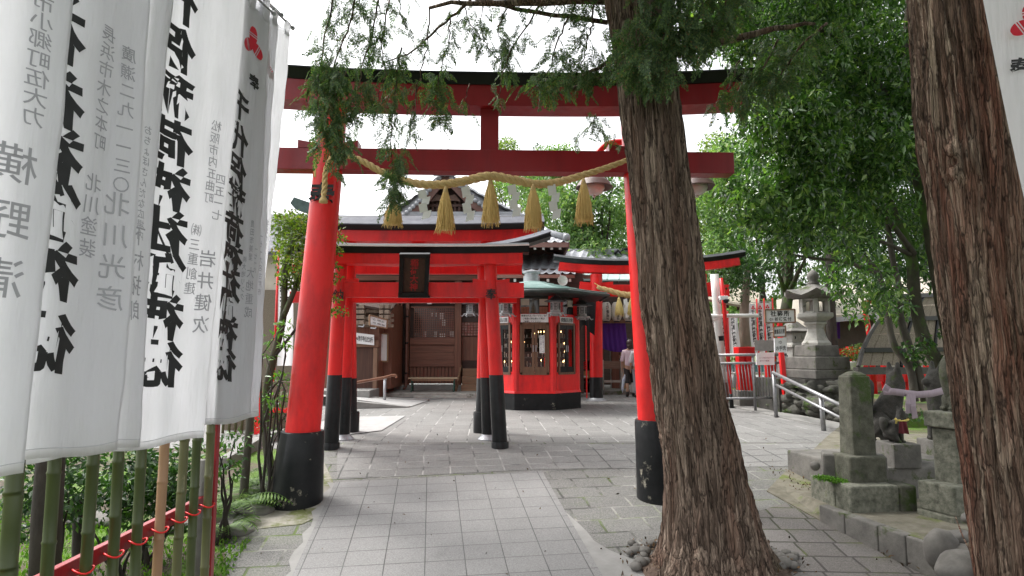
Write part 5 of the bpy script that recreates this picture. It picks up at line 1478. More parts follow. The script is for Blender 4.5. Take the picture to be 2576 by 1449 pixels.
# bench
by = 18.5; bz = P(1090,(1100+1000*.3175)*.671,by).z
bench = thing('bench', (P(1090,980,by).x,by,.12), 'slatted wooden bench with green iron legs under the lattice window', 'bench')
bx0, bx1 = P((1280+795*.3175)*.671,980,by).x, P((1280+1372*.3175)*.671,980,by).x
mb = MB()
for i in range(5): mb.box((bx0,by-.18+.085*i,bz-.02),(bx1,by-.105+.085*i,bz+.02))
mb.build('seat', surf('bench_slat', (.35,.26,.16), (.52,.41,.28), .6, 5, (.5,10,10)), bench, bevel=.004)
GRN = surf('green_iron', (.02,.07,.055), (.06,.14,.11), .5, 8, bstr=.1)
for bx_ in (bx0+.10, bx1-.10):
    mb = MB()
    for s in (-1,1): mb.tube([(bx_,by+s*.16,bz-.02),(bx_,by+s*.10,bz-.12),(bx_,by+s*.10,.28),(bx_,by+s*.19,.12)], .022, 8)
    mb.tube([(bx_,by-.10,.30),(bx_,by+.10,.30)], .015, 6); mb.build('leg', GRN, bench, True)
mb = MB(); mb.bar((bx0+.1,by-.17,bz-.05),(bx1-.1,by-.17,bz-.05),.02,.04); mb.build('apron', WOODMID, bench)
# drainpipe, cctv and horn
dp = thing('drainpipe', (hx(1024),HY-.14,.12), 'rusty brown drainpipe down the hall corner post', 'drainpipe')
mb = MB(); x_ = P((1280+768*.3175)*.671,890,HY-.14).x; mb.tube([(x_,HY-.12,wz(110)),(x_,HY-.14,wz(150)),(x_,HY-.14,.22),(x_-.05,HY-.22,.16)], .04, 10); mb.build('pipe', surf('rust_pipe', (.13,.05,.035), (.20,.085,.06), .5, 6), dp, True)
mb = MB()
for z_ in (.6,1.5,2.3): mb.lathe((x_,HY-.14,z_), [(.052,0),(.052,.05)], 10)
mb.build('collar', BLACK, dp, True)
def speaker_box(px, py, Y, label):
    t = thing('wall_speaker', P(px,py,Y), label, 'speaker')
    mb = MB(); c = P(px,py,Y); mb.cbox(c, (.14,.12,.15)); mb.build('case', SIGNWHITE, t, bevel=.012)
    mb = MB(); mb.tube([c+Vector((0,-.058,0)), c+Vector((0,-.066,0))], .042, 16); mb.build('cone', BLACK, t)
speaker_box((1280+1042*.3175)*.671, (1100+98*.3175)*.671, HY-.2, 'white box speaker under the eaves above the lattice window')
cc_ = P((1280+1310*.3175)*.671, (1100+88*.3175)*.671, HY-.25); t = thing('security_camera', cc_, 'white security camera bracket beside the hall post', 'camera')
mb = MB(); mb.cbox(cc_, (.15,.1,.16)); mb.build('case', SIGNWHITE, t, bevel=.01); mb = MB(); mb.tube([cc_+Vector((.02,-.05,-.05)), cc_+Vector((-.04,-.2,-.02))], .04, 12); mb.build('lens_barrel', GALV, t, True)
hc = P(1411,708,16.9); horn = thing('horn_speaker', hc, 'white horn loudspeaker under the corridor eaves beside the kiosk roof', 'loudspeaker')
mb = MB(); vs = []
for (r_, d_) in ((.13,-.22),(.10,-.12),(.05,0),(.035,.08)): vs.append((r_, d_))
Mx = Matrix.Translation(hc) @ Matrix.Rotation(R(90),4,'X') @ Matrix.Rotation(R(10),4,'Y')
tmp = MB(); tmp.lathe((0,0,0), [(.035,-.12),(.05,0),(.09,.12),(.135,.2),(.14,.205),(.128,.2),(.08,.1),(.02,.03)], 20)
mb.add([Mx @ p for p in tmp.v], tmp.f); mb.build('bell', WHITEPAINT, horn, True)
mb = MB(); mb.tube([hc+Vector((0,.05,0)), hc+Vector((0,.12,.25))], .02, 6); mb.build('bracket', GALV, horn)
# ------------------------------------------------------------------ inner hall entrance: copper awning, paper lanterns, curtain
IY = 19.5
aw = thing('entrance_awning', P(1545,900,20).xy.to_3d(), 'pale green copper awning with rafters over the inner hall entrance', 'awning')
mb = MB(); a0, a1, a2, a3 = P(1468,707,19.2), P(1705,707,19.2), P(1705,683,20.6), P(1472,683,20.6)
mb.slab([a0,a1,a2,a3], (0,0,.05)); sh_ = mb.build('copper_sheet', COPPER, aw)
mb = MB()
for i in range(9):
    t = i/8; mb.bar(a0.lerp(a1,t)+Vector((0,0,.06)), a3.lerp(a2,t)+Vector((0,0,.06)), .02, .03)
mb.build('standing_seam', COPPER, sh_)
mb = MB(); mb.bar(a0+Vector((0,.08,-.10)), a1+Vector((0,.08,-.10)), .08, .10); mb.bar(a0+Vector((0,.5,-.18)), a1+Vector((0,.5,-.18)), .08, .10)
for i in range(12): mb.bar(a0.lerp(a1,i/11)+Vector((0,.02,-.03)), a3.lerp(a2,i/11)+Vector((0,0,-.2)), .05, .07)
mb.bar(a0+Vector((-.04,0,.0)), a3+Vector((-.04,0,0)), .05,.14)
mb.build('rafter', DEEPWOOD, aw)
mb = MB(); zc = P(1545,808,IY).z
mb.bar(P(1450,809,IY), P(1720,809,IY), .08, .10); mb.build('hanging_beam', WOODMID, aw)
mb = MB()
for px in (1466,1700): mb.bar(Vector((P(px,900,20.2).x,20.2,0)), P(px,690,20.2), .16, .16)
mb.build('post', DARKWOOD_V, aw)
mb = MB(); mb.tube([P(1450,760,IY), P(1720,760,IY)], .012, 6); mb.build('lantern_rod', BLACK, aw)
LP = cloth('lantern_paper', (.72,.70,.63), .45)
for i,(px,lab) in enumerate(((1525,'white paper lantern next to the red gate pillar'),(1551,'white paper lantern half hidden by the yellow tassel'),(1580,'white paper lantern crossed by the zigzag paper streamer'))):
    c = P(px,784,IY-.25); t = thing('paper_lantern', c, lab, 'lantern', 'paper lanterns at the inner hall')
    mb = MB(); Hh = .27; prof = [(.085,-Hh-.02)]
    for k in range(19):
        u = -1+2*k/18; prof.append((.155*(1-.36*abs(u)**4)*(1+.012*(1 if k % 2 else -1)), u*Hh))
    prof.append((.085,Hh+.02)); mb.lathe(c, prof, 20); mb.build('paper_shade', LP, t, True)
    mb = MB(); mb.lathe(c, [(.088,-Hh-.045),(.088,-Hh-.015)], 16); mb.lathe(c, [(.088,Hh+.015),(.088,Hh+.045)], 16); mb.tube([c+Vector((0,0,Hh+.04)), c+Vector((0,0,Hh+.16))], .008, 5); mb.build('cap_ring', BLACK, t)
    mb = MB()
    for k, ch in enumerate('千代保稲荷神社'):
        vs, fs = glyph(ch, .02); z = .215-.072*k; rr = .160
        mb.add([Vector((c.x+.02+math.sin((a*.088)/rr)*rr, c.y-math.cos((a*.088)/rr)*rr-.004, c.z+z+b*.078)) for a, b in vs], fs)
    mb.build('lettering', INK, t)
# purple curtain, tied up to the right
def cloth_sheet(name, corners, mat, nu=30, nv=18, folds=6, amp=.03, belly=0, parent=None, swag=None):
    a, b, c, d = map(Vector, corners); mb = MB(); n_ = (b-a).cross(d-a).normalized(); V = []
    for j in range(nv+1):
        v = j/nv
        for i in range(nu+1):
            u = i/nu; p = a.lerp(b,u).lerp(d.lerp(c,u), v)
            f = amp*math.sin(u*folds*2*math.pi + 1.3*math.sin(v*2+u*3))*(.35+.65*v) + belly*math.sin(math.pi*v)
            p = p + n_*f
            if swag: p.z += swag(u, v)
            V.append(p)
    mb.add(V, [(j*(nu+1)+i, j*(nu+1)+i+1, (j+1)*(nu+1)+i+1, (j+1)*(nu+1)+i) for j in range(nv) for i in range(nu)])
    return mb.build(name, mat, parent, True)
cu_ = cloth_sheet('curtain', (P(1495,812,IY), P(1573,812,IY), P(1579,882,IY), P(1495,868,IY)), PURPLE, 40, 20, 7, .035, swag=lambda u,v: -.10*v*math.sin(math.pi*u*.9)+.0)
tag(cu_, 'purple cloth curtain drawn up under the paper lanterns', 'curtain')
mb = MB(); mb.box((P(1497,890,19.8).x,19.75,.3),(P(1518,890,19.8).x,20.0,P(1500,800,19.8).z)); mb.build('pillar', DARKWOOD_V, aw)
mb = MB(); cpx = P(1569,900,20.2); mb.bar(Vector((cpx.x,20.2,.05)), P(1568,880,20.2), .20, .2); mb.build('natural_post', WOODNEW, aw, bevel=.02)
mb = MB(); q0 = P(1548,990,20.3); mb.bar(Vector((q0.x,20.3,.05)), P(1545,880,20.3), .3, .25); mb.build('dark_post', DARKWOOD_V, aw, bevel=.02)  # darker timber post beside the honey coloured one
# stone step, offering rail, shelves
st = thing('stone_step', (P(1520,985,19).x,19,0), 'long stone step across the inner hall entrance', 'step')
mb = MB(); mb.box((P(1455,985,18.9).x,18.9,-.05),(P(1720,985,18.9).x,22,.13)); mb.build('slab', STONE, st, bevel=.02)
mb = MB(); mb.box((P(1455,990,18.2).x,18.2,-.05),(P(1500,985,18.2).x,18.89,.08)); mb.build('paving_stone', STONE_PALE, st, bevel=.02)
rl = thing('offering_rail', (P(1540,960,19.3).x,19.3,.13), 'weathered wooden rail and board barrier in front of the inner hall', 'barrier')
zz = lambda yc, Y=19.3: P(1500,(1050+yc*.352)*.671,Y).z
xx = lambda xc, Y=19.3: P((1850+xc*.352)*.671,900,Y).x
mb = MB(); mb.box((xx(1140),19.25,zz(945)),(xx(1365),19.33,zz(862))); mb.build('board', surf('old_board', (.13,.075,.05), (.23,.15,.11), .7, 5, (.6,9,9)), rl, bevel=.006)
mb = MB()
for xc in (1160,1368): mb.box((xx(xc)-.06,19.22,.13),(xx(xc)+.03,19.36,zz(850)))
mb.build('post', surf('grey_post', (.30,.26,.22), (.42,.38,.33), .75, 5), rl, bevel=.006)
mb = MB(); mb.box((xx(1150),19.22,zz(1090)),(xx(1365),19.36,zz(1068))); mb.build('sill', surf('grey_sill', (.36,.32,.28), (.48,.44,.39), .75, 5), rl)
cab = thing('charm_stall', (xx(975,18.7),18.7,0), 'dark stall cabinet with a red crate and tan box beside the kiosk', 'stall')
mb = MB(); x0, x1 = xx(915,18.7), xx(1040,18.7)
for (a, b, c_, d) in ((x0,x1,zz(862,18.7),zz(845,18.7)),(x0,x1,zz(1098,18.7),zz(1080,18.7)),(x0,x0+.06,.08,zz(845,18.7)),(x1-.06,x1,.08,zz(845,18.7)),(x0,x1,zz(965,18.7),zz(952,18.7))): mb.box((a,18.6,c_),(b,19.1,d))
mb.box((x0+.061,19.0,.15),(x1-.061,19.08,zz(864,18.7))); mb.build('frame', DEEPWOOD, cab)
bx = thing('cardboard_box', (xx(985,18.62),18.62,zz(1045,18.62)), 'tan cardboard box on the lower shelf of the dark stall', 'box')
mb = MB(); mb.box((xx(945,18.62),18.62,zz(1048,18.62)),(xx(1022,18.62),18.98,zz(966,18.62))); mb.build('carton', surf('cardboard', (.36,.20,.09), (.46,.28,.14), .8, 5), bx, bevel=.005); mb = MB(); mb.box((xx(960,18.61),18.612,zz(1038,18.61)),(xx(1002,18.61),18.617,zz(1020,18.61))); mb.build('printed_label', PAPER, bx)
rc = thing('red_crate', (xx(965,18.64),18.64,zz(950,18.64)), 'small red lattice crate on the upper shelf of the dark stall', 'crate')
mb = MB()
for k in range(4): mb.box((xx(943,18.64),18.64,zz(948-22*k,18.64)),(xx(988,18.64),18.9,zz(948-22*k-12,18.64)))
for xc in (943,985): mb.box((xx(xc,18.63),18.63,zz(950,18.63)),(xx(xc+4,18.63),18.92,zz(868,18.63)))
mb.build('slats', RED, rc)
# pink building with roller shutter far behind
pk = thing('pink_building', (P(1500,900,30).x,30,0), 'pink rendered building with grey roller shutter beyond the shrine yard', 'building')
mb = MB(); mb.box((P(1430,900,30).x,30,0),(P(1720,900,30).x,33,P(1500,800,30).z)); mb.build('wall', PINKWALL, pk)
mb = MB(); x0, x1 = P(1462,900,29.9).x, P(1492,900,29.9).x; n = 9; z0, z1 = P(1480,895,29.9).z, P(1480,868,29.9).z
x1 = x0+2.0
for i in range(n): mb.box((x0,29.9-.03*(i%2),z0+(z1-z0)*i/n),(x1,29.98,z0+(z1-z0)*(i+1)/n-.01))
mb.build('shutter', GALV, pk)
# dark drape and pole under the kiosk eaves
dr_ = thing('dark_drape', P(1465,815,15.9), 'black cloth drape hanging behind the right side of the kiosk', 'drape')
cloth_sheet('cloth', (P(1446,745,15.95), P(1500,745,16.3), P(1494,845,16.3), P(1446,846,15.95)), cloth('black_cloth', (.014,.013,.015), .05), 24, 14, 3, .03, parent=dr_, swag=lambda u,v: .30*v*(1-abs(2*u-1)) if v > .5 else 0)
pole_ = thing('red_banner_pole', (P(1476,970,17.5).x,17.5,0), 'thin red pole standing behind the kiosk', 'pole'); mb = MB(); mb.tube([(P(1476,970,17.5).x,17.5,0), P(1474,815,17.5)], .02, 8); mb.build('shaft', RED, pole_)

# ------------------------------------------------------------------ people (seen from behind)
def skin(name, joints, bones, mat, parent=None, sub=2, root=0):
    me = bpy.data.meshes.new(name); me.from_pydata([tuple(j[0]) for j in joints], bones, [])
    o = bpy.data.objects.new(name, me); COL.objects.link(o)
    m = o.modifiers.new('skin', 'SKIN'); m.use_smooth_shade = True
    if not me.skin_vertices: me.skin_vertices.new() if hasattr(me.skin_vertices,'new') else None
    for i, j in enumerate(joints):
        rr = j[1] if isinstance(j[1], tuple) else (j[1], j[1])
        me.skin_vertices[0].data[i].radius = rr; me.skin_vertices[0].data[i].use_root = (i == root)
    s = o.modifiers.new('sub', 'SUBSURF'); s.levels = sub; s.render_levels = sub
    dg = bpy.context.evaluated_depsgraph_get(); dg.update()
    m2 = bpy.data.meshes.new_from_object(o.evaluated_get(dg))
    bpy.data.objects.remove(o); bpy.data.meshes.remove(me)
    m2.name = name; m2.materials.clear(); m2.materials.append(mat)
    for p in m2.polygons: p.use_smooth = True; p.material_index = 0
    base = wloc(parent) if parent is not None else Vector((0,0,0))
    for v in m2.vertices: v.co -= base
    o = bpy.data.objects.new(name, m2); COL.objects.link(o); o.parent = parent
    return o
SKIN = surf('skin', (.42,.24,.16), (.52,.31,.22), .5, 8, bstr=.05)
HAIR = surf('dark_brown_hair', (.022,.013,.010), (.06,.035,.025), .45, 20, (6,6,.8), .5, .006, 40)
def person(foot, H, yaw, label, shirt, trousers, shoes, crop=True, step=.06, arm_r=(.10,-.02), long_sleeve=False):
    "standing figure, back to the viewer; all lengths in heads of H/7.3"
    foot = Vector(foot); k = H/1.62; M = Matrix.Translation(foot) @ Matrix.Rotation(yaw,4,'Z') @ Matrix.Scale(k,4)
    t = thing('person', foot, label, 'person')
    T = lambda x,y,z: M @ Vector((x,y,z))
    J, B = [], []
    def add(p, rad, par=None):
        J.append((T(*p), (rad[0]*k, rad[1]*k) if isinstance(rad, tuple) else rad*k)); i = len(J)-1
        if par is not None: B.append((par,i))
        return i
    pel = add((0,0,.86),(.13,.10)); wai = add((0,.0,1.02),(.12,.09),pel); che = add((0,.01,1.18),(.135,.095),wai); sho = add((0,0,1.32),(.085,.07),che); nek = add((0,.005,1.39),.048,sho)
    hd0 = add((0,.02,1.46),(.066,.075),nek); hd1 = add((0,.02,1.54),(.070,.082),hd0); hd2 = add((0,.015,1.60),(.045,.05),hd1)
    add((0,.105,1.485),.012,hd0)                                  # nose
    for s in (-1,1): add((s*.078,.01,1.49),.012,hd0)               # ears
    for s in (-1,1):
        st_ = step*s
        hip = add((s*.085,0,.80),(.082,.085),pel); kn = add((s*.09,st_*.6+.01,.46),.055,hip); cf = add((s*.09,st_*.8-.02,.32),.050,kn); an = add((s*.09,st_,.09),.034,cf); add((s*.095,st_+.03,.045),.038,an); add((s*.10,st_+.13,.03),.03,len(J)-1)
        sh = add((s*.165,0,1.30),.055,sho); ax_, ay_ = arm_r
        el = add((s*.215,-.03+ay_*s,1.06),.038,sh); wr = add((s*.22,.05,.84),.025,el)
        pm = add((s*.215,.065,.775),(.032,.018),wr)
        for f in range(4): a1 = add((s*.212,.045+.018*f,.725),.008,pm); add((s*.200,.05+.018*f,.70-.006*(f in (1,2))),.007,a1)
        th = add((s*.20,.095,.76),.009,pm); add((s*.19,.105,.735),.008,th)
    skin('body', J, B, SKIN, t, 1)
    # clothes: shirt and trousers follow the body a little larger
    Js, Bs = [], []
    def a2(p, rad, par=None):
        Js.append((T(*p), (rad[0]*k, rad[1]*k) if isinstance(rad, tuple) else rad*k)); i = len(Js)-1
        if par is not None: Bs.append((par,i))
        return i
    hem = a2((0,0,.84),(.175,.135)); w1 = a2((0,0,1.0),(.16,.12),hem); c1 = a2((0,.01,1.17),(.165,.12),w1); s1_ = a2((0,0,1.305),(.12,.085),c1); a2((0,0,1.365),(.066,.06),s1_)
    for s in (-1,1):
        sh = a2((s*.165,0,1.285),.072,s1_); el = a2((s*.218,-.03+arm_r[1]*s,1.06),.062,sh)
        if long_sleeve: a2((s*.222,.04,.87),.042,el)
        else: a2((s*.222,-.01,1.0),.060,el)
    skin('shirt', Js, Bs, shirt, t, 2)
    Js, Bs = [], []
    p0 = a2((0,0,.88),(.155,.12))
    for s in (-1,1):
        st_ = step*s; h0 = a2((s*.085,0,.78),(.10,.105),p0); k0 = a2((s*.09,st_*.6+.01,.46),.078,h0)
        if crop: a2((s*.09,st_*.75-.01,.36),.076,k0)
        else: a2((s*.09,st_,.10),.058,a2((s*.09,st_*.8-.01,.30),.068,k0))
    skin('trousers', Js, Bs, trousers, t, 2)
    for s in (-1,1):
        st_ = step*s; Js, Bs = [], []
        q0_ = a2((s*.09,st_-.01,.17 if crop else .10),.047); q1 = a2((s*.092,st_-.005,.05),(.045,.055),q0_); a2((s*.10,st_+.14,.035),(.042,.034),q1)
        skin('shoe', Js, Bs, shoes, t, 2)
    mb = MB(); c = T(0,.0,1.535); tmp = MB(); tmp.rock((0,0,0), (.098*k,.112*k,.112*k), 3, 3, .22)
    mb.add([Matrix.Translation(c) @ v for v in tmp.v], tmp.f)
    tmp = MB(); tmp.rock((0,0,0), (.085*k,.06*k,.09*k), 5, 3, .2); mb.add([T(0,-.06,1.45) + v for v in tmp.v], tmp.f)
    mb.build('hair', HAIR, t, True)
    return t
PINK = cloth('pale_pink_shirt', (.86,.70,.78), .1); WGREY = cloth('pale_grey_shirt', (.70,.70,.72), .1); DGREY = surf('charcoal_trousers', (.03,.028,.028), (.055,.05,.05), .85, 12, bstr=.2); LGREY = surf('grey_jeans', (.22,.23,.26), (.32,.33,.37), .85, 12, bstr=.2)
BOOT = surf('dark_leather', (.02,.018,.017), (.05,.045,.042), .45, 8, bstr=.1)
PY = 18.0
pf1 = Vector((P(1586,995,PY).x, PY, 0)); Hp = P(1586,856,PY).z
pA_ = person(pf1, Hp, R(-6), 'woman from behind in pale pink shirt and dark cropped trousers, carrying an umbrella', PINK, DGREY, BOOT, True, .10)
pf2 = Vector((P(1607,998,PY-.25).x, PY-.25, 0))
pB_ = person(pf2, Hp*.97, R(4), 'woman from behind in light grey top and grey jeans, mostly hidden by red pillar', WGREY, LGREY, BOOT, False, .06)
pf3 = Vector((P(1566,960,21.5).x, 21.5, .13)); pC_ = person(pf3, P(1570,826,21.5).z-.13, R(150), 'person in black clothes and dark cap standing inside beside the honey coloured post', surf('black_top', (.012,.012,.013), (.03,.03,.032), .8, 8), DGREY, BOOT, False, .05)
# what they carry
um = thing('folded_umbrella', P(1568,950,PY-.05), 'folded white and blue umbrella held by the woman in pink', 'umbrella')
mb = MB(); mb.tube([P(1573,942,PY-.05),P(1569,955,PY-.05),P(1566,978,PY-.05),P(1566,988,PY-.05)], [.02,.05,.035,.006], 10); mb.build('canopy', surf('umbrella_cloth', (.35,.42,.62), (.70,.75,.74), .7, 14, bstr=.1, spot=(.25,.20,.55), spot_scale=14), um, True)
mb = MB(); mb.tube([P(1577,928,PY-.05),P(1573,942,PY-.05)], .012, 8); mb.build('handle', BLACK, um, True)
bg_ = thing('carrier_bag', P(1594,975,PY-.05), 'white plastic bag hanging between the two women', 'bag')
mb = MB(); c = P(1593,977,PY+.02); mb.lathe(c, [(.03,.30),(.02,.22),(.07,.10),(.10,-.02),(.085,-.10),(.02,-.13)], 12, 1, .6); mb.build('sack', PAPER, bg_, True)

# ------------------------------------------------------------------ twin bell lamp behind the big gate
LY = 7.55
lp = thing('street_lamp', (P(1621,1185,LY).x,LY,gz(LY)), 'red arched lamp post with two brown bell shades, hidden behind the leaning cypress', 'street lamp')
mb = MB(); bx_ = P(1619,900,LY).x; mb.tube([(bx_+.012,LY,gz(LY)),(bx_,LY,P(1622,380,LY).z)], .052, 18); mb.build('post', RED, lp, True)
mb = MB(); mb.tube([(bx_+.012,LY,gz(LY)-.05),(bx_+.006,LY,P(1619,990,LY).z)], .060, 18); mb.build('sleeve', BLACK, lp, True)
for s, cx_ in ((-1,1494),(1,1752)):
    hq = .80 if s < 0 else .12
    hub = P(1622,400,LY); ctr = P((1622+cx_)/2,402 if s < 0 else 412,LY); rad = abs(P(cx_,402,LY).x-bx_)/2
    mb = MB(); mb.tube([ctr+Vector((math.cos(R(a))*rad, 0, math.sin(R(a))*rad*hq)) for a in range(0,181,10)] if s > 0 else [ctr+Vector((-math.cos(R(a))*rad, 0, math.sin(R(a))*rad*hq)) for a in range(0,181,10)], .040, 12)
    e = P(cx_,402,LY); mb.tube([e+Vector((0,0,.03)), P(cx_,440,LY)], .028, 10); mb.build('arm', RED, lp, True)
    top = P(cx_,441,LY); mb = MB(); mb.lathe(top, [(a_*.61,b_*.61) for a_,b_ in ((.05,.02),(.12,-.0),(.22,-.06),(.31,-.15),(.355,-.235),(.37,-.25),(.36,-.262),(.345,-.25),(.25,-.12),(.10,-.04))], 28); mb.build('shade', surf('brown_lamp_shade', (.09,.055,.05), (.17,.11,.10), .5, 6, bstr=.1), lp, True)
    mb = MB(); mb.lathe(top, [(.12,-.10),(.13,-.16),(.104,-.21),(.05,-.245),(.012,-.25)], 22); mb.lathe(top, [(.012,-.247),(.02,-.262),(.008,-.278)], 10); mb.build('globe', surf('milk_glass', (.62,.56,.58), (.70,.65,.67), .25, 4, bstr=0), lp, True)

# ------------------------------------------------------------------ right side yard
c3 = lambda x, y, Y: P((2650+x*.352)*.671, (1050+y*.352)*.671, Y)
wp = thing('lamp_pole', (c3(180,1150,14.5).x,14.5,0), 'cream painted steel pole with black band and brown foot right of the cypress', 'pole')
mb = MB(); mb.tube([(c3(180,1165,14.5).x,14.5,0), c3(97,150,14.5), c3(80,-60,14.5)], .092, 18); mb.build('shaft', WHITEPAINT, wp, True)
mb = MB(); a, b = c3(134,597,14.5), c3(139,648,14.5); mb.tube([a,b], .096, 18); mb.build('band', BLACK, wp)
a, b = c3(177,1090,14.5), c3(181,1168,14.5); b.z = 0; mb = MB(); mb.tube([a,b], .097, 18); mb.build('brown_foot', surf('brown_base_paint', (.14,.06,.05), (.2,.1,.08), .5), wp)
mb = MB(); mb.tube([c3(0,382,14.4), c3(545,378,14.6)], .045, 10); mb.tube([c3(-40,470,14.4), c3(180,385,14.45)], .03, 8); mb.build('crossbar', WHITEPAINT, wp, True)
cam2 = c3(190,205,14.2); t = thing('dome_camera', cam2, 'white dome camera on the cream pole under the red beam end', 'camera')
mb = MB(); mb.cbox(cam2+Vector((-.03,0,.03)), (.18,.12,.09)); mb.build('case', SIGNWHITE, t, bevel=.01); mb = MB(); mb.lathe(cam2+Vector((.02,-.02,-.03)), [(.06,.03),(.06,-.01),(.04,-.05),(.0,-.065)], 14); mb.build('dome', BLACK, t, True)
mb = MB(); mb.tube([cam2+Vector((-.1,0,.05)),cam2+Vector((-.16,-.03,-.02)),cam2+Vector((-.12,-.04,-.1)),cam2+Vector((-.08,0,.0))], .008, 6); mb.build('cable', BLACK, t)
# canopy roof behind
cn = thing('stall_canopy', (c3(200,900,19).x,19,0), 'long beige awning roof on dark rafters behind the cream pole', 'awning')
mb = MB(); mb.slab([c3(-120,200,17.5), c3(560,330,17.5), c3(560,150,20), c3(-120,20,20)], (0,0,.06)); mb.build('canopy_roof', surf('beige_sheet', (.40,.35,.27), (.52,.47,.38), .7, 3), cn)
mb = MB()
for i in range(7): mb.bar(c3(-120,215,17.6).lerp(c3(560,345,17.6), i/6), c3(-120,35,19.9).lerp(c3(560,165,19.9), i/6), .06, .1)
mb.build('rafter', DEEPWOOD, cn)
mb = MB()
for x in (-60,395): p = c3(x,900,18.2); mb.tube([(p.x,18.2,0), (p.x,18.2,c3(x,260,18.2).z)], .05, 10)
mb.build('post', GALV, cn)
tt_ = thing('bare_trunk_tree', (c3(400,900,17).x,17,0), 'grey tree trunk standing between the white banner rows', 'tree')
mb = MB(); mb.tube([(c3(405,900,17).x,17,0), c3(400,600,17), c3(395,400,17), c3(410,180,17), c3(430,-100,17)], [.17,.15,.13,.11,.08], 12); mb.build('trunk', surf('pale_bark', (.15,.12,.09), (.26,.22,.17), .9, 7, (1,1,.4), .6, .01), tt_, True)
leaves('crown', blob_points([c3(430+dx,-140+dy,17+dd) for dx,dy,dd in ((0,0,0),(-130,60,.5),(150,40,-.3),(-60,-120,.4),(120,-100,.2),(-200,150,.3),(-260,60,.2),(-80,160,-.3))], [.7]*8, 520, 41), .13, .06, L_DARK, tt_, .5, seed=41)
# rows of standing banners
def nobori(px0, px1, pyt, pyb, Y, label, pole_side=-1, crest=True, col=RED, rows='千代保稲荷神社御神徳', tl=0.0, group='white banners in the yard', size=None, grey=False):
    a, b = P(px0,pyt,Y), P(px1,pyt,Y); w = b.x-a.x; zb = P(px0,pyb,Y).z; h = a.z-zb
    t = thing('standing_banner', (a.x,Y,0), label, 'banner', group)
    px_ = a.x-.03 if pole_side < 0 else b.x+.03
    mb = MB(); mb.tube([(px_,Y+.02,0),(px_-tl,Y+.02,a.z+.12)], .022, 8); mb.build('pole', col, t, True)
    mb = MB(); mb.tube([(px_,Y+.02,a.z+.03),(b.x if pole_side < 0 else a.x,Y,a.z+.03)], .010, 6); mb.build('rod', GALV, t)
    mb = MB(); n = 10
    V = []
    for j in range(13):
        for i in range(n+1):
            u, v = i/n, j/12; V.append(Vector((a.x+w*u+.02*math.sin(v*4+Y), Y+.02*math.sin(u*7+v*2+px0), a.z-h*v)))
    mb.add(V, [(j*(n+1)+i, j*(n+1)+i+1, (j+1)*(n+1)+i+1, (j+1)*(n+1)+i) for j in range(12) for i in range(n)])
    cl = mb.build('cloth', CLOTH, t, True)
    mb = MB(); s = size or min(w*.62, h*.86/(len(rows)+ (1.6 if crest else .2))); z = a.z - h*.04 - (s*1.7 if crest else s*.5)
    for ch in rows:
        if z-s*.5 < zb: break
        v_, f_ = glyph(ch, .045); v = (a.z-z)/h
        mb.add([Vector((a.x+w*.5+.02*math.sin(v*4+Y)+p*s, Y-.028, z+q*s)) for p, q in v_], f_); z -= s*.98
    mb.build('lettering', INK, cl)
    if crest:
        mb = MB(); cz = a.z-h*.04-s*.65
        for (dx, dz) in ((0,.30),(-.28,-.18),(.28,-.18)):
            mb.add([Vector((a.x+w*.5+.02*math.sin(Y)+s*(dx+.24*math.cos(2*math.pi*k/12)), Y-.028, cz+s*(dz+.27*math.sin(2*math.pi*k/12)))) for k in range(12)], [tuple(range(12))])
        mb.build('crest', INKRED, cl)
    return t
cx = lambda x: (2650+x*.352)*.671
cy = lambda y: (1050+y*.352)*.671
nobori(cx(40), cx(145), cy(380), cy(800), 16.4, 'banner partly behind the left side of the cream pole', 1, False, RED, '代保稲荷神社御神徳')
nobori(cx(150), cx(212), cy(380), cy(790), 16.2, 'narrow banner showing between the cream pole and the red slanting pole', 1, False, RED, '代保稲荷神社御神徳')
nobori(cx(222), cx(335), cy(385), cy(790), 16.6, 'clearest white banner right of the slanting red pole', -1, False, RED, '代保稲荷神社御神徳')
nobori(cx(455), cx(522), cy(250), cy(760), 16.0, 'first of three crested banners left of the shrine office sign', 1, True)
nobori(cx(528), cx(600), cy(245), cy(800), 16.1, 'middle crested banner behind the clear sheet', 1, True)
nobori(cx(596), cx(690), cy(240), cy(750), 16.3, 'crested banner half behind the shrine office sign', 1, True)
for i,(x0,x1,lab) in enumerate(((-60,15,'banner edge peeping out beside the cypress trunk'),)): nobori(cx(x0), cx(x1), cy(390), cy(800), 16.9, lab, 1, False, RED, '代保稲荷神社御神徳')
rp_ = thing('red_pole', (c3(265,1250,14.3).x,14.3,0), 'slanting red pole with black foot just right of the cream pole', 'pole')
mb = MB(); f0 = Vector((c3(262,1255,14.3).x,14.3,0)); mb.tube([f0.lerp(c3(178,200,14.3),.13), c3(178,200,14.3), c3(150,-20,14.3)], .045, 12); mb.build('shaft', RED, rp_, True); mb = MB(); mb.tube([f0, f0.lerp(c3(178,200,14.3),.13)], .048, 12); mb.build('black_foot', BLACK, rp_, True)
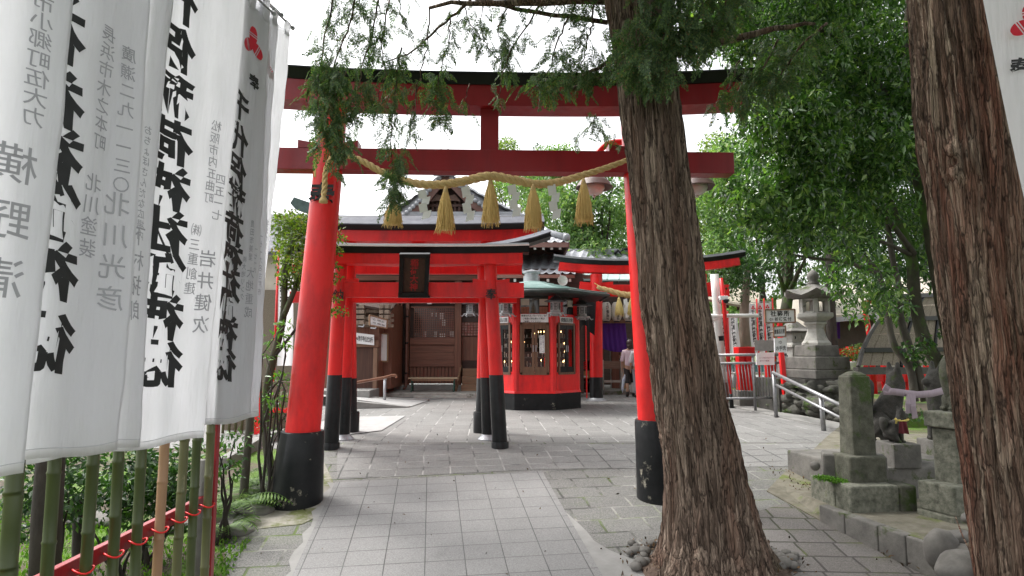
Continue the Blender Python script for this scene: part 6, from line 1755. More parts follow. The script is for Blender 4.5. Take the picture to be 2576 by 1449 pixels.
# low blue-green fence panel far back
bf = thing('teal_fence', (c3(200,950,17.8).x,17.8,0), 'teal slatted barrier with white rails behind the steel gate', 'fence')
mb = MB(); mb.box((c3(40,980,17.8).x,17.8,c3(40,985,17.8).z),(c3(800,980,17.8).x,17.84,c3(40,895,17.8).z)); mb.build('panel', surf('teal_panel', (.08,.30,.32), (.14,.40,.42), .6, 9, (9,1,1)), bf)
mb = MB(); mb.tube([c3(40,992,17.75), c3(800,992,17.75)], .035, 8); mb.build('rail', WHITEPAINT, bf, True)
mb = MB()
for x in (60,300,560,780): p = c3(x,990,17.8); mb.tube([(p.x,17.8,0),(p.x,17.8,c3(x,890,17.8).z)], .03, 8)
mb.build('post', GALV, bf)
# red monument-like post frame
rf = thing('red_wooden_rack', (c3(430,1100,14.8).x,14.8,0), 'heavy red wooden rack with stone feet behind the steel gate', 'rack')
def c3box(mb, x0, x1, y0, y1, Y, dY=.2): a, b = c3(x0,y1,Y), c3(x1,y0,Y); mb.box((a.x,Y,a.z),(b.x,Y+dY,b.z)); return mb
mb = MB(); c3box(mb,340,512,712,785,14.6,.35); c3box(mb,355,405,785,1175,14.66,.25); c3box(mb,430,490,785,1180,14.62,.28); mb.build('post', RED, rf, bevel=.01)
mb = MB(); c3box(mb,385,720,1055,1120,14.72,.12); mb.build('rail', RED, rf); mb = MB(); c3box(mb,650,705,900,1060,14.7,.2); mb.build('rail', RED, rf)
mb = MB(); a = c3(345,1180,14.5); mb.box((a.x,14.5,-.02),(c3(500,1180,14.5).x,14.95,a.z)); mb.build('stone_foot', STONE, rf, bevel=.01)
clr = thing('clear_sheet', c3(620,770,14.3), 'greyish transparent sheet hung on the steel gate', 'sheet')
mb = MB(); c3box(mb,512,715,640,755,14.2,.006); mb.build('film', surf('hazy_film', (.26,.25,.24), (.36,.35,.33), .35, 8, bstr=.1), clr)
npb = [c3(528,775,13.2), c3(720,770,13.2), c3(722,905,13.2), c3(528,905,13.2)]
board('notice_board', *npb, [(.03,-.02,'ローソクを立てないで下さい',.036),(-.02,.04,'燃えやすい物注意',.036)], None, 'white notice with small red prohibition mark tied to the steel gate', 'sign', sx=.75, step=.9, ink=surf('faded_print', (.25,.10,.14), (.35,.16,.2), .7))
# steel crowd gate
sg = thing('steel_gate', (c3(480,1270,13.3).x,13.3,0), 'stainless steel gate of upright bars across the side path', 'gate')
gA, gB = c3(75,800,13.5), c3(848,792,13.3)
mb = MB(); mb.tube([gA,gB], .030, 10); mb.build('rail', STEEL, sg, True); mb = MB(); mb.tube([c3(90,888,13.5), c3(850,880,13.3)], .026, 10); mb.build('rail', STEEL, sg, True); mb = MB(); mb.tube([c3(150,1262,13.5), c3(870,1252,13.3)], .024, 10); mb.build('rail', STEEL, sg, True)
for (xt,xb,Y) in ((80,135,13.5),(490,515,13.4),(848,882,13.3)):
    mb = MB(); p = c3(xb,1300,Y); mb.tube([(p.x,Y,-.02), c3(xt,800,Y)], .030, 10); mb.build('post', STEEL, sg, True)
mb = MB()
for i in range(21):
    t = (i+1)/22; a = c3(90,888,13.5).lerp(c3(850,880,13.3),t); b = c3(150,1262,13.5).lerp(c3(870,1252,13.3),t); mb.tube([a,b], .0095, 6)
mb.build('bars', STEEL, sg, True)
# red sign post with three boards
sp = thing('sign_post', (c3(850,1320,12.9).x,12.9,0), 'red painted post carrying the white direction boards', 'post')
mb = MB(); mb.bar((c3(850,1322,12.9).x,12.9,-.05), c3(795,800,12.9), .085, .09, (0,1,0)); mb.bar(c3(795,800,12.9), c3(775,440,12.9), .08, .08, (0,1,0)); mb.build('shaft', RED, sp)
bd = lambda cs, Y: [c3(x,y,Y) for x,y in cs]
board('office_sign', *bd(((618,318),(935,312),(940,450),(625,455)), 12.6), [(0,-.05,'社務所',.118),(.055,.06,'祈祷受付',.078),(-.17,.06,'⇦',.10)], WOODMID, 'largest framed sign on the red post, office directions with a left arrow', border=.024, bold=.02, step=1.1)
board('valuables_sign', *bd(((710,500),(838,488),(838,598),(710,605)), 12.6), [(0,0,'貴重品注意',.095)], WOODMID, 'small brown framed valuables notice, middle board of the red post', border=.018, bold=.015, sx=.44, step=.98)
board('washroom_sign', *bd(((720,620),(850,612),(855,768),(722,772)), 12.65), [(0,-.06,'⇨',.12),(0,.06,'お手洗',.095)], None, 'unframed white board with right arrow, lowest on the red post', bold=.015, sx=.72, step=.95)

# stone lantern on its mossy mound
SY = 13.0
zL = lambda y: c3(1160,y,SY).z
xL = c3(1165,700,SY).x
pxm = .352*.671/F*SY*1.004   # metres per crop pixel at this depth
ln = thing('stone_lantern', (xL,SY,zL(1045)), 'tall weathered stone lantern with curled roof on a stepped base', 'stone lantern')
def pris(mb, n, prof, rot=0, c=(xL,SY)):
    for (r0,z0,r1,z1) in prof: mb.lathe((c[0],c[1],0), [(r0,z0),(r1,z1)], n, rot=rot)
    return mb
q4 = R(62); s2 = math.sqrt(2)
mb = MB(); pris(mb,4,[(.46*s2,zL(1045),.46*s2,zL(950)),(.43*s2,zL(949),.42*s2,zL(816)),(.30*s2,zL(815),.29*s2,zL(695))], q4); mb.build('stepped_base', STONE, ln, bevel=.02)
mb = MB(); mb.lathe((xL,SY,0), [(.305,zL(695)),(.30,zL(670)),(.25,zL(640)),(.185,zL(560)),(.165,zL(520)),(.20,zL(480)),(.235,zL(470)),(.235,zL(448))], 6, rot=R(10)); mb.build('shaft', STONE_PALE, ln, bevel=.008)
mb = MB(); mb.lathe((xL,SY,0), [(.20,zL(447)),(.345,zL(410)),(.375,zL(395)),(.375,zL(358)),(.33,zL(352))], 6, rot=R(10)); mb.build('platform', STONE_PALE, ln, bevel=.008)
mb = MB(); rr_ = .255
for k in range(6):
    a = R(10+60*k); p = Vector((xL+math.cos(a)*rr_,SY+math.sin(a)*rr_,0)); mb.cbox((p.x,p.y,(zL(352)+zL(205))/2),(.085,.085,zL(205)-zL(352)), rz=a)
mb.lathe((xL,SY,0), [(.27,zL(352)),(.27,zL(335))], 6, rot=R(10)); mb.lathe((xL,SY,0), [(.27,zL(222)),(.27,zL(203))], 6, rot=R(10)); mb.lathe((xL,SY,0), [(.10,zL(340)),(.10,zL(215))], 6); mb.build('fire_box', STONE_PALE, ln, bevel=.006)
mb = MB(); N = 24; vs = []; rows = [(.26,205,0),(.56,188,.09),(.60,172,.12),(.42,130,.05),(.26,90,.01),(.15,60,0),(.10,45,0)]
for (r_, y_, lift) in rows:
    for j in range(N):
        a = 2*math.pi*j/N + R(10); cr_ = abs(math.cos(3*(a-R(10))))**3; vs.append(Vector((xL+math.cos(a)*r_*(.9+.13*cr_), SY+math.sin(a)*r_*(.9+.13*cr_), zL(y_)+lift*cr_)))
mb.add(vs, [(i*N+j, i*N+(j+1)%N, (i+1)*N+(j+1)%N, (i+1)*N+j) for i in range(len(rows)-1) for j in range(N)] + [tuple(range(N-1,-1,-1)), tuple((len(rows)-1)*N+j for j in range(N))]); mb.build('roof', STONE, ln, 'auto')
mb = MB(); mb.lathe((xL,SY,zL(45)), [(.10,-.02),(.12,.03),(.07,.07),(.11,.12),(.12,.19),(.07,.26),(.02,.30)], 14); mb.build('finial', STONE, ln, True)
sm_ = thing('stone_lantern', (c3(940,900,14).x,14.0,.3), 'squat grey stone lantern half behind the tall one', 'stone lantern')
zS = lambda y: c3(940,y,14).z; xS = c3(935,900,14).x
mb = MB(); mb.lathe((xS,14,0), [(.10,zS(440)),(.30,zS(520)),(.52,zS(545)),(.50,zS(560)),(.20,zS(560))], 4, rot=q4); mb.build('roof', STONE, sm_, bevel=.015)
mb = MB(); mb.lathe((xS,14,0), [(.34,zS(665)),(.34,zS(560))], 4, rot=q4); mb.lathe((xS,14,0), [(.42,zS(720)),(.42,zS(690)),(.36,zS(666))], 4, rot=q4); mb.lathe((xS,14,0), [(.36,zS(1040)),(.36,zS(722))], 4, rot=q4); mb.build('body', STONE_PALE, sm_, bevel=.012)
mb = MB(); p = c3(928,612,13.72); mb.tube([p, p+Vector((0,.05,0))], .045, 14); mb.build('round_hole', BLACK, sm_)
md = thing('rubble_wall', (c3(1150,1300,12.6).x,12.6,0), 'mossy rubble stone retaining wall under the stone lanterns', 'wall')
mb = MB(); rq = random.Random(3)
p0, p1 = c3(250,1340,14.6), c3(1420,1480,10.9)
for k in range(64):
    t = rq.random(); u = rq.random(); bx = Vector((G(1835,1016).x+.25,15.9,0)).lerp(Vector((5.75,10.6,0)), t); mb.rock((bx.x+rq.uniform(0,.25),bx.y,.06+u*(.10 if t < .5 else .22)), (rq.uniform(.14,.26),rq.uniform(.16,.30),rq.uniform(.08,.14)), k, 2, .45)
for k in range(90):
    a = rq.uniform(0,2*math.pi); mb.rock((xL+math.cos(a)*.62+rq.uniform(-.06,.06), SY+math.sin(a)*.62, rq.uniform(.05,zL(1050)-.10)), (rq.uniform(.12,.22),rq.uniform(.12,.22),rq.uniform(.07,.13)), 100+k, 2, .45)
mb.build('rubble', surf('mossy_rubble', (.02,.02,.016), (.10,.097,.08), .9, 7, bstr=.8, bdist=.02, bscale=18, spot=(.045,.08,.012), spot_scale=2.2, spot_at=.53), md, True)
mb = MB(); mb.lathe((xL,SY,0), [(.74,0),(.66,zL(1046))], 8); mb.box((xL-.8,SY,0),(xL+.5,SY+1.2,zL(1046)-.02)); mb.build('core', STONE_DARK, md)
terr = thing('yard_terrace', (8,13,0), 'raised bank of earth behind the rubble wall', 'terrace')
mb = MB(); mb.slab([(5.4,15.8,-.1),(5.95,12.4,-.1),(6.3,10.6,-.1),(14,10.2,-.1),(14,18,-.1),(6,18,-.1)], (0,0,.36)); mb.build('bank', SOIL, terr)
# sloping hand rail
hr2 = thing('stair_handrail', c3(735,1420,12.2), 'sloping two-bar stainless handrail beside the rubble wall', 'handrail')
ra_, rb_ = c3(705,985,12.2), c3(1440,1340,9.3); mb = MB()
mb.tube([ra_, rb_], .031, 12); mb.build('rail', STEEL, hr2, True); mb = MB(); mb.tube([c3(735,1115,12.2), c3(1440,1475,9.3)], .024, 10); mb.build('rail', STEEL, hr2, True)
for xt, yt, xb, yb_, Y in ((712,985,738,1425,12.2),(1215,1240,1240,1480,10.1)):
    p = c3(xb,yb_,Y); mb = MB(); mb.tube([(p.x,Y,gz(Y)-.02), c3(xt,yt,Y)], .036, 12); mb.build('post', STEEL, hr2, True)

# pale shop building, red frames and the curved plank bridge
sb = thing('beige_shop', (P(2150,900,19).x,19,0), 'beige gabled shop with dark open front behind the stone lantern', 'building')
mb = MB(); e0, e1, e2, e3 = P(2040,806,17.2), P(2460,770,17.2), P(2440,690,21), P(2080,725,21)
mb.slab([e0,e1,e2,e3], (0,0,.08)); mb.build('roof', surf('beige_roof', (.42,.37,.30), (.55,.50,.42), .75, 3), sb)
mb = MB(); mb.bar(e0+Vector((0,-.03,-.04)), e1+Vector((0,-.03,-.04)), .05, .12); mb.build('fascia', GALV, sb)
mb = MB(); mb.box((P(2110,900,18.2).x,18.2,0),(P(2240,900,18.2).x,18.4,P(2100,800,18.2).z)); mb.build('dark_front', surf('brown_blind', (.06,.045,.035), (.10,.08,.065), .8, 3), sb)
mb = MB(); mb.box((P(2030,900,19).x,19,0),(P(2470,900,19).x,21,P(2100,740,19).z)); mb.build('wall', PLASTER, sb)
cw = cloth_sheet('curtain', (P(2092,806,17.9),P(2113,806,17.9),P(2112,852,17.9),P(2092,848,17.9)), PURPLE, 12, 8, 3, .03); tag(cw, 'small purple curtain at the edge of the beige shop', 'curtain')
rfr = thing('red_rail_fence', (P(2180,960,15.5).x,15.5,.25), 'red painted rail fence in front of the beige shop', 'fence')
mb = MB(); zz_ = lambda y, Y=15.5: P(2200,y,Y).z; xx_ = lambda x, Y=15.5: P(x,900,Y).x
mb.box((xx_(2100),15.5,zz_(892)),(xx_(2420),15.6,zz_(877))); mb.build('rail', RED, rfr); mb = MB(); mb.box((xx_(2100),15.5,zz_(960)),(xx_(2420),15.6,zz_(938))); mb.build('rail', RED, rfr)
for px in (2136,2170,2222,2278,2330): mb = MB(); mb.box((xx_(px),15.46,.1),(xx_(px)+.10,15.64,zz_(872))); mb.build('post', RED, rfr)
mb = MB(); mb.box((xx_(2150),15.7,zz_(985)),(xx_(2420),16.0,zz_(958))); mb.build('white_kerb', WHITEPAINT, rfr)
rpf = thing('red_pipe_arch', (P(2190,950,15.2).x,15.2,.25), 'tall red pipe frame bent at the top behind the plank bridge', 'frame')
mb = MB(); mb.tube([(P(2196,900,15.2).x,15.2,.2),P(2190,860,15.2),P(2178,790,15.2),P(2176,775,15.2),P(2182,762,15.2),P(2200,752,15.2),P(2260,750,15.2)], .06, 12); mb.tube([(P(2232,900,15.5).x,15.5,.2),P(2225,830,15.5),P(2218,770,15.5)], .05, 10); mb.build('pipe', RED, rpf, True)
cbn = thing('curved_plank_cover', (P(2250,950,12.4).x,12.4,.3), 'quarter-round weathered plank cover with dark battens and grey rim', 'bridge')
edge_l = [(2160,922),(2170,882),(2188,843),(2210,806),(2236,772),(2266,746)]
edge_r = [(2395,922),(2395,880),(2395,838),(2395,800),(2395,768),(2395,742)]
def pt(i, t, off=0): a = P(*edge_l[i], 12.2+.25*i+off); b = P(*edge_r[i], 13.6+.25*i+off); return a.lerp(b,t)
mb = MB(); nS = 9
for i in range(5):
    for s in range(nS):
        t0, t1 = s/nS+.003, (s+1)/nS-.003
        mb.slab([pt(i,t0)+Vector((0,0,.02)), pt(i,t1)+Vector((0,0,.02)), pt(i+1,t1), pt(i+1,t0)], (0,.04,.02))
mb.build('planks', GREYWOOD, cbn)
mb = MB()
for i in (1,3,5): mb.bar(pt(i,0)+Vector((0,-.05,.01)), pt(i,1)+Vector((0,-.05,.01)), .05, .09)
for t in (.42,.78): mb.tube([pt(i,t)+Vector((0,-.03,0)) for i in range(6)], .035, 6)
mb.build('batten', BLACK, cbn)
mb = MB(); mb.sweep([pt(i,0)+Vector((-.04,-.06,0)) for i in range(6)], [(-.03,-.03),(.03,-.03),(.03,.03),(-.03,.03)], (0,1,0)); mb.bar(pt(0,0)+Vector((-.1,-.08,-.08)), pt(0,1)+Vector((0,-.08,-.08)), .10, .14); mb.build('rim', surf('grey_metal_rim', (.04,.036,.033), (.075,.068,.062), .7, 6), cbn)
pot = thing('potted_plant', P(2150,920,14.6), 'shrub with green and rusty leaves in a white pot on the red rail', 'plant')
mb = MB(); pc = P(2152,912,14.6); mb.lathe(pc, [(.12,-.25),(.17,0),(.18,.02)], 14); mb.build('pot', SIGNWHITE, pot, True)
leaves('foliage', blob_points([P(x,y,14.6) for x,y in ((2150,885),(2165,880),(2135,888),(2160,900))], [.2]*4, 2600, 51), .07, .03, leaf_mat('rusty_shrub_leaves', [(0,(.04,.09,.02)),(.5,(.09,.17,.03)),(.88,(.14,.16,.03)),(1,(.30,.12,.04))], .4), pot, .2, seed=51)
# ------------------------------------------------------------------ stone group at the right
c7 = lambda x, y, Y: P((2600+x*.8696)*.671, (900+y*.8696)*.671, Y)
kw = thing('kerb_wall', (2.9,5.5,-.3), 'low granite kerb wall edging the pebble bed', 'kerb')
kn = [(2.83,6.05),(2.905,5.74),(3.0,5.40),(3.075,5.15),(3.17,4.87)]
for i in range(4):
    a, b = Vector((*kn[i],0)), Vector((*kn[i+1],0)); d = (b-a); n_ = Vector((-d.y,d.x,0)).normalized()*-.105
    n_ = n_ if n_.x > 0 else -n_
    mb = MB(); e = d.normalized()*.004
    za, zb2 = gz(a.y)-.06, gz(b.y)-.06; top = -.185-.01*i
    mb.add([a+e+Vector((0,0,za)), b-e+Vector((0,0,zb2)), b-e+n_+Vector((0,0,zb2)), a+e+n_+Vector((0,0,za)), a+e+Vector((0,0,top)), b-e+Vector((0,0,top-.01)), b-e+n_+Vector((0,0,top-.01)), a+e+n_+Vector((0,0,top))], [(3,2,1,0),(4,5,6,7),(0,1,5,4),(1,2,6,5),(2,3,7,6),(3,0,4,7)])
    mb.build('kerb_stone', STONE, kw, bevel=.012)
RZ = R(6)
def blk(mb, c, sx, sy, z0, z1, rz=RZ, taper=None, seed=0):
    "hewn block: front corner at c, sides running back-left (sy) and back-right (sx)"
    M = Matrix.Translation(Vector((c[0],c[1],0))) @ Matrix.Rotation(rz,4,'Z')
    mb.box((0,0,z0),(sx,sy,z1),M,taper); return mb
pil = thing('stone_marker', (3.1,5.9,-.2), 'square mossy stone marker post on two stone tiers', 'stone marker')
A1 = P(2142,1283,5.86)
M2 = Vector((math.cos(RZ),math.sin(RZ),0)); M3 = Vector((-math.sin(RZ),math.cos(RZ),0)); zT = P(2142,1224,5.86).z
for (u,v,sx,sy,dz,mt) in ((0,0,.47,.24,0,STONE_LICHEN),(.474,0,.17,.65,-.006,STONE_MOSS),(0,.244,.47,.40,-.012,STONE_LICHEN)):
    q = A1+M2*u+M3*v; mb = MB(); blk(mb,(q.x,q.y),sx,sy,-.35,zT+dz); mb.build('lower_tier', mt, pil, bevel=.02)
A2 = P(2142,1214,6.02); mb = MB(); blk(mb,(A2.x,A2.y),.36,.30,zT-.02,P(2142,1150,6.02).z); mb.build('upper_tier', STONE_MOSS, pil, bevel=.018)
A3 = P(2148,1146,6.12); zt = P(2150,946,6.12).z; mb = MB(); blk(mb,(A3.x,A3.y),.235,.22,P(2142,1151,6.1).z,zt,RZ,.88); cM = Vector((A3.x,A3.y,0))+M2*.1175+M3*.11
mb.lathe((cM.x,cM.y,zt), [(.132,0.0),(.07,.035),(.0,.048)], 4, rot=RZ+R(45)); mb.build('post', STONE_MOSS, pil, bevel=.014)
mb = MB(); mp_ = [A1+M3*.1+M2*.02, A1+M3*.4+M2*.05, A1+M3*.25+M2*.1]
pts = np.concatenate([np.array(P(x,y,6.1))+rng.normal(size=(500,3))*np.array([.035,.04,.008]) for x,y in ((2085,1206),(2105,1210),(2125,1213),(2070,1203))])
leaves('moss', pts, .018, .010, leaf_mat('moss_tufts', [(0,(.05,.13,.008)),(1,(.12,.28,.02))], .3, .8), pil, -.6, seed=61)
lw = thing('low_stone_wall', (3.1,6.4,-.2), 'low stone block wall behind the marker post', 'wall')
B1 = P(2063,1200,6.2); mb = MB(); blk(mb,(P(2063,1150,6.35).x,6.30),.55,.25,-.4,P(2063,1138,6.3).z-.01,R(-22)); mb.build('block', STONE, lw, bevel=.02)
# platform of the foxes
fp = thing('fox_platform', (3.7,6.7,-.2), 'dark stone platform carrying the fox statues', 'platform')
zp = P(2200,1172,6.5).z
mb = MB(); blk(mb,(P(2140,1172,6.5).x,6.35),1.75,1.25,-.4,zp,R(8)); mb.build('slab', STONE, fp, bevel=.02)
# fox statues
def fox(label, pts_px, Y, tail, head, scale=1.0, facing=1, mat=STONE_DARK, blockc=None, name='fox_statue', group='stone foxes'):
    """sitting fox: pts_px = (rump, chest, neck, head, nose) in picture points"""
    (rx,ry),(cx_,cy_),(nx,ny),(hx_,hy_),(ox,oy),(bx,by) = pts_px
    base = P(bx,by,Y); t = thing(name, base, label, 'statue', group); s = scale
    J, B = [], []
    def add(p, r_, par=None):
        J.append((Vector(p), r_ if isinstance(r_,tuple) else (r_,r_))); i = len(J)-1
        if par is not None: B.append((par,i))
        return i
    V = lambda x,y,dy=0: P(x,y,Y)+Vector((0,dy,0))
    rump = add(V(rx,ry), .135*s); mid = add(V((rx+cx_)/2,(ry+cy_)/2-4), .125*s, rump); ch = add(V(cx_,cy_), .115*s, mid); nk = add(V(nx,ny), .085*s, ch)
    hd = add(V(hx_,hy_), .092*s, nk); mz = add(V((hx_+ox)/2,(hy_+oy)/2+2), .05*s, hd); add(V(ox,oy), .026*s, mz)
    for dy in (-.055*s,.055*s):
        e0 = add(V(hx_-4*facing,hy_-16*s,dy), .038*s, hd); add(V(hx_-6*facing,hy_-40*s,dy*1.25), .012*s, e0)
    for dy in (-.07*s,.07*s):
        sh = add(V(cx_+2*facing,cy_+18,dy), .06*s, ch); el = add(V(cx_+5*facing,(cy_+by)/2+8,dy), .038*s, sh); pw = add(V(cx_+6*facing,by-5,dy), .036*s, el); add(V(cx_+15*facing,by-3,dy), .032*s, pw)
        hp_ = add(V(rx+2*facing,ry+10,dy*1.5), .085*s, rump); kn_ = add(V(rx+16*facing,ry+26,dy*1.7), .06*s, hp_); ft = add(V(rx+6*facing,by-6,dy*1.6), .04*s, kn_); add(V(rx+24*facing,by-4,dy*1.6), .034*s, ft)
    prev = rump
    for i,(x,y) in enumerate(tail): prev = add(V(x,y), (.05,.085,.095,.08,.03)[min(i,4)]*s, prev)
    skin('body', J, B, mat, t, 2)
    if blockc:
        mb = MB(); mb.box(*blockc); mb.build('plinth', STONE, t, bevel=.012)
    return t
fY = 6.95
zpl = zp
pbox = lambda x0,x1,yt,Y,dY: ((P(x0,yt,Y).x,Y-dY/2,zp-.01),(P(x1,yt,Y).x,Y+dY/2,P((x0+x1)/2,yt,Y).z))
fox('largest stone fox facing right with its thick tail raised behind its back', ((2200,1070),(2238,1035),(2250,985),(2252,958),(2276,967),(2225,1118)), fY, ((2178,1060),(2172,1010),(2172,975),(2176,948)), None, 1.2, 1, blockc=pbox(2188,2262,1116,fY,.5))
fox('stone fox facing left with open jaw, ribbon across its neck', ((2402,1060),(2362,1030),(2352,985),(2350,955),(2318,962),(2375,1110)), 7.15, ((2425,1050),(2436,1000),(2436,960),(2434,935)), None, 1.2, -1, blockc=pbox(2340,2432,1108,7.15,.5))
sf = fox('small stone fox with yellow collar and red bib between the large ones', ((2236,1084),(2258,1072),(2266,1056),(2268,1042),(2286,1044),(2248,1114)), 6.55, ((2224,1084),(2222,1068),(2224,1056),(2226,1050)), None, .52, 1, blockc=pbox(2224,2292,1112,6.55,.32))
col_ = thing('fox_collar', P(2266,1058,6.5), 'yellow cord collar knotted round the small fox', 'collar')
mb = MB(); c = P(2267,1057,6.55); mb.tube([c+Vector((math.cos(a)*.062,math.sin(a)*.062,.012*math.cos(a))) for a in [i*2*math.pi/14 for i in range(15)]], .010, 6); mb.tube([P(2252,1052,6.48),P(2256,1056,6.47),P(2254,1066,6.47)], .009, 6); mb.tube([P(2250,1054,6.48),P(2258,1058,6.47),P(2264,1057,6.49)], .009, 6); mb.build('cord', surf('yellow_cord', (.55,.42,.08), (.68,.56,.16), .7), col_, True)
bib = cloth_sheet('fox_bib', (P(2262,1060,6.42),P(2280,1060,6.42),P(2286,1092,6.44),P(2262,1090,6.44)), cloth('dark_red_cloth', (.16,.03,.04), .1), 12, 10, 2, .01); tag(bib, 'dusky red bib hanging from the small fox collar', 'bib')
mf_ = fox('mossy fox statue on the tall lichened pedestal, body curved upright', ((2400,1010),(2392,985),(2402,955),(2404,940),(2396,944),(2400,1032)), 5.75, ((2382,990),(2376,950),(2378,915),(2390,893)), None, .55, -1, STONE_MOSS)
rib = thing('tied_ribbon', P(2315,990,6.75), 'faded lilac ribbon tied from one large fox to the other', 'ribbon')
RIB = cloth('lilac_ribbon', (.48,.39,.45), .2)
mb = MB(); path = [P(2222,985,6.72),P(2245,985,6.68),P(2270,988,6.68),P(2310,993,6.7),P(2345,990,6.75),P(2375,982,6.85)]; mb.sweep(path, [(-.006,-.035),(.006,-.035),(.006,.035),(-.006,.035)]); mb.build('band', RIB, rib, True)
mb = MB(); mb.sweep([P(2226,984,6.66),P(2230,976,6.65),P(2234,970,6.65)], [(-.004,-.03),(.004,-.03),(.004,.03),(-.004,.03)], (1,0,0)); mb.build('knot_end', RIB, rib)
for (x0,y0,x1,y1) in ((2288,992,2286,1040),(2296,992,2302,1052)): mb = MB(); mb.sweep([P(x0,y0,6.66),P((x0+x1)/2-2,(y0+y1)/2,6.64),P(x1,y1,6.66)], [(-.004,-.028),(.004,-.028),(.004,.028),(-.004,.028)], (1,0,0)); mb.build('loose_end', RIB, rib)
# lichened pedestal next to the big trunk
pe = thing('stone_pedestal', (P(2400,1290,5.6).x,5.6,-.2), 'lichened square stone pedestal with capital beside the reddish trunk', 'pedestal')
rz2 = R(18); Mx_ = Vector((math.cos(rz2),math.sin(rz2),0))
def pb(nm, x, yb_, yt_, Y, sx, sy, mt, taper=None): mb = MB(); c = P(x,yb_,Y); blk(mb,(c.x,c.y),sx,sy,c.z,P(x,yt_,Y).z,rz2,taper); return mb.build(nm, mt, pe, bevel=.014)
pb('base', 2405,1302,1226,5.5,.34,.34,STONE_LICHEN); pb('base', 2405,1402,1302,5.5,.34,.34,STONE_LICHEN)
pb('column', 2412,1226,1082,5.62,.22,.22,STONE_LICHEN); pb('capital', 2404,1081,1040,5.56,.30,.30,STONE_LICHEN)
# leaf-strewn pebbles and boulders
ROCKM = surf('grey_boulder', (.085,.08,.072), (.19,.18,.165), .8, 6, bstr=.3, bdist=.006, bscale=30, spot=(.09,.11,.04), spot_scale=4, spot_at=.66)
def boulder(px, py, Y, sx, sy, sz, label, seed, rz=0, group=None, name='boulder', lift=.3):
    p = P(px,py,Y); t = thing(name, p, label, 'stone', group)
    mb = MB(); tmp = MB(); tmp.rock((0,0,0),(sx,sy,sz),seed,3,.16); Mz = Matrix.Translation(p) @ Matrix.Rotation(rz,4,'Z'); mb.add([Mz @ v for v in tmp.v], tmp.f); mb.build('stone', ROCKM, t, True)
boulder(2370,1385,4.75,.13,.10,.15,'large smooth boulder with slanting snout at the end of the kerb',3)
boulder(2405,1352,4.85,.16,.07,.05,'long grey cobble lying on the boulder at the kerb end',4,R(25))
boulder(2425,1392,4.7,.13,.10,.06,'flat rounded boulder half under the reddish trunk',5)
boulder(2440,1435,4.4,.24,.17,.13,'wide mossy boulder at the foot of the reddish trunk',6)
boulder(2447,1305,5.1,.08,.07,.05,'pale oval cobble beside the pedestal base',7)
boulder(2050,1172,6.35,.05,.04,.045,'small blue grey cobble before the low stone wall',8)
PB = [(1590,1378,.035),(1602,1386,.03),(1598,1398,.045),(1612,1392,.03),(1622,1400,.05),(1618,1412,.04),(1604,1416,.03),(1630,1384,.03),(1640,1380,.04),(1612,1428,.05),(1626,1424,.035),(1600,1440,.045),(1940,1402,.05),(1952,1410,.05),(1966,1416,.045),(1978,1404,.04),(1990,1420,.05),(1972,1432,.06),(1960,1440,.05),(1996,1436,.04),(1590,1392,.025),(1584,1402,.03),(2000,1408,.035)]
for i,(x,y,s_) in enumerate(PB):
    g = G(x,y); t = thing('pebble', g+Vector((0,0,s_*.3+.03)), 'rounded grey pebble in the ring of stones round the leaning cypress', 'pebble', 'pebbles round the cypress foot')
    mb = MB(); mb.rock(g+Vector((0,0,s_*.3+.03)), (s_*1.1,s_,s_*.75), i, 2, .15); mb.build('stone', ROCKM, t, True)
mnd = MB(); c = cA[1]; mnd.lathe((c.x,5.05,gz(5.05)), [(.62,-.10),(.55,.03),(.40,.07),(.2,.11)], 30, 1, .9)
o = mnd.build('root_soil', surf('litter_soil', (.06,.035,.025), (.16,.11,.08), .95, 14, bstr=.9, bdist=.02, bscale=40, spot=(.20,.17,.13), spot_scale=16), None, True); tag(o, kind='structure')
# dead leaves: one litter layer
pts = []
for k in range(420):
    a = rng.uniform(0,2*math.pi); d = rng.uniform(.25,.75); pts.append((c.x+math.cos(a)*d, 5.0+math.sin(a)*d, gz(5.0+math.sin(a)*d)+.09-.1*(d-.3)))
for k in range(700):
    x, y = rng.uniform(2.95,4.6), rng.uniform(4.2,7.6); pts.append((x,y,gz(y)+.045))
for k in range(75):
    x, y = rng.uniform(-2.2,3.6), rng.uniform(4.8,9.5); pts.append((x,y,gz(y)+.032))
o = leaves('leaf_litter', np.array(pts), .04, .018, leaf_mat('dead_leaves', [(0,(.03,.02,.014)),(.6,(.08,.045,.025)),(1,(.2,.12,.06))], .1, .8), None, 0, seed=71); tag(o, kind='stuff')
tw = thing('fallen_twig', P(2412,1335,4.9), 'thin brown twig leaning against the reddish trunk', 'twig'); mb = MB(); mb.tube([P(2404,1300,5.0),P(2420,1345,4.8),P(2448,1400,4.5)], [.004,.006,.008], 6); mb.build('stick', BARK_B, tw, True)

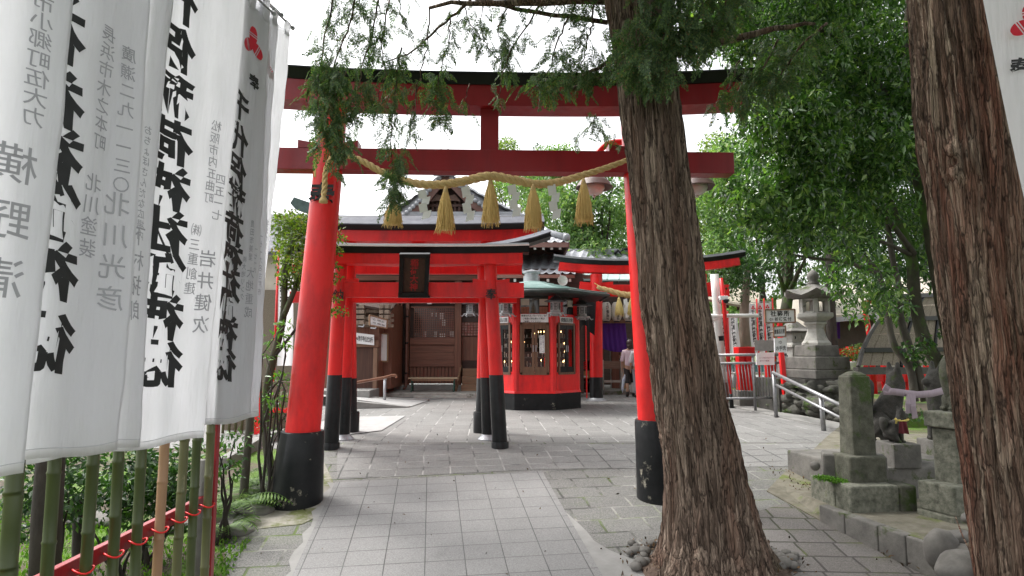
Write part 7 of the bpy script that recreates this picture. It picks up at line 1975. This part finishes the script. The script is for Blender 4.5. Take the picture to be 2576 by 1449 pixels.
# ------------------------------------------------------------------ bamboo and red rail fence with the tall banners, left
FX = -1.85
def fpt(px): return FX*F/(px-1288)
fen = thing('red_rail_fence', (FX,4.05,gz(4.05)), 'red metal rail with a tall red end post that holds the bamboo banner poles', 'fence')
mb = MB(); ra0, ra1 = Vector((FX-.03,1.2,.27)), Vector((FX-.03,4.02,.305)); mb.bar(ra0, ra1, .035, .075); mb.build('rail', RED_DARK, fen, bevel=.004); mb = MB(); mb.bar(ra0+Vector((-.03,0,-.55)), ra1+Vector((-.03,0,-.55)), .035, .06); mb.build('rail', RED_DARK, fen, bevel=.004)
mb = MB(); mb.box((FX-.03,4.03,gz(4)-.1),(FX+.015,4.075,P(556,1020,4.05).z)); mb.build('end_post', RED_DARK, fen, bevel=.004)
mb = MB(); mb.tube([(FX-.06,4.0,gz(4)-.1),(FX-.06,4.0,.55)], .045, 14); mb.build('grey_post', surf('grey_tube_post', (.10,.10,.09), (.18,.175,.16), .7, 6), fen, True)
POLES = [(44,0),(140,0),(231,0),(304,0),(362,0),(415,1),(461,2),(494,0),(529,2)]
words = ['nearest green bamboo pole at the left edge of the picture','green bamboo pole second along from the left edge','thick green bamboo pole standing before the dark trunk','green bamboo pole tied with a red ring at the low end of the rail','green bamboo pole just left of the dry tan one','dry tan bamboo pole, the only orange brown one','olive bamboo pole right of the tan one','slender green bamboo pole near the grey post','last bamboo pole beside the red end post']
BAM_OL = surf('olive_bamboo', (.075,.082,.03), (.135,.135,.06), .42, 5, (1,1,.35), .1, spot=(.34,.29,.17), spot_scale=6, spot_at=.6)
for i, ((px, kd_), lab) in enumerate(zip(POLES, words)):
    Y = fpt(px); x = FX+.035; t = thing('bamboo_pole', (x,Y,gz(Y)), lab, 'bamboo pole', 'bamboo banner poles'); q = random.Random(i)
    rad = .024 if i else .03; lean = q.uniform(-.02,.03); mb = MB(); path, rs = [], []; z = gz(Y)-.05; zt = 3.62
    while z < zt:
        nd = q.uniform(.24,.30)
        for (dz, k) in ((0,1.06),(.006,1.14),(.014,1.0),(nd*.5,.985),(nd-.006,1.0)):
            path.append(Vector((x+lean*(z+dz+.5)/4+(-.05 if i == 0 else 0)*(z)/3, Y+.01*math.sin(z+i), z+dz))); rs.append(rad*k*(1-.05*(z/zt)))
        z += nd
    mb.tube(path, rs, 14); mb.build('culm', (BAMBOO, BAMBOO_TAN, BAM_OL)[kd_], t, True)
    mb = MB(); zr = .27+(.035*(Y-1.2)/2.8); mb.tube([Vector((x+math.cos(a)*.04, Y+math.sin(a)*.036, zr+.008*math.sin(a*2))) for a in [j*2*math.pi/16 for j in range(17)]], .0045, 6); mb.build('tie_ring', RED, t, True)
# banners
def tall_banner(label, Rp, zb, zt, wdt, dirv, big=(), small=(), crest=None, lean=.10, seed=0, amp=.028, hang=True, kern=None, flip=True, first=None):
    """Rp: plan point of the far edge at the hem; dirv: plan direction from that edge back to the pole; u runs from the far edge (0) to the pole (1)"""
    Rp = Vector((*Rp,0)); d = Vector((*dirv,0)).normalized(); nrm = Vector((-d.y,d.x,0)); nrm = nrm if nrm.x > 0 else -nrm
    t = thing('tall_banner', Rp+Vector((0,0,zb)), label, 'banner', 'tall white banners on the bamboo fence'); ph = seed*1.7
    def S(u, z, off=0):
        v = (z-zb)/(zt-zb)
        f = amp*(math.sin(u*6.0+ph+v*1.2)*.7+math.sin(u*13+ph*2+v*2.5)*.3)*(.45+.55*(1-v)) + .010*mnoise.noise(Vector((u*6,v*14,seed)))
        p = Rp + d*(u*wdt + .012*math.sin(v*6+ph)*(1-u)) + Vector((lean*v,0,z)) + nrm*(f+off)
        if v < .15: p.z += .012*math.sin(u*7+ph)*(1-v/.15)
        return p
    nu, nv = 44, 70; mb = MB(); V = [S(i/nu, zb+(zt-zb)*j/nv) for j in range(nv+1) for i in range(nu+1)]
    mb.add(V, [(j*(nu+1)+i, j*(nu+1)+i+1, (j+1)*(nu+1)+i+1, (j+1)*(nu+1)+i) for j in range(nv) for i in range(nu)]); cl = mb.build('cloth', CLOTH, t, True)
    sol = cl.modifiers.new('thickness', 'SOLIDIFY'); sol.thickness = .0016; sol.offset = -1
    mb = MB()
    for zz0 in (zb+.035,): mb.tube([S(i/nu, zz0, .0012) for i in range(nu+1)], .0016, 4)
    mb.build('hem_seam', surf('seam_thread', (.52,.52,.55), (.6,.6,.63), .9, 9), cl)
    # loops and rod at the top
    mb = MB(); tp0, tp1 = S(-.06,zt+.07,0), S(1.05,zt+.07,0); mb.tube([tp0,tp1], .008, 8); mb.tube([tp0-(tp1-tp0).normalized()*.012, tp0+(tp1-tp0).normalized()*.004], .016, 10); mb.build('rod', GALV, t, True)
    for u0 in (.02,.30,.58,.86):
        mb = MB()
        a, b = S(u0,zt-.02,.003), S(u0+.10,zt-.02,.003); mb.slab([a,b,S(u0+.10,zt+.075,.012),S(u0,zt+.075,.012)], nrm*-.02)
        mb.build('loop', CLOTH, cl)
    mb = MB()
    for (ch, u, z, s, sxx) in big:
        vs, fs = glyph(ch, .036, 5); q = random.Random(ord(ch)+seed); sh = q.uniform(-.08,.08)
        mb.add([S(u + (a*(sxx)+b*sh+.022*mnoise.noise(Vector((a*3.2,b*3.2,ord(ch)*.37))))*s/wdt, z + (b*1.04+.10*a+.022*mnoise.noise(Vector((a*3.2,b*3.2,ord(ch)*.37+9))))*s, .0045) for a, b in vs], fs)
    if mb.v: mb.build('lettering', INK, cl)
    for (txt, u, z, s, stp, sxx) in small:
        mb = MB()
        for i, ch in enumerate(txt):
            if ch == ' ': continue
            vs, fs = glyph(ch, .004, 3); mb.add([S(u + a*s*sxx/wdt, z-i*s*stp + b*s, .0045) for a, b in vs], fs)
        mb.build('donor_lettering', INKGREY, cl)
    if crest:
        u0, z0, s = crest; mb = MB()
        for (dx, dz) in ((0,.42),(-.40,-.22),(.40,-.22)):
            rot = math.atan2(dz, dx)-math.pi/2
            for (a0_, a1_) in ((-.48,-.06),(.0,.06),(.12,.50)):
                pts_ = []
                n2 = 14
                wv = lambda y: .34*max(0,(1-((y-.02)/.5)**2))**.5 if abs(y-.02) < .5 else 0
                up_ = [a0_+(a1_-a0_)*k/n2 for k in range(n2+1)]
                pts_ = [(wv(y),y) for y in up_] + [(-wv(y),y) for y in reversed(up_)]
                cr, sr = math.cos(rot), math.sin(rot)
                V = [S(u0+((dx+x*cr-y*sr)*s)/wdt, z0+(dz+x*sr+y*cr)*s, .0045) for x, y in pts_]
                m_ = len(V)//2
                mb.add(V, [(k,k+1,2*m_-2-k,2*m_-1-k) for k in range(m_-1)])
        mb.build('crest', INKRED, cl)
    return t
DV = (-.22,-.52)
def zat(py, Y): return P(700,py,Y).z
BIG9 = '千代保稲荷神社御神徳'
def bigcol(ys, chars, Y, u, s, sx=1.15, du=0): return [(ch, u+du*(y-150)/720, zat(y,Y), s, sx) for ch, y in zip(chars, ys)]
tall_banner('nearest tall white banner at the left edge, large grey donor name', (-1.573,2.10), .81, 3.4, .56, DV, (), (('海津市小郷町伍大力',.16,zat(-75,2.05),.066,1.0,1.1),('横野',.22,zat(425,2.05),.135,1.35,1.0),('清',.22,zat(705,2.05),.135,1,1.0)), None, .05, 1)
tall_banner('wide banner with two columns of grey writing for a paint firm', (-1.583,2.60), .82, 3.5, .56, DV, bigcol((-130,20,155,300,430,560,695,865), '保稲荷神社御神徳', 2.5, .70, .212, 1.08, -.12), (('廣瀬二九一ー三〇',.13,zat(150,2.58),.068,1.16,1.0),('長浜市木之本町',.31,zat(112,2.52),.070,1.05,1.0),('北川光彦',.15,zat(520,2.58),.105,1.22,1.0),('北川塗装',.34,zat(475,2.52),.078,1.1,1.0)), None, .055, 2)
tall_banner('narrow strip of banner squeezed between two wider ones', (-1.63,2.85), .80, 3.5, .54, DV, (), (('おちょぼさんだな広場内',.14,zat(340,2.83),.045,1.06,1.0),('下村拓郎',.16,zat(600,2.83),.095,1.15,1.0)), None, .035, 3)
tall_banner('banner with the largest fully shown brush characters in the middle of the row', (-1.58,3.30), .77, 3.6, .56, DV, bigcol((-70,50,160,270,380,490,595,700,800,915), BIG9, 3.15, .68, .212, 1.10, -.17), (('松阪市内五曲町',.19,zat(325,3.25),.060,1.06,1.0),('四五ー七',.09,zat(455,3.28),.060,1.06,1.0),('㈱三重創建',.28,zat(585,3.22),.066,1.12,1.0),('岩井健次',.14,zat(655,3.27),.092,1.22,1.0)), None, .13, 4)
Y4 = 4.12
tall_banner('crested banner, red three-gem crest above small brush letters', (-1.70,4.19), .78, zat(40,Y4), .56, (-.11,-.55), [('奉',.24,zat(218,Y4),.095,1.0),('納',.72,zat(212,Y4),.095,1.0)]+bigcol((292,372,448,520,590,655,712,775,838,915), BIG9, 4.1, .50, .195), (('豊田市美里',.17,zat(570,4.2),.050,1.1,.7),('一七ー六',.09,zat(630,4.2),.042,1.1,.7),('㈱大地リンク',.26,zat(660,4.2),.044,1.1,.8),('大地重成',.16,zat(690,4.2),.075,1.15,.9)), (.30,zat(128,Y4),.125), .03, 5)
tall_banner('banner strip between the crested one and the last', (-1.71,4.36), .79, zat(60,4.4), .5, (-.11,-.55), (), (('一七ー九名古屋市',.10,zat(600,4.4),.05,1.1,.7),), None, .03, 6)
Y5 = 4.5
tall_banner('farthest tall banner next to the red pillar, crest half hidden', (-1.79,4.5), .80, zat(85,Y5), .56, (-.11,-.55), [('奉',.48,zat(268,4.45),.10,1.0)]+bigcol((335,860,900), '千神徳', 4.45, .55, .17), (('字北焼堂一一二三ー一',.13,zat(568,Y5),.050,1.06,1.0),('一宮市丹陽町重吉',.28,zat(558,Y5),.050,1.06,1.0),('㈲横野製作所',.31,zat(722,Y5),.050,1.1,1.0),('横野立到',.20,zat(738,Y5),.072,1.2,1.0)), (.46,zat(195,4.45),.115), .13, 7)
# long crossing rods seen above the last banners
# right hand banner, close by
YN = 3.35
rbn = thing('tall_banner', P(2520,200,YN), 'single tall banner at the right edge, mostly outside the picture', 'banner', 'tall white banners on the bamboo fence')
a, b, c_, d = P(2458,-120,YN), P(2700,-120,YN-.15), P(2790,900,YN-.15), P(2650,760,YN)
p_tl = P(2450,-120,YN); p_bl = P(2655,830,YN); wv_ = Vector((.55,-.12,0))
mb = MB(); nu, nv = 20, 40; V = []
for j in range(nv+1):
    for i in range(nu+1):
        u, v = i/nu, j/nv; p = p_tl.lerp(p_bl,v)+wv_*u; p.y += .02*math.sin(u*7+v*3); V.append(p)
mb.add(V, [(j*(nu+1)+i, j*(nu+1)+i+1, (j+1)*(nu+1)+i+1, (j+1)*(nu+1)+i) for j in range(nv) for i in range(nu)]); rc_ = mb.build('cloth', CLOTH, rbn, True)
rt_ = wv_.normalized(); mb = MB()
cc_ = P(2584,62,YN-.03)
for (dx, dz) in ((0,.42),(-.40,-.22),(.40,-.22)):
    rot = math.atan2(dz,dx)-math.pi/2
    for (a0_, a1_) in ((-.48,-.06),(.0,.06),(.12,.50)):
        wv2 = lambda y: .34*max(0,(1-((y-.02)/.5)**2))**.5 if abs(y-.02) < .5 else 0
        up_ = [a0_+(a1_-a0_)*k/14 for k in range(15)]; pts_ = [(wv2(y),y) for y in up_]+[(-wv2(y),y) for y in reversed(up_)]; cr, sr = math.cos(rot), math.sin(rot)
        V = [cc_+rt_*((dx+x*cr-y*sr)*.115)+Vector((0,-.026,(dz+x*sr+y*cr)*.115)) for x, y in pts_]; m_ = len(V)//2
        mb.add(V, [(k,k+1,2*m_-2-k,2*m_-1-k) for k in range(m_-1)])
mb.build('crest', INKRED, rc_)
mb = MB(); write(mb, '奉納', P(2600,165,YN-.04), rt_, (0,0,1), .10, False, 1.2, .05); mb.build('lettering', INK, rc_)
mb = MB(); mb.tube([p_tl+wv_*1.06+Vector((0,0,.1)), Vector(((p_bl+wv_*1.06).x,(p_bl+wv_*1.06).y,gz(3)))], .025, 10); mb.build('pole', BAMBOO, rbn, True)

# ------------------------------------------------------------------ left garden
def shrub(label, cpts, rads, mat, Y, seed, stem=True, leaf=(.07,.032), per=1700, name='shrub', group=None, barkm=BARK_DARK):
    base = G(*cpts[0]); base = Vector((P(cpts[0][0],cpts[0][1],Y).x, Y, gz(Y)))
    t = thing(name, base, label, 'shrub', group)
    ps = [P(x,y,Y+dy) for (x,y,dy) in [(a[0],a[1],(a[2] if len(a) > 2 else 0)) for a in cpts[1:]]]
    if stem:
        mb = MB(); q = random.Random(seed)
        for p in ps: limb(mb, base+Vector((q.uniform(-.08,.08),q.uniform(-.08,.08),-.03)), p, .018, .005, 7, .16, q.randint(0,999), 6)
        mb.build('stem', barkm, t, True)
    leaves('foliage', blob_points(ps, rads, per, seed), leaf[0], leaf[1], mat, t, .3, seed=seed)
    return t
shrub('dark leafy shrub behind the bamboo at the left edge', ((140,1420),(120,1215),(170,1240),(100,1290),(150,1180)), [.28,.28,.25,.25], L_DARK, 4.6, 81, per=3600)
shrub('dense dark camellia between the tan bamboo and the dark trunk', ((380,1400),(300,1180),(360,1210),(420,1190),(450,1230),(380,1270),(320,1250),(470,1280)), [.3,.32,.3,.26,.26,.22,.22], L_DARK, 5.2, 82, per=4200)
shrub('bare-stemmed shrub with purplish twigs low behind the rail', ((310,1440),(270,1330),(330,1320),(230,1310),(360,1360)), [.16,.18,.15,.14], L_SHRUB, 4.9, 83, per=700)
shrub('glossy small-leaved shrub right behind the red end post', ((560,1300),(560,1150),(590,1110),(575,1190),(540,1110)), [.16,.14,.14,.16], L_SHRUB, 5.6, 84)
shrub('young shrub with bright pinnate leaves against the red pillar', ((675,1210),(690,850),(710,820),(670,900),(720,870),(700,945),(685,1000)), [.11,.11,.09,.08,.1,.1], leaf_mat('bright_pinnate_leaves', [(0,(.07,.18,.03)),(1,(.16,.34,.05))], .45, .3), 6.4, 85, leaf=(.085,.026), per=1900)
shrub('low twiggy shrub with small leaves beside the big red pillar', ((690,1200),(690,1010),(710,960),(720,1040),(670,1060),(700,1090)), [.16,.14,.12,.14,.12], L_SHRUB, 6.9, 86, leaf=(.05,.025))
# pruned maple left of the pillar
mp = thing('maple_tree', (P(690,1190,7.4).x,7.4,gz(7.4)), 'pruned maple with twisted mossy dark trunk and yellow green leaves behind the last banner', 'tree')
mb = MB()
stem(mb, [(690,1230),(672,1120),(668,1000),(688,900),(712,800),(716,700),(722,640),(745,600)], 7.3,7.6,.055,.03,10)
stem(mb, [(712,800),(745,720),(770,660),(800,610),(840,590)], 7.4,7.8,.035,.012)
stem(mb, [(716,700),(735,640),(735,590)], 7.5,7.6,.03,.01)
mb.build('trunk', BARK_MOSS, mp, True)
mb = MB(); stem(mb, [(688,900),(735,840),(790,760),(830,700)], 7.4,7.6,.02,.008); stem(mb, [(668,1000),(700,960),(735,955)], 7.3,7.2,.015,.006); mb.build('branch', BARK_DARK, mp, True)
rq = random.Random(9); cs, rs = [], []
for k in range(46): cs.append(P(rq.uniform(712,835),rq.uniform(545,690),rq.uniform(7.2,8.2))); rs.append(rq.uniform(.13,.24))
for k in range(16): cs.append(P(rq.uniform(826,862),rq.uniform(590,790),rq.uniform(7.6,7.9))); rs.append(rq.uniform(.06,.11))
for k in range(8): cs.append(P(rq.uniform(700,760),rq.uniform(690,720),7.5)); rs.append(.12)
leaves('crown', blob_points(cs, rs, 2600, 91, (1,1,.5)), .052, .030, L_MAPLE, mp, .2, seed=91)
# dark trunk behind the bamboo, and a small upright one
dt = thing('dark_trunk_tree', (P(120,1449,3.9).x,3.9,gz(3.9)), 'nearly black straight trunk tied to the rail behind the nearest bamboo poles', 'tree')
mb = MB(); mb.tube([(P(118,1500,3.9).x,3.9,gz(3.9)-.05), P(118,1300,3.9), P(128,1150,3.9), P(140,900,3.9)], [.085,.08,.075,.06], 14); mb.build('trunk', BARK_DARK, dt, True)
dt2 = thing('slim_trunk_tree', (P(610,1240,6.6).x,6.6,gz(6.6)), 'slim brown trunk with knobbly bark in front of the garden ferns', 'tree')
mb = MB(); stem(mb, [(612,1258),(618,1180),(626,1090),(630,1030),(632,960)], 6.6,6.6,.045,.035,10); mb.build('trunk', BARK_G, dt2, True)
dt3 = thing('stump', (P(205,1400,5.0).x,5.0,gz(5.0)), 'short dark stump beside the bamboo fence', 'stump')
mb = MB(); stem(mb, [(205,1430),(203,1330),(200,1250)], 5.0,5.0,.06,.05,10); mb.build('trunk', BARK_DARK, dt3, True)
# ferns: arching fronds
def fern(px, py, Y, label, n, L, seed):
    b = Vector((P(px,py,Y).x, Y, gz(Y)+.02)); t = thing('fern', b, label, 'fern', 'ferns in the garden'); q = np.random.default_rng(seed); V = []; st_m = MB()
    for k in range(n):
        a = q.uniform(0,2*math.pi); ln = L*q.uniform(.7,1.15); dr = np.array([math.cos(a),math.sin(a),0]); sd_ = np.array([-dr[1],dr[0],0]); pp = []
        for i in range(17):
            u = i/16; p = np.array(b)+dr*ln*u*.85+np.array([0,0,ln*(.95*u-.85*u*u)]); pp.append(p)
            if i > 1:
                w_ = ln*.26*math.sin(math.pi*(u*.9+.08))**.8
                for s in (-1,1):
                    tip = p+sd_*s*w_+dr*w_*.35-np.array([0,0,w_*.25]); md = (p+tip)/2; e = dr*ln*.018
                    V += [p, md+e, tip, md-e]
        st_m.tube([Vector(x) for x in pp], .0025, 4, False)
    V = np.array(V); m = len(V)//4; bq = np.arange(m)[:,None]*4
    st_m.build('stalk', L_FERN, t); raw_mesh('frond', V, np.concatenate([bq,bq+1,bq+2,bq,bq+2,bq+3],1).ravel(), 3, L_FERN, t)
for i,(x,y,Y,lab,n,L) in enumerate(((600,1190,6.3,'largest fern with arching fronds right of the red end post',22,.55),(650,1150,7.0,'light green fern in front of the pale patch',18,.5),(575,1230,5.8,'low fern at the foot of the slim trunk',14,.4),(640,1205,6.6,'small fern beside the bank of bare earth',12,.35),(690,1165,7.4,'fern tuft under the maple near the black pillar sleeve',12,.35))): fern(x,y,Y,lab,n,L,100+i)
# moss carpet and small rocks
pts = np.stack([rng.uniform(-5.2,-1.95,14000), rng.uniform(2.6,6.6,14000), np.zeros(14000)],1)
keep = np.array([mnoise.noise(Vector((p[0]*.9,p[1]*.9,4.0))) > -.12 for p in pts]) & (pts[:,0] < -1.95-.18*(pts[:,1]-4.0)); pts = pts[keep]
pts[:,2] = [gz(y)+.004 for y in pts[:,1]]
o = leaves('moss_carpet', pts, .045, .018, leaf_mat('moss_and_grass', [(0,(.05,.12,.012)),(.5,(.10,.22,.018)),(1,(.20,.36,.03))], .35, .7), None, -1.1, seed=111); tag(o, kind='stuff')
for i,(x,y,s_,lab) in enumerate(((575,1340,.16,'flat broken rock at the edge of the garden, by the fence end'),(590,1325,.12,'angular rock wedged under the flat broken one'),(640,1290,.14,'dark rock in the bank beside the black sleeve'),(420,1330,.16,'pale stone on the moss seen between the bamboo poles'),(250,1310,.2,'flat pale stepping stone on the moss'))):
    g = G(x,y); t = thing('garden_rock', g, lab, 'rock'); mb = MB(); mb.rock(g+Vector((0,0,.02)), (s_*1.3,s_,s_*.35), 200+i, 3, .3); mb.build('stone', ROCKM, t, True)
# concrete skirt round the pillar foot and garden edging
o = sheet('pillar_skirt', pl((640,1335),(612,1322),(640,1270),(690,1205),(815,1165),(838,1215),(822,1290),(760,1322)), .014, surf('stained_concrete', (.17,.155,.125), (.31,.295,.26), .85, 3.5, bstr=.5, bdist=.008, bscale=34, spot=(.10,.115,.03), spot_scale=1.8, spot_at=.58), rim=.04)
ed = thing('garden_kerb', G(660,1140), 'grey concrete kerb between the ferns and the pale patch', 'kerb')
mb = MB(); a, b = G(650,1120), G(742,1096); mb.bar(a+Vector((0,0,.06)), b+Vector((0,0,.06)), .12, .14); a2_, b2_ = G(560,1180), G(655,1122); mb.bar(a2_+Vector((0,0,.06)), b2_+Vector((-.01,0,.06)), .12, .138); mb.build('kerb_stone', CONC, ed, bevel=.01)
# fences and banners farther left, seen beside the maple
nobori(704, 742, 640, 920, 10.5, 'white banner seen between the maple stems left of the big pillar', -1, False, RED, '荷神社御神徳')
lf = thing('bamboo_fence', (P(660,1060,9.8).x,9.8,0), 'low fence of old bamboo with red cross rail behind the ferns', 'fence')
mb = MB()
for i in range(12): p = P(560+i*16,1090,9.8); mb.tube([(p.x,9.8,0),(p.x+.01,9.8,P(700,985+3*(i%3),9.8).z)], .022, 8)
mb.build('pickets', BAM_OL, lf, True)
mb = MB(); mb.bar((P(540,1050,9.75).x,9.75,P(640,1032,9.75).z),(P(748,1050,9.75).x,9.75,P(640,1032,9.75).z),.04,.07); mb.build('rail', RED, lf)
for px in (650,738): mb = MB(); p = P(px,1090,9.7); mb.box((p.x-.05,9.66,0),(p.x+.05,9.74,P(px,985,9.7).z)); mb.build('post', RED, lf)
mb = MB(); mb.box((P(560,1050,10.2).x,10.2,0),(P(800,1050,10.2).x,10.26,P(700,960,10.2).z)); mb.build('board_backing', GREYWOOD, lf)
rs_ = thing('red_sign_strip', P(888,985,11.5), 'narrow red upright strip with white characters behind the black sleeves', 'sign')
mb = MB(); a = P(885,1030,11.5); b = P(889.5,962,11.5); mb.box((a.x,11.5,0),(b.x,11.53,b.z)); st2 = mb.build('strip', RED, rs_)
mb = MB(); write(mb, '交通安全', Vector(((a.x+b.x)/2,11.496,b.z-.22)), (1,0,0), (0,0,1), .028, True, 2.6, .01); mb.build('lettering', PAPER, st2)
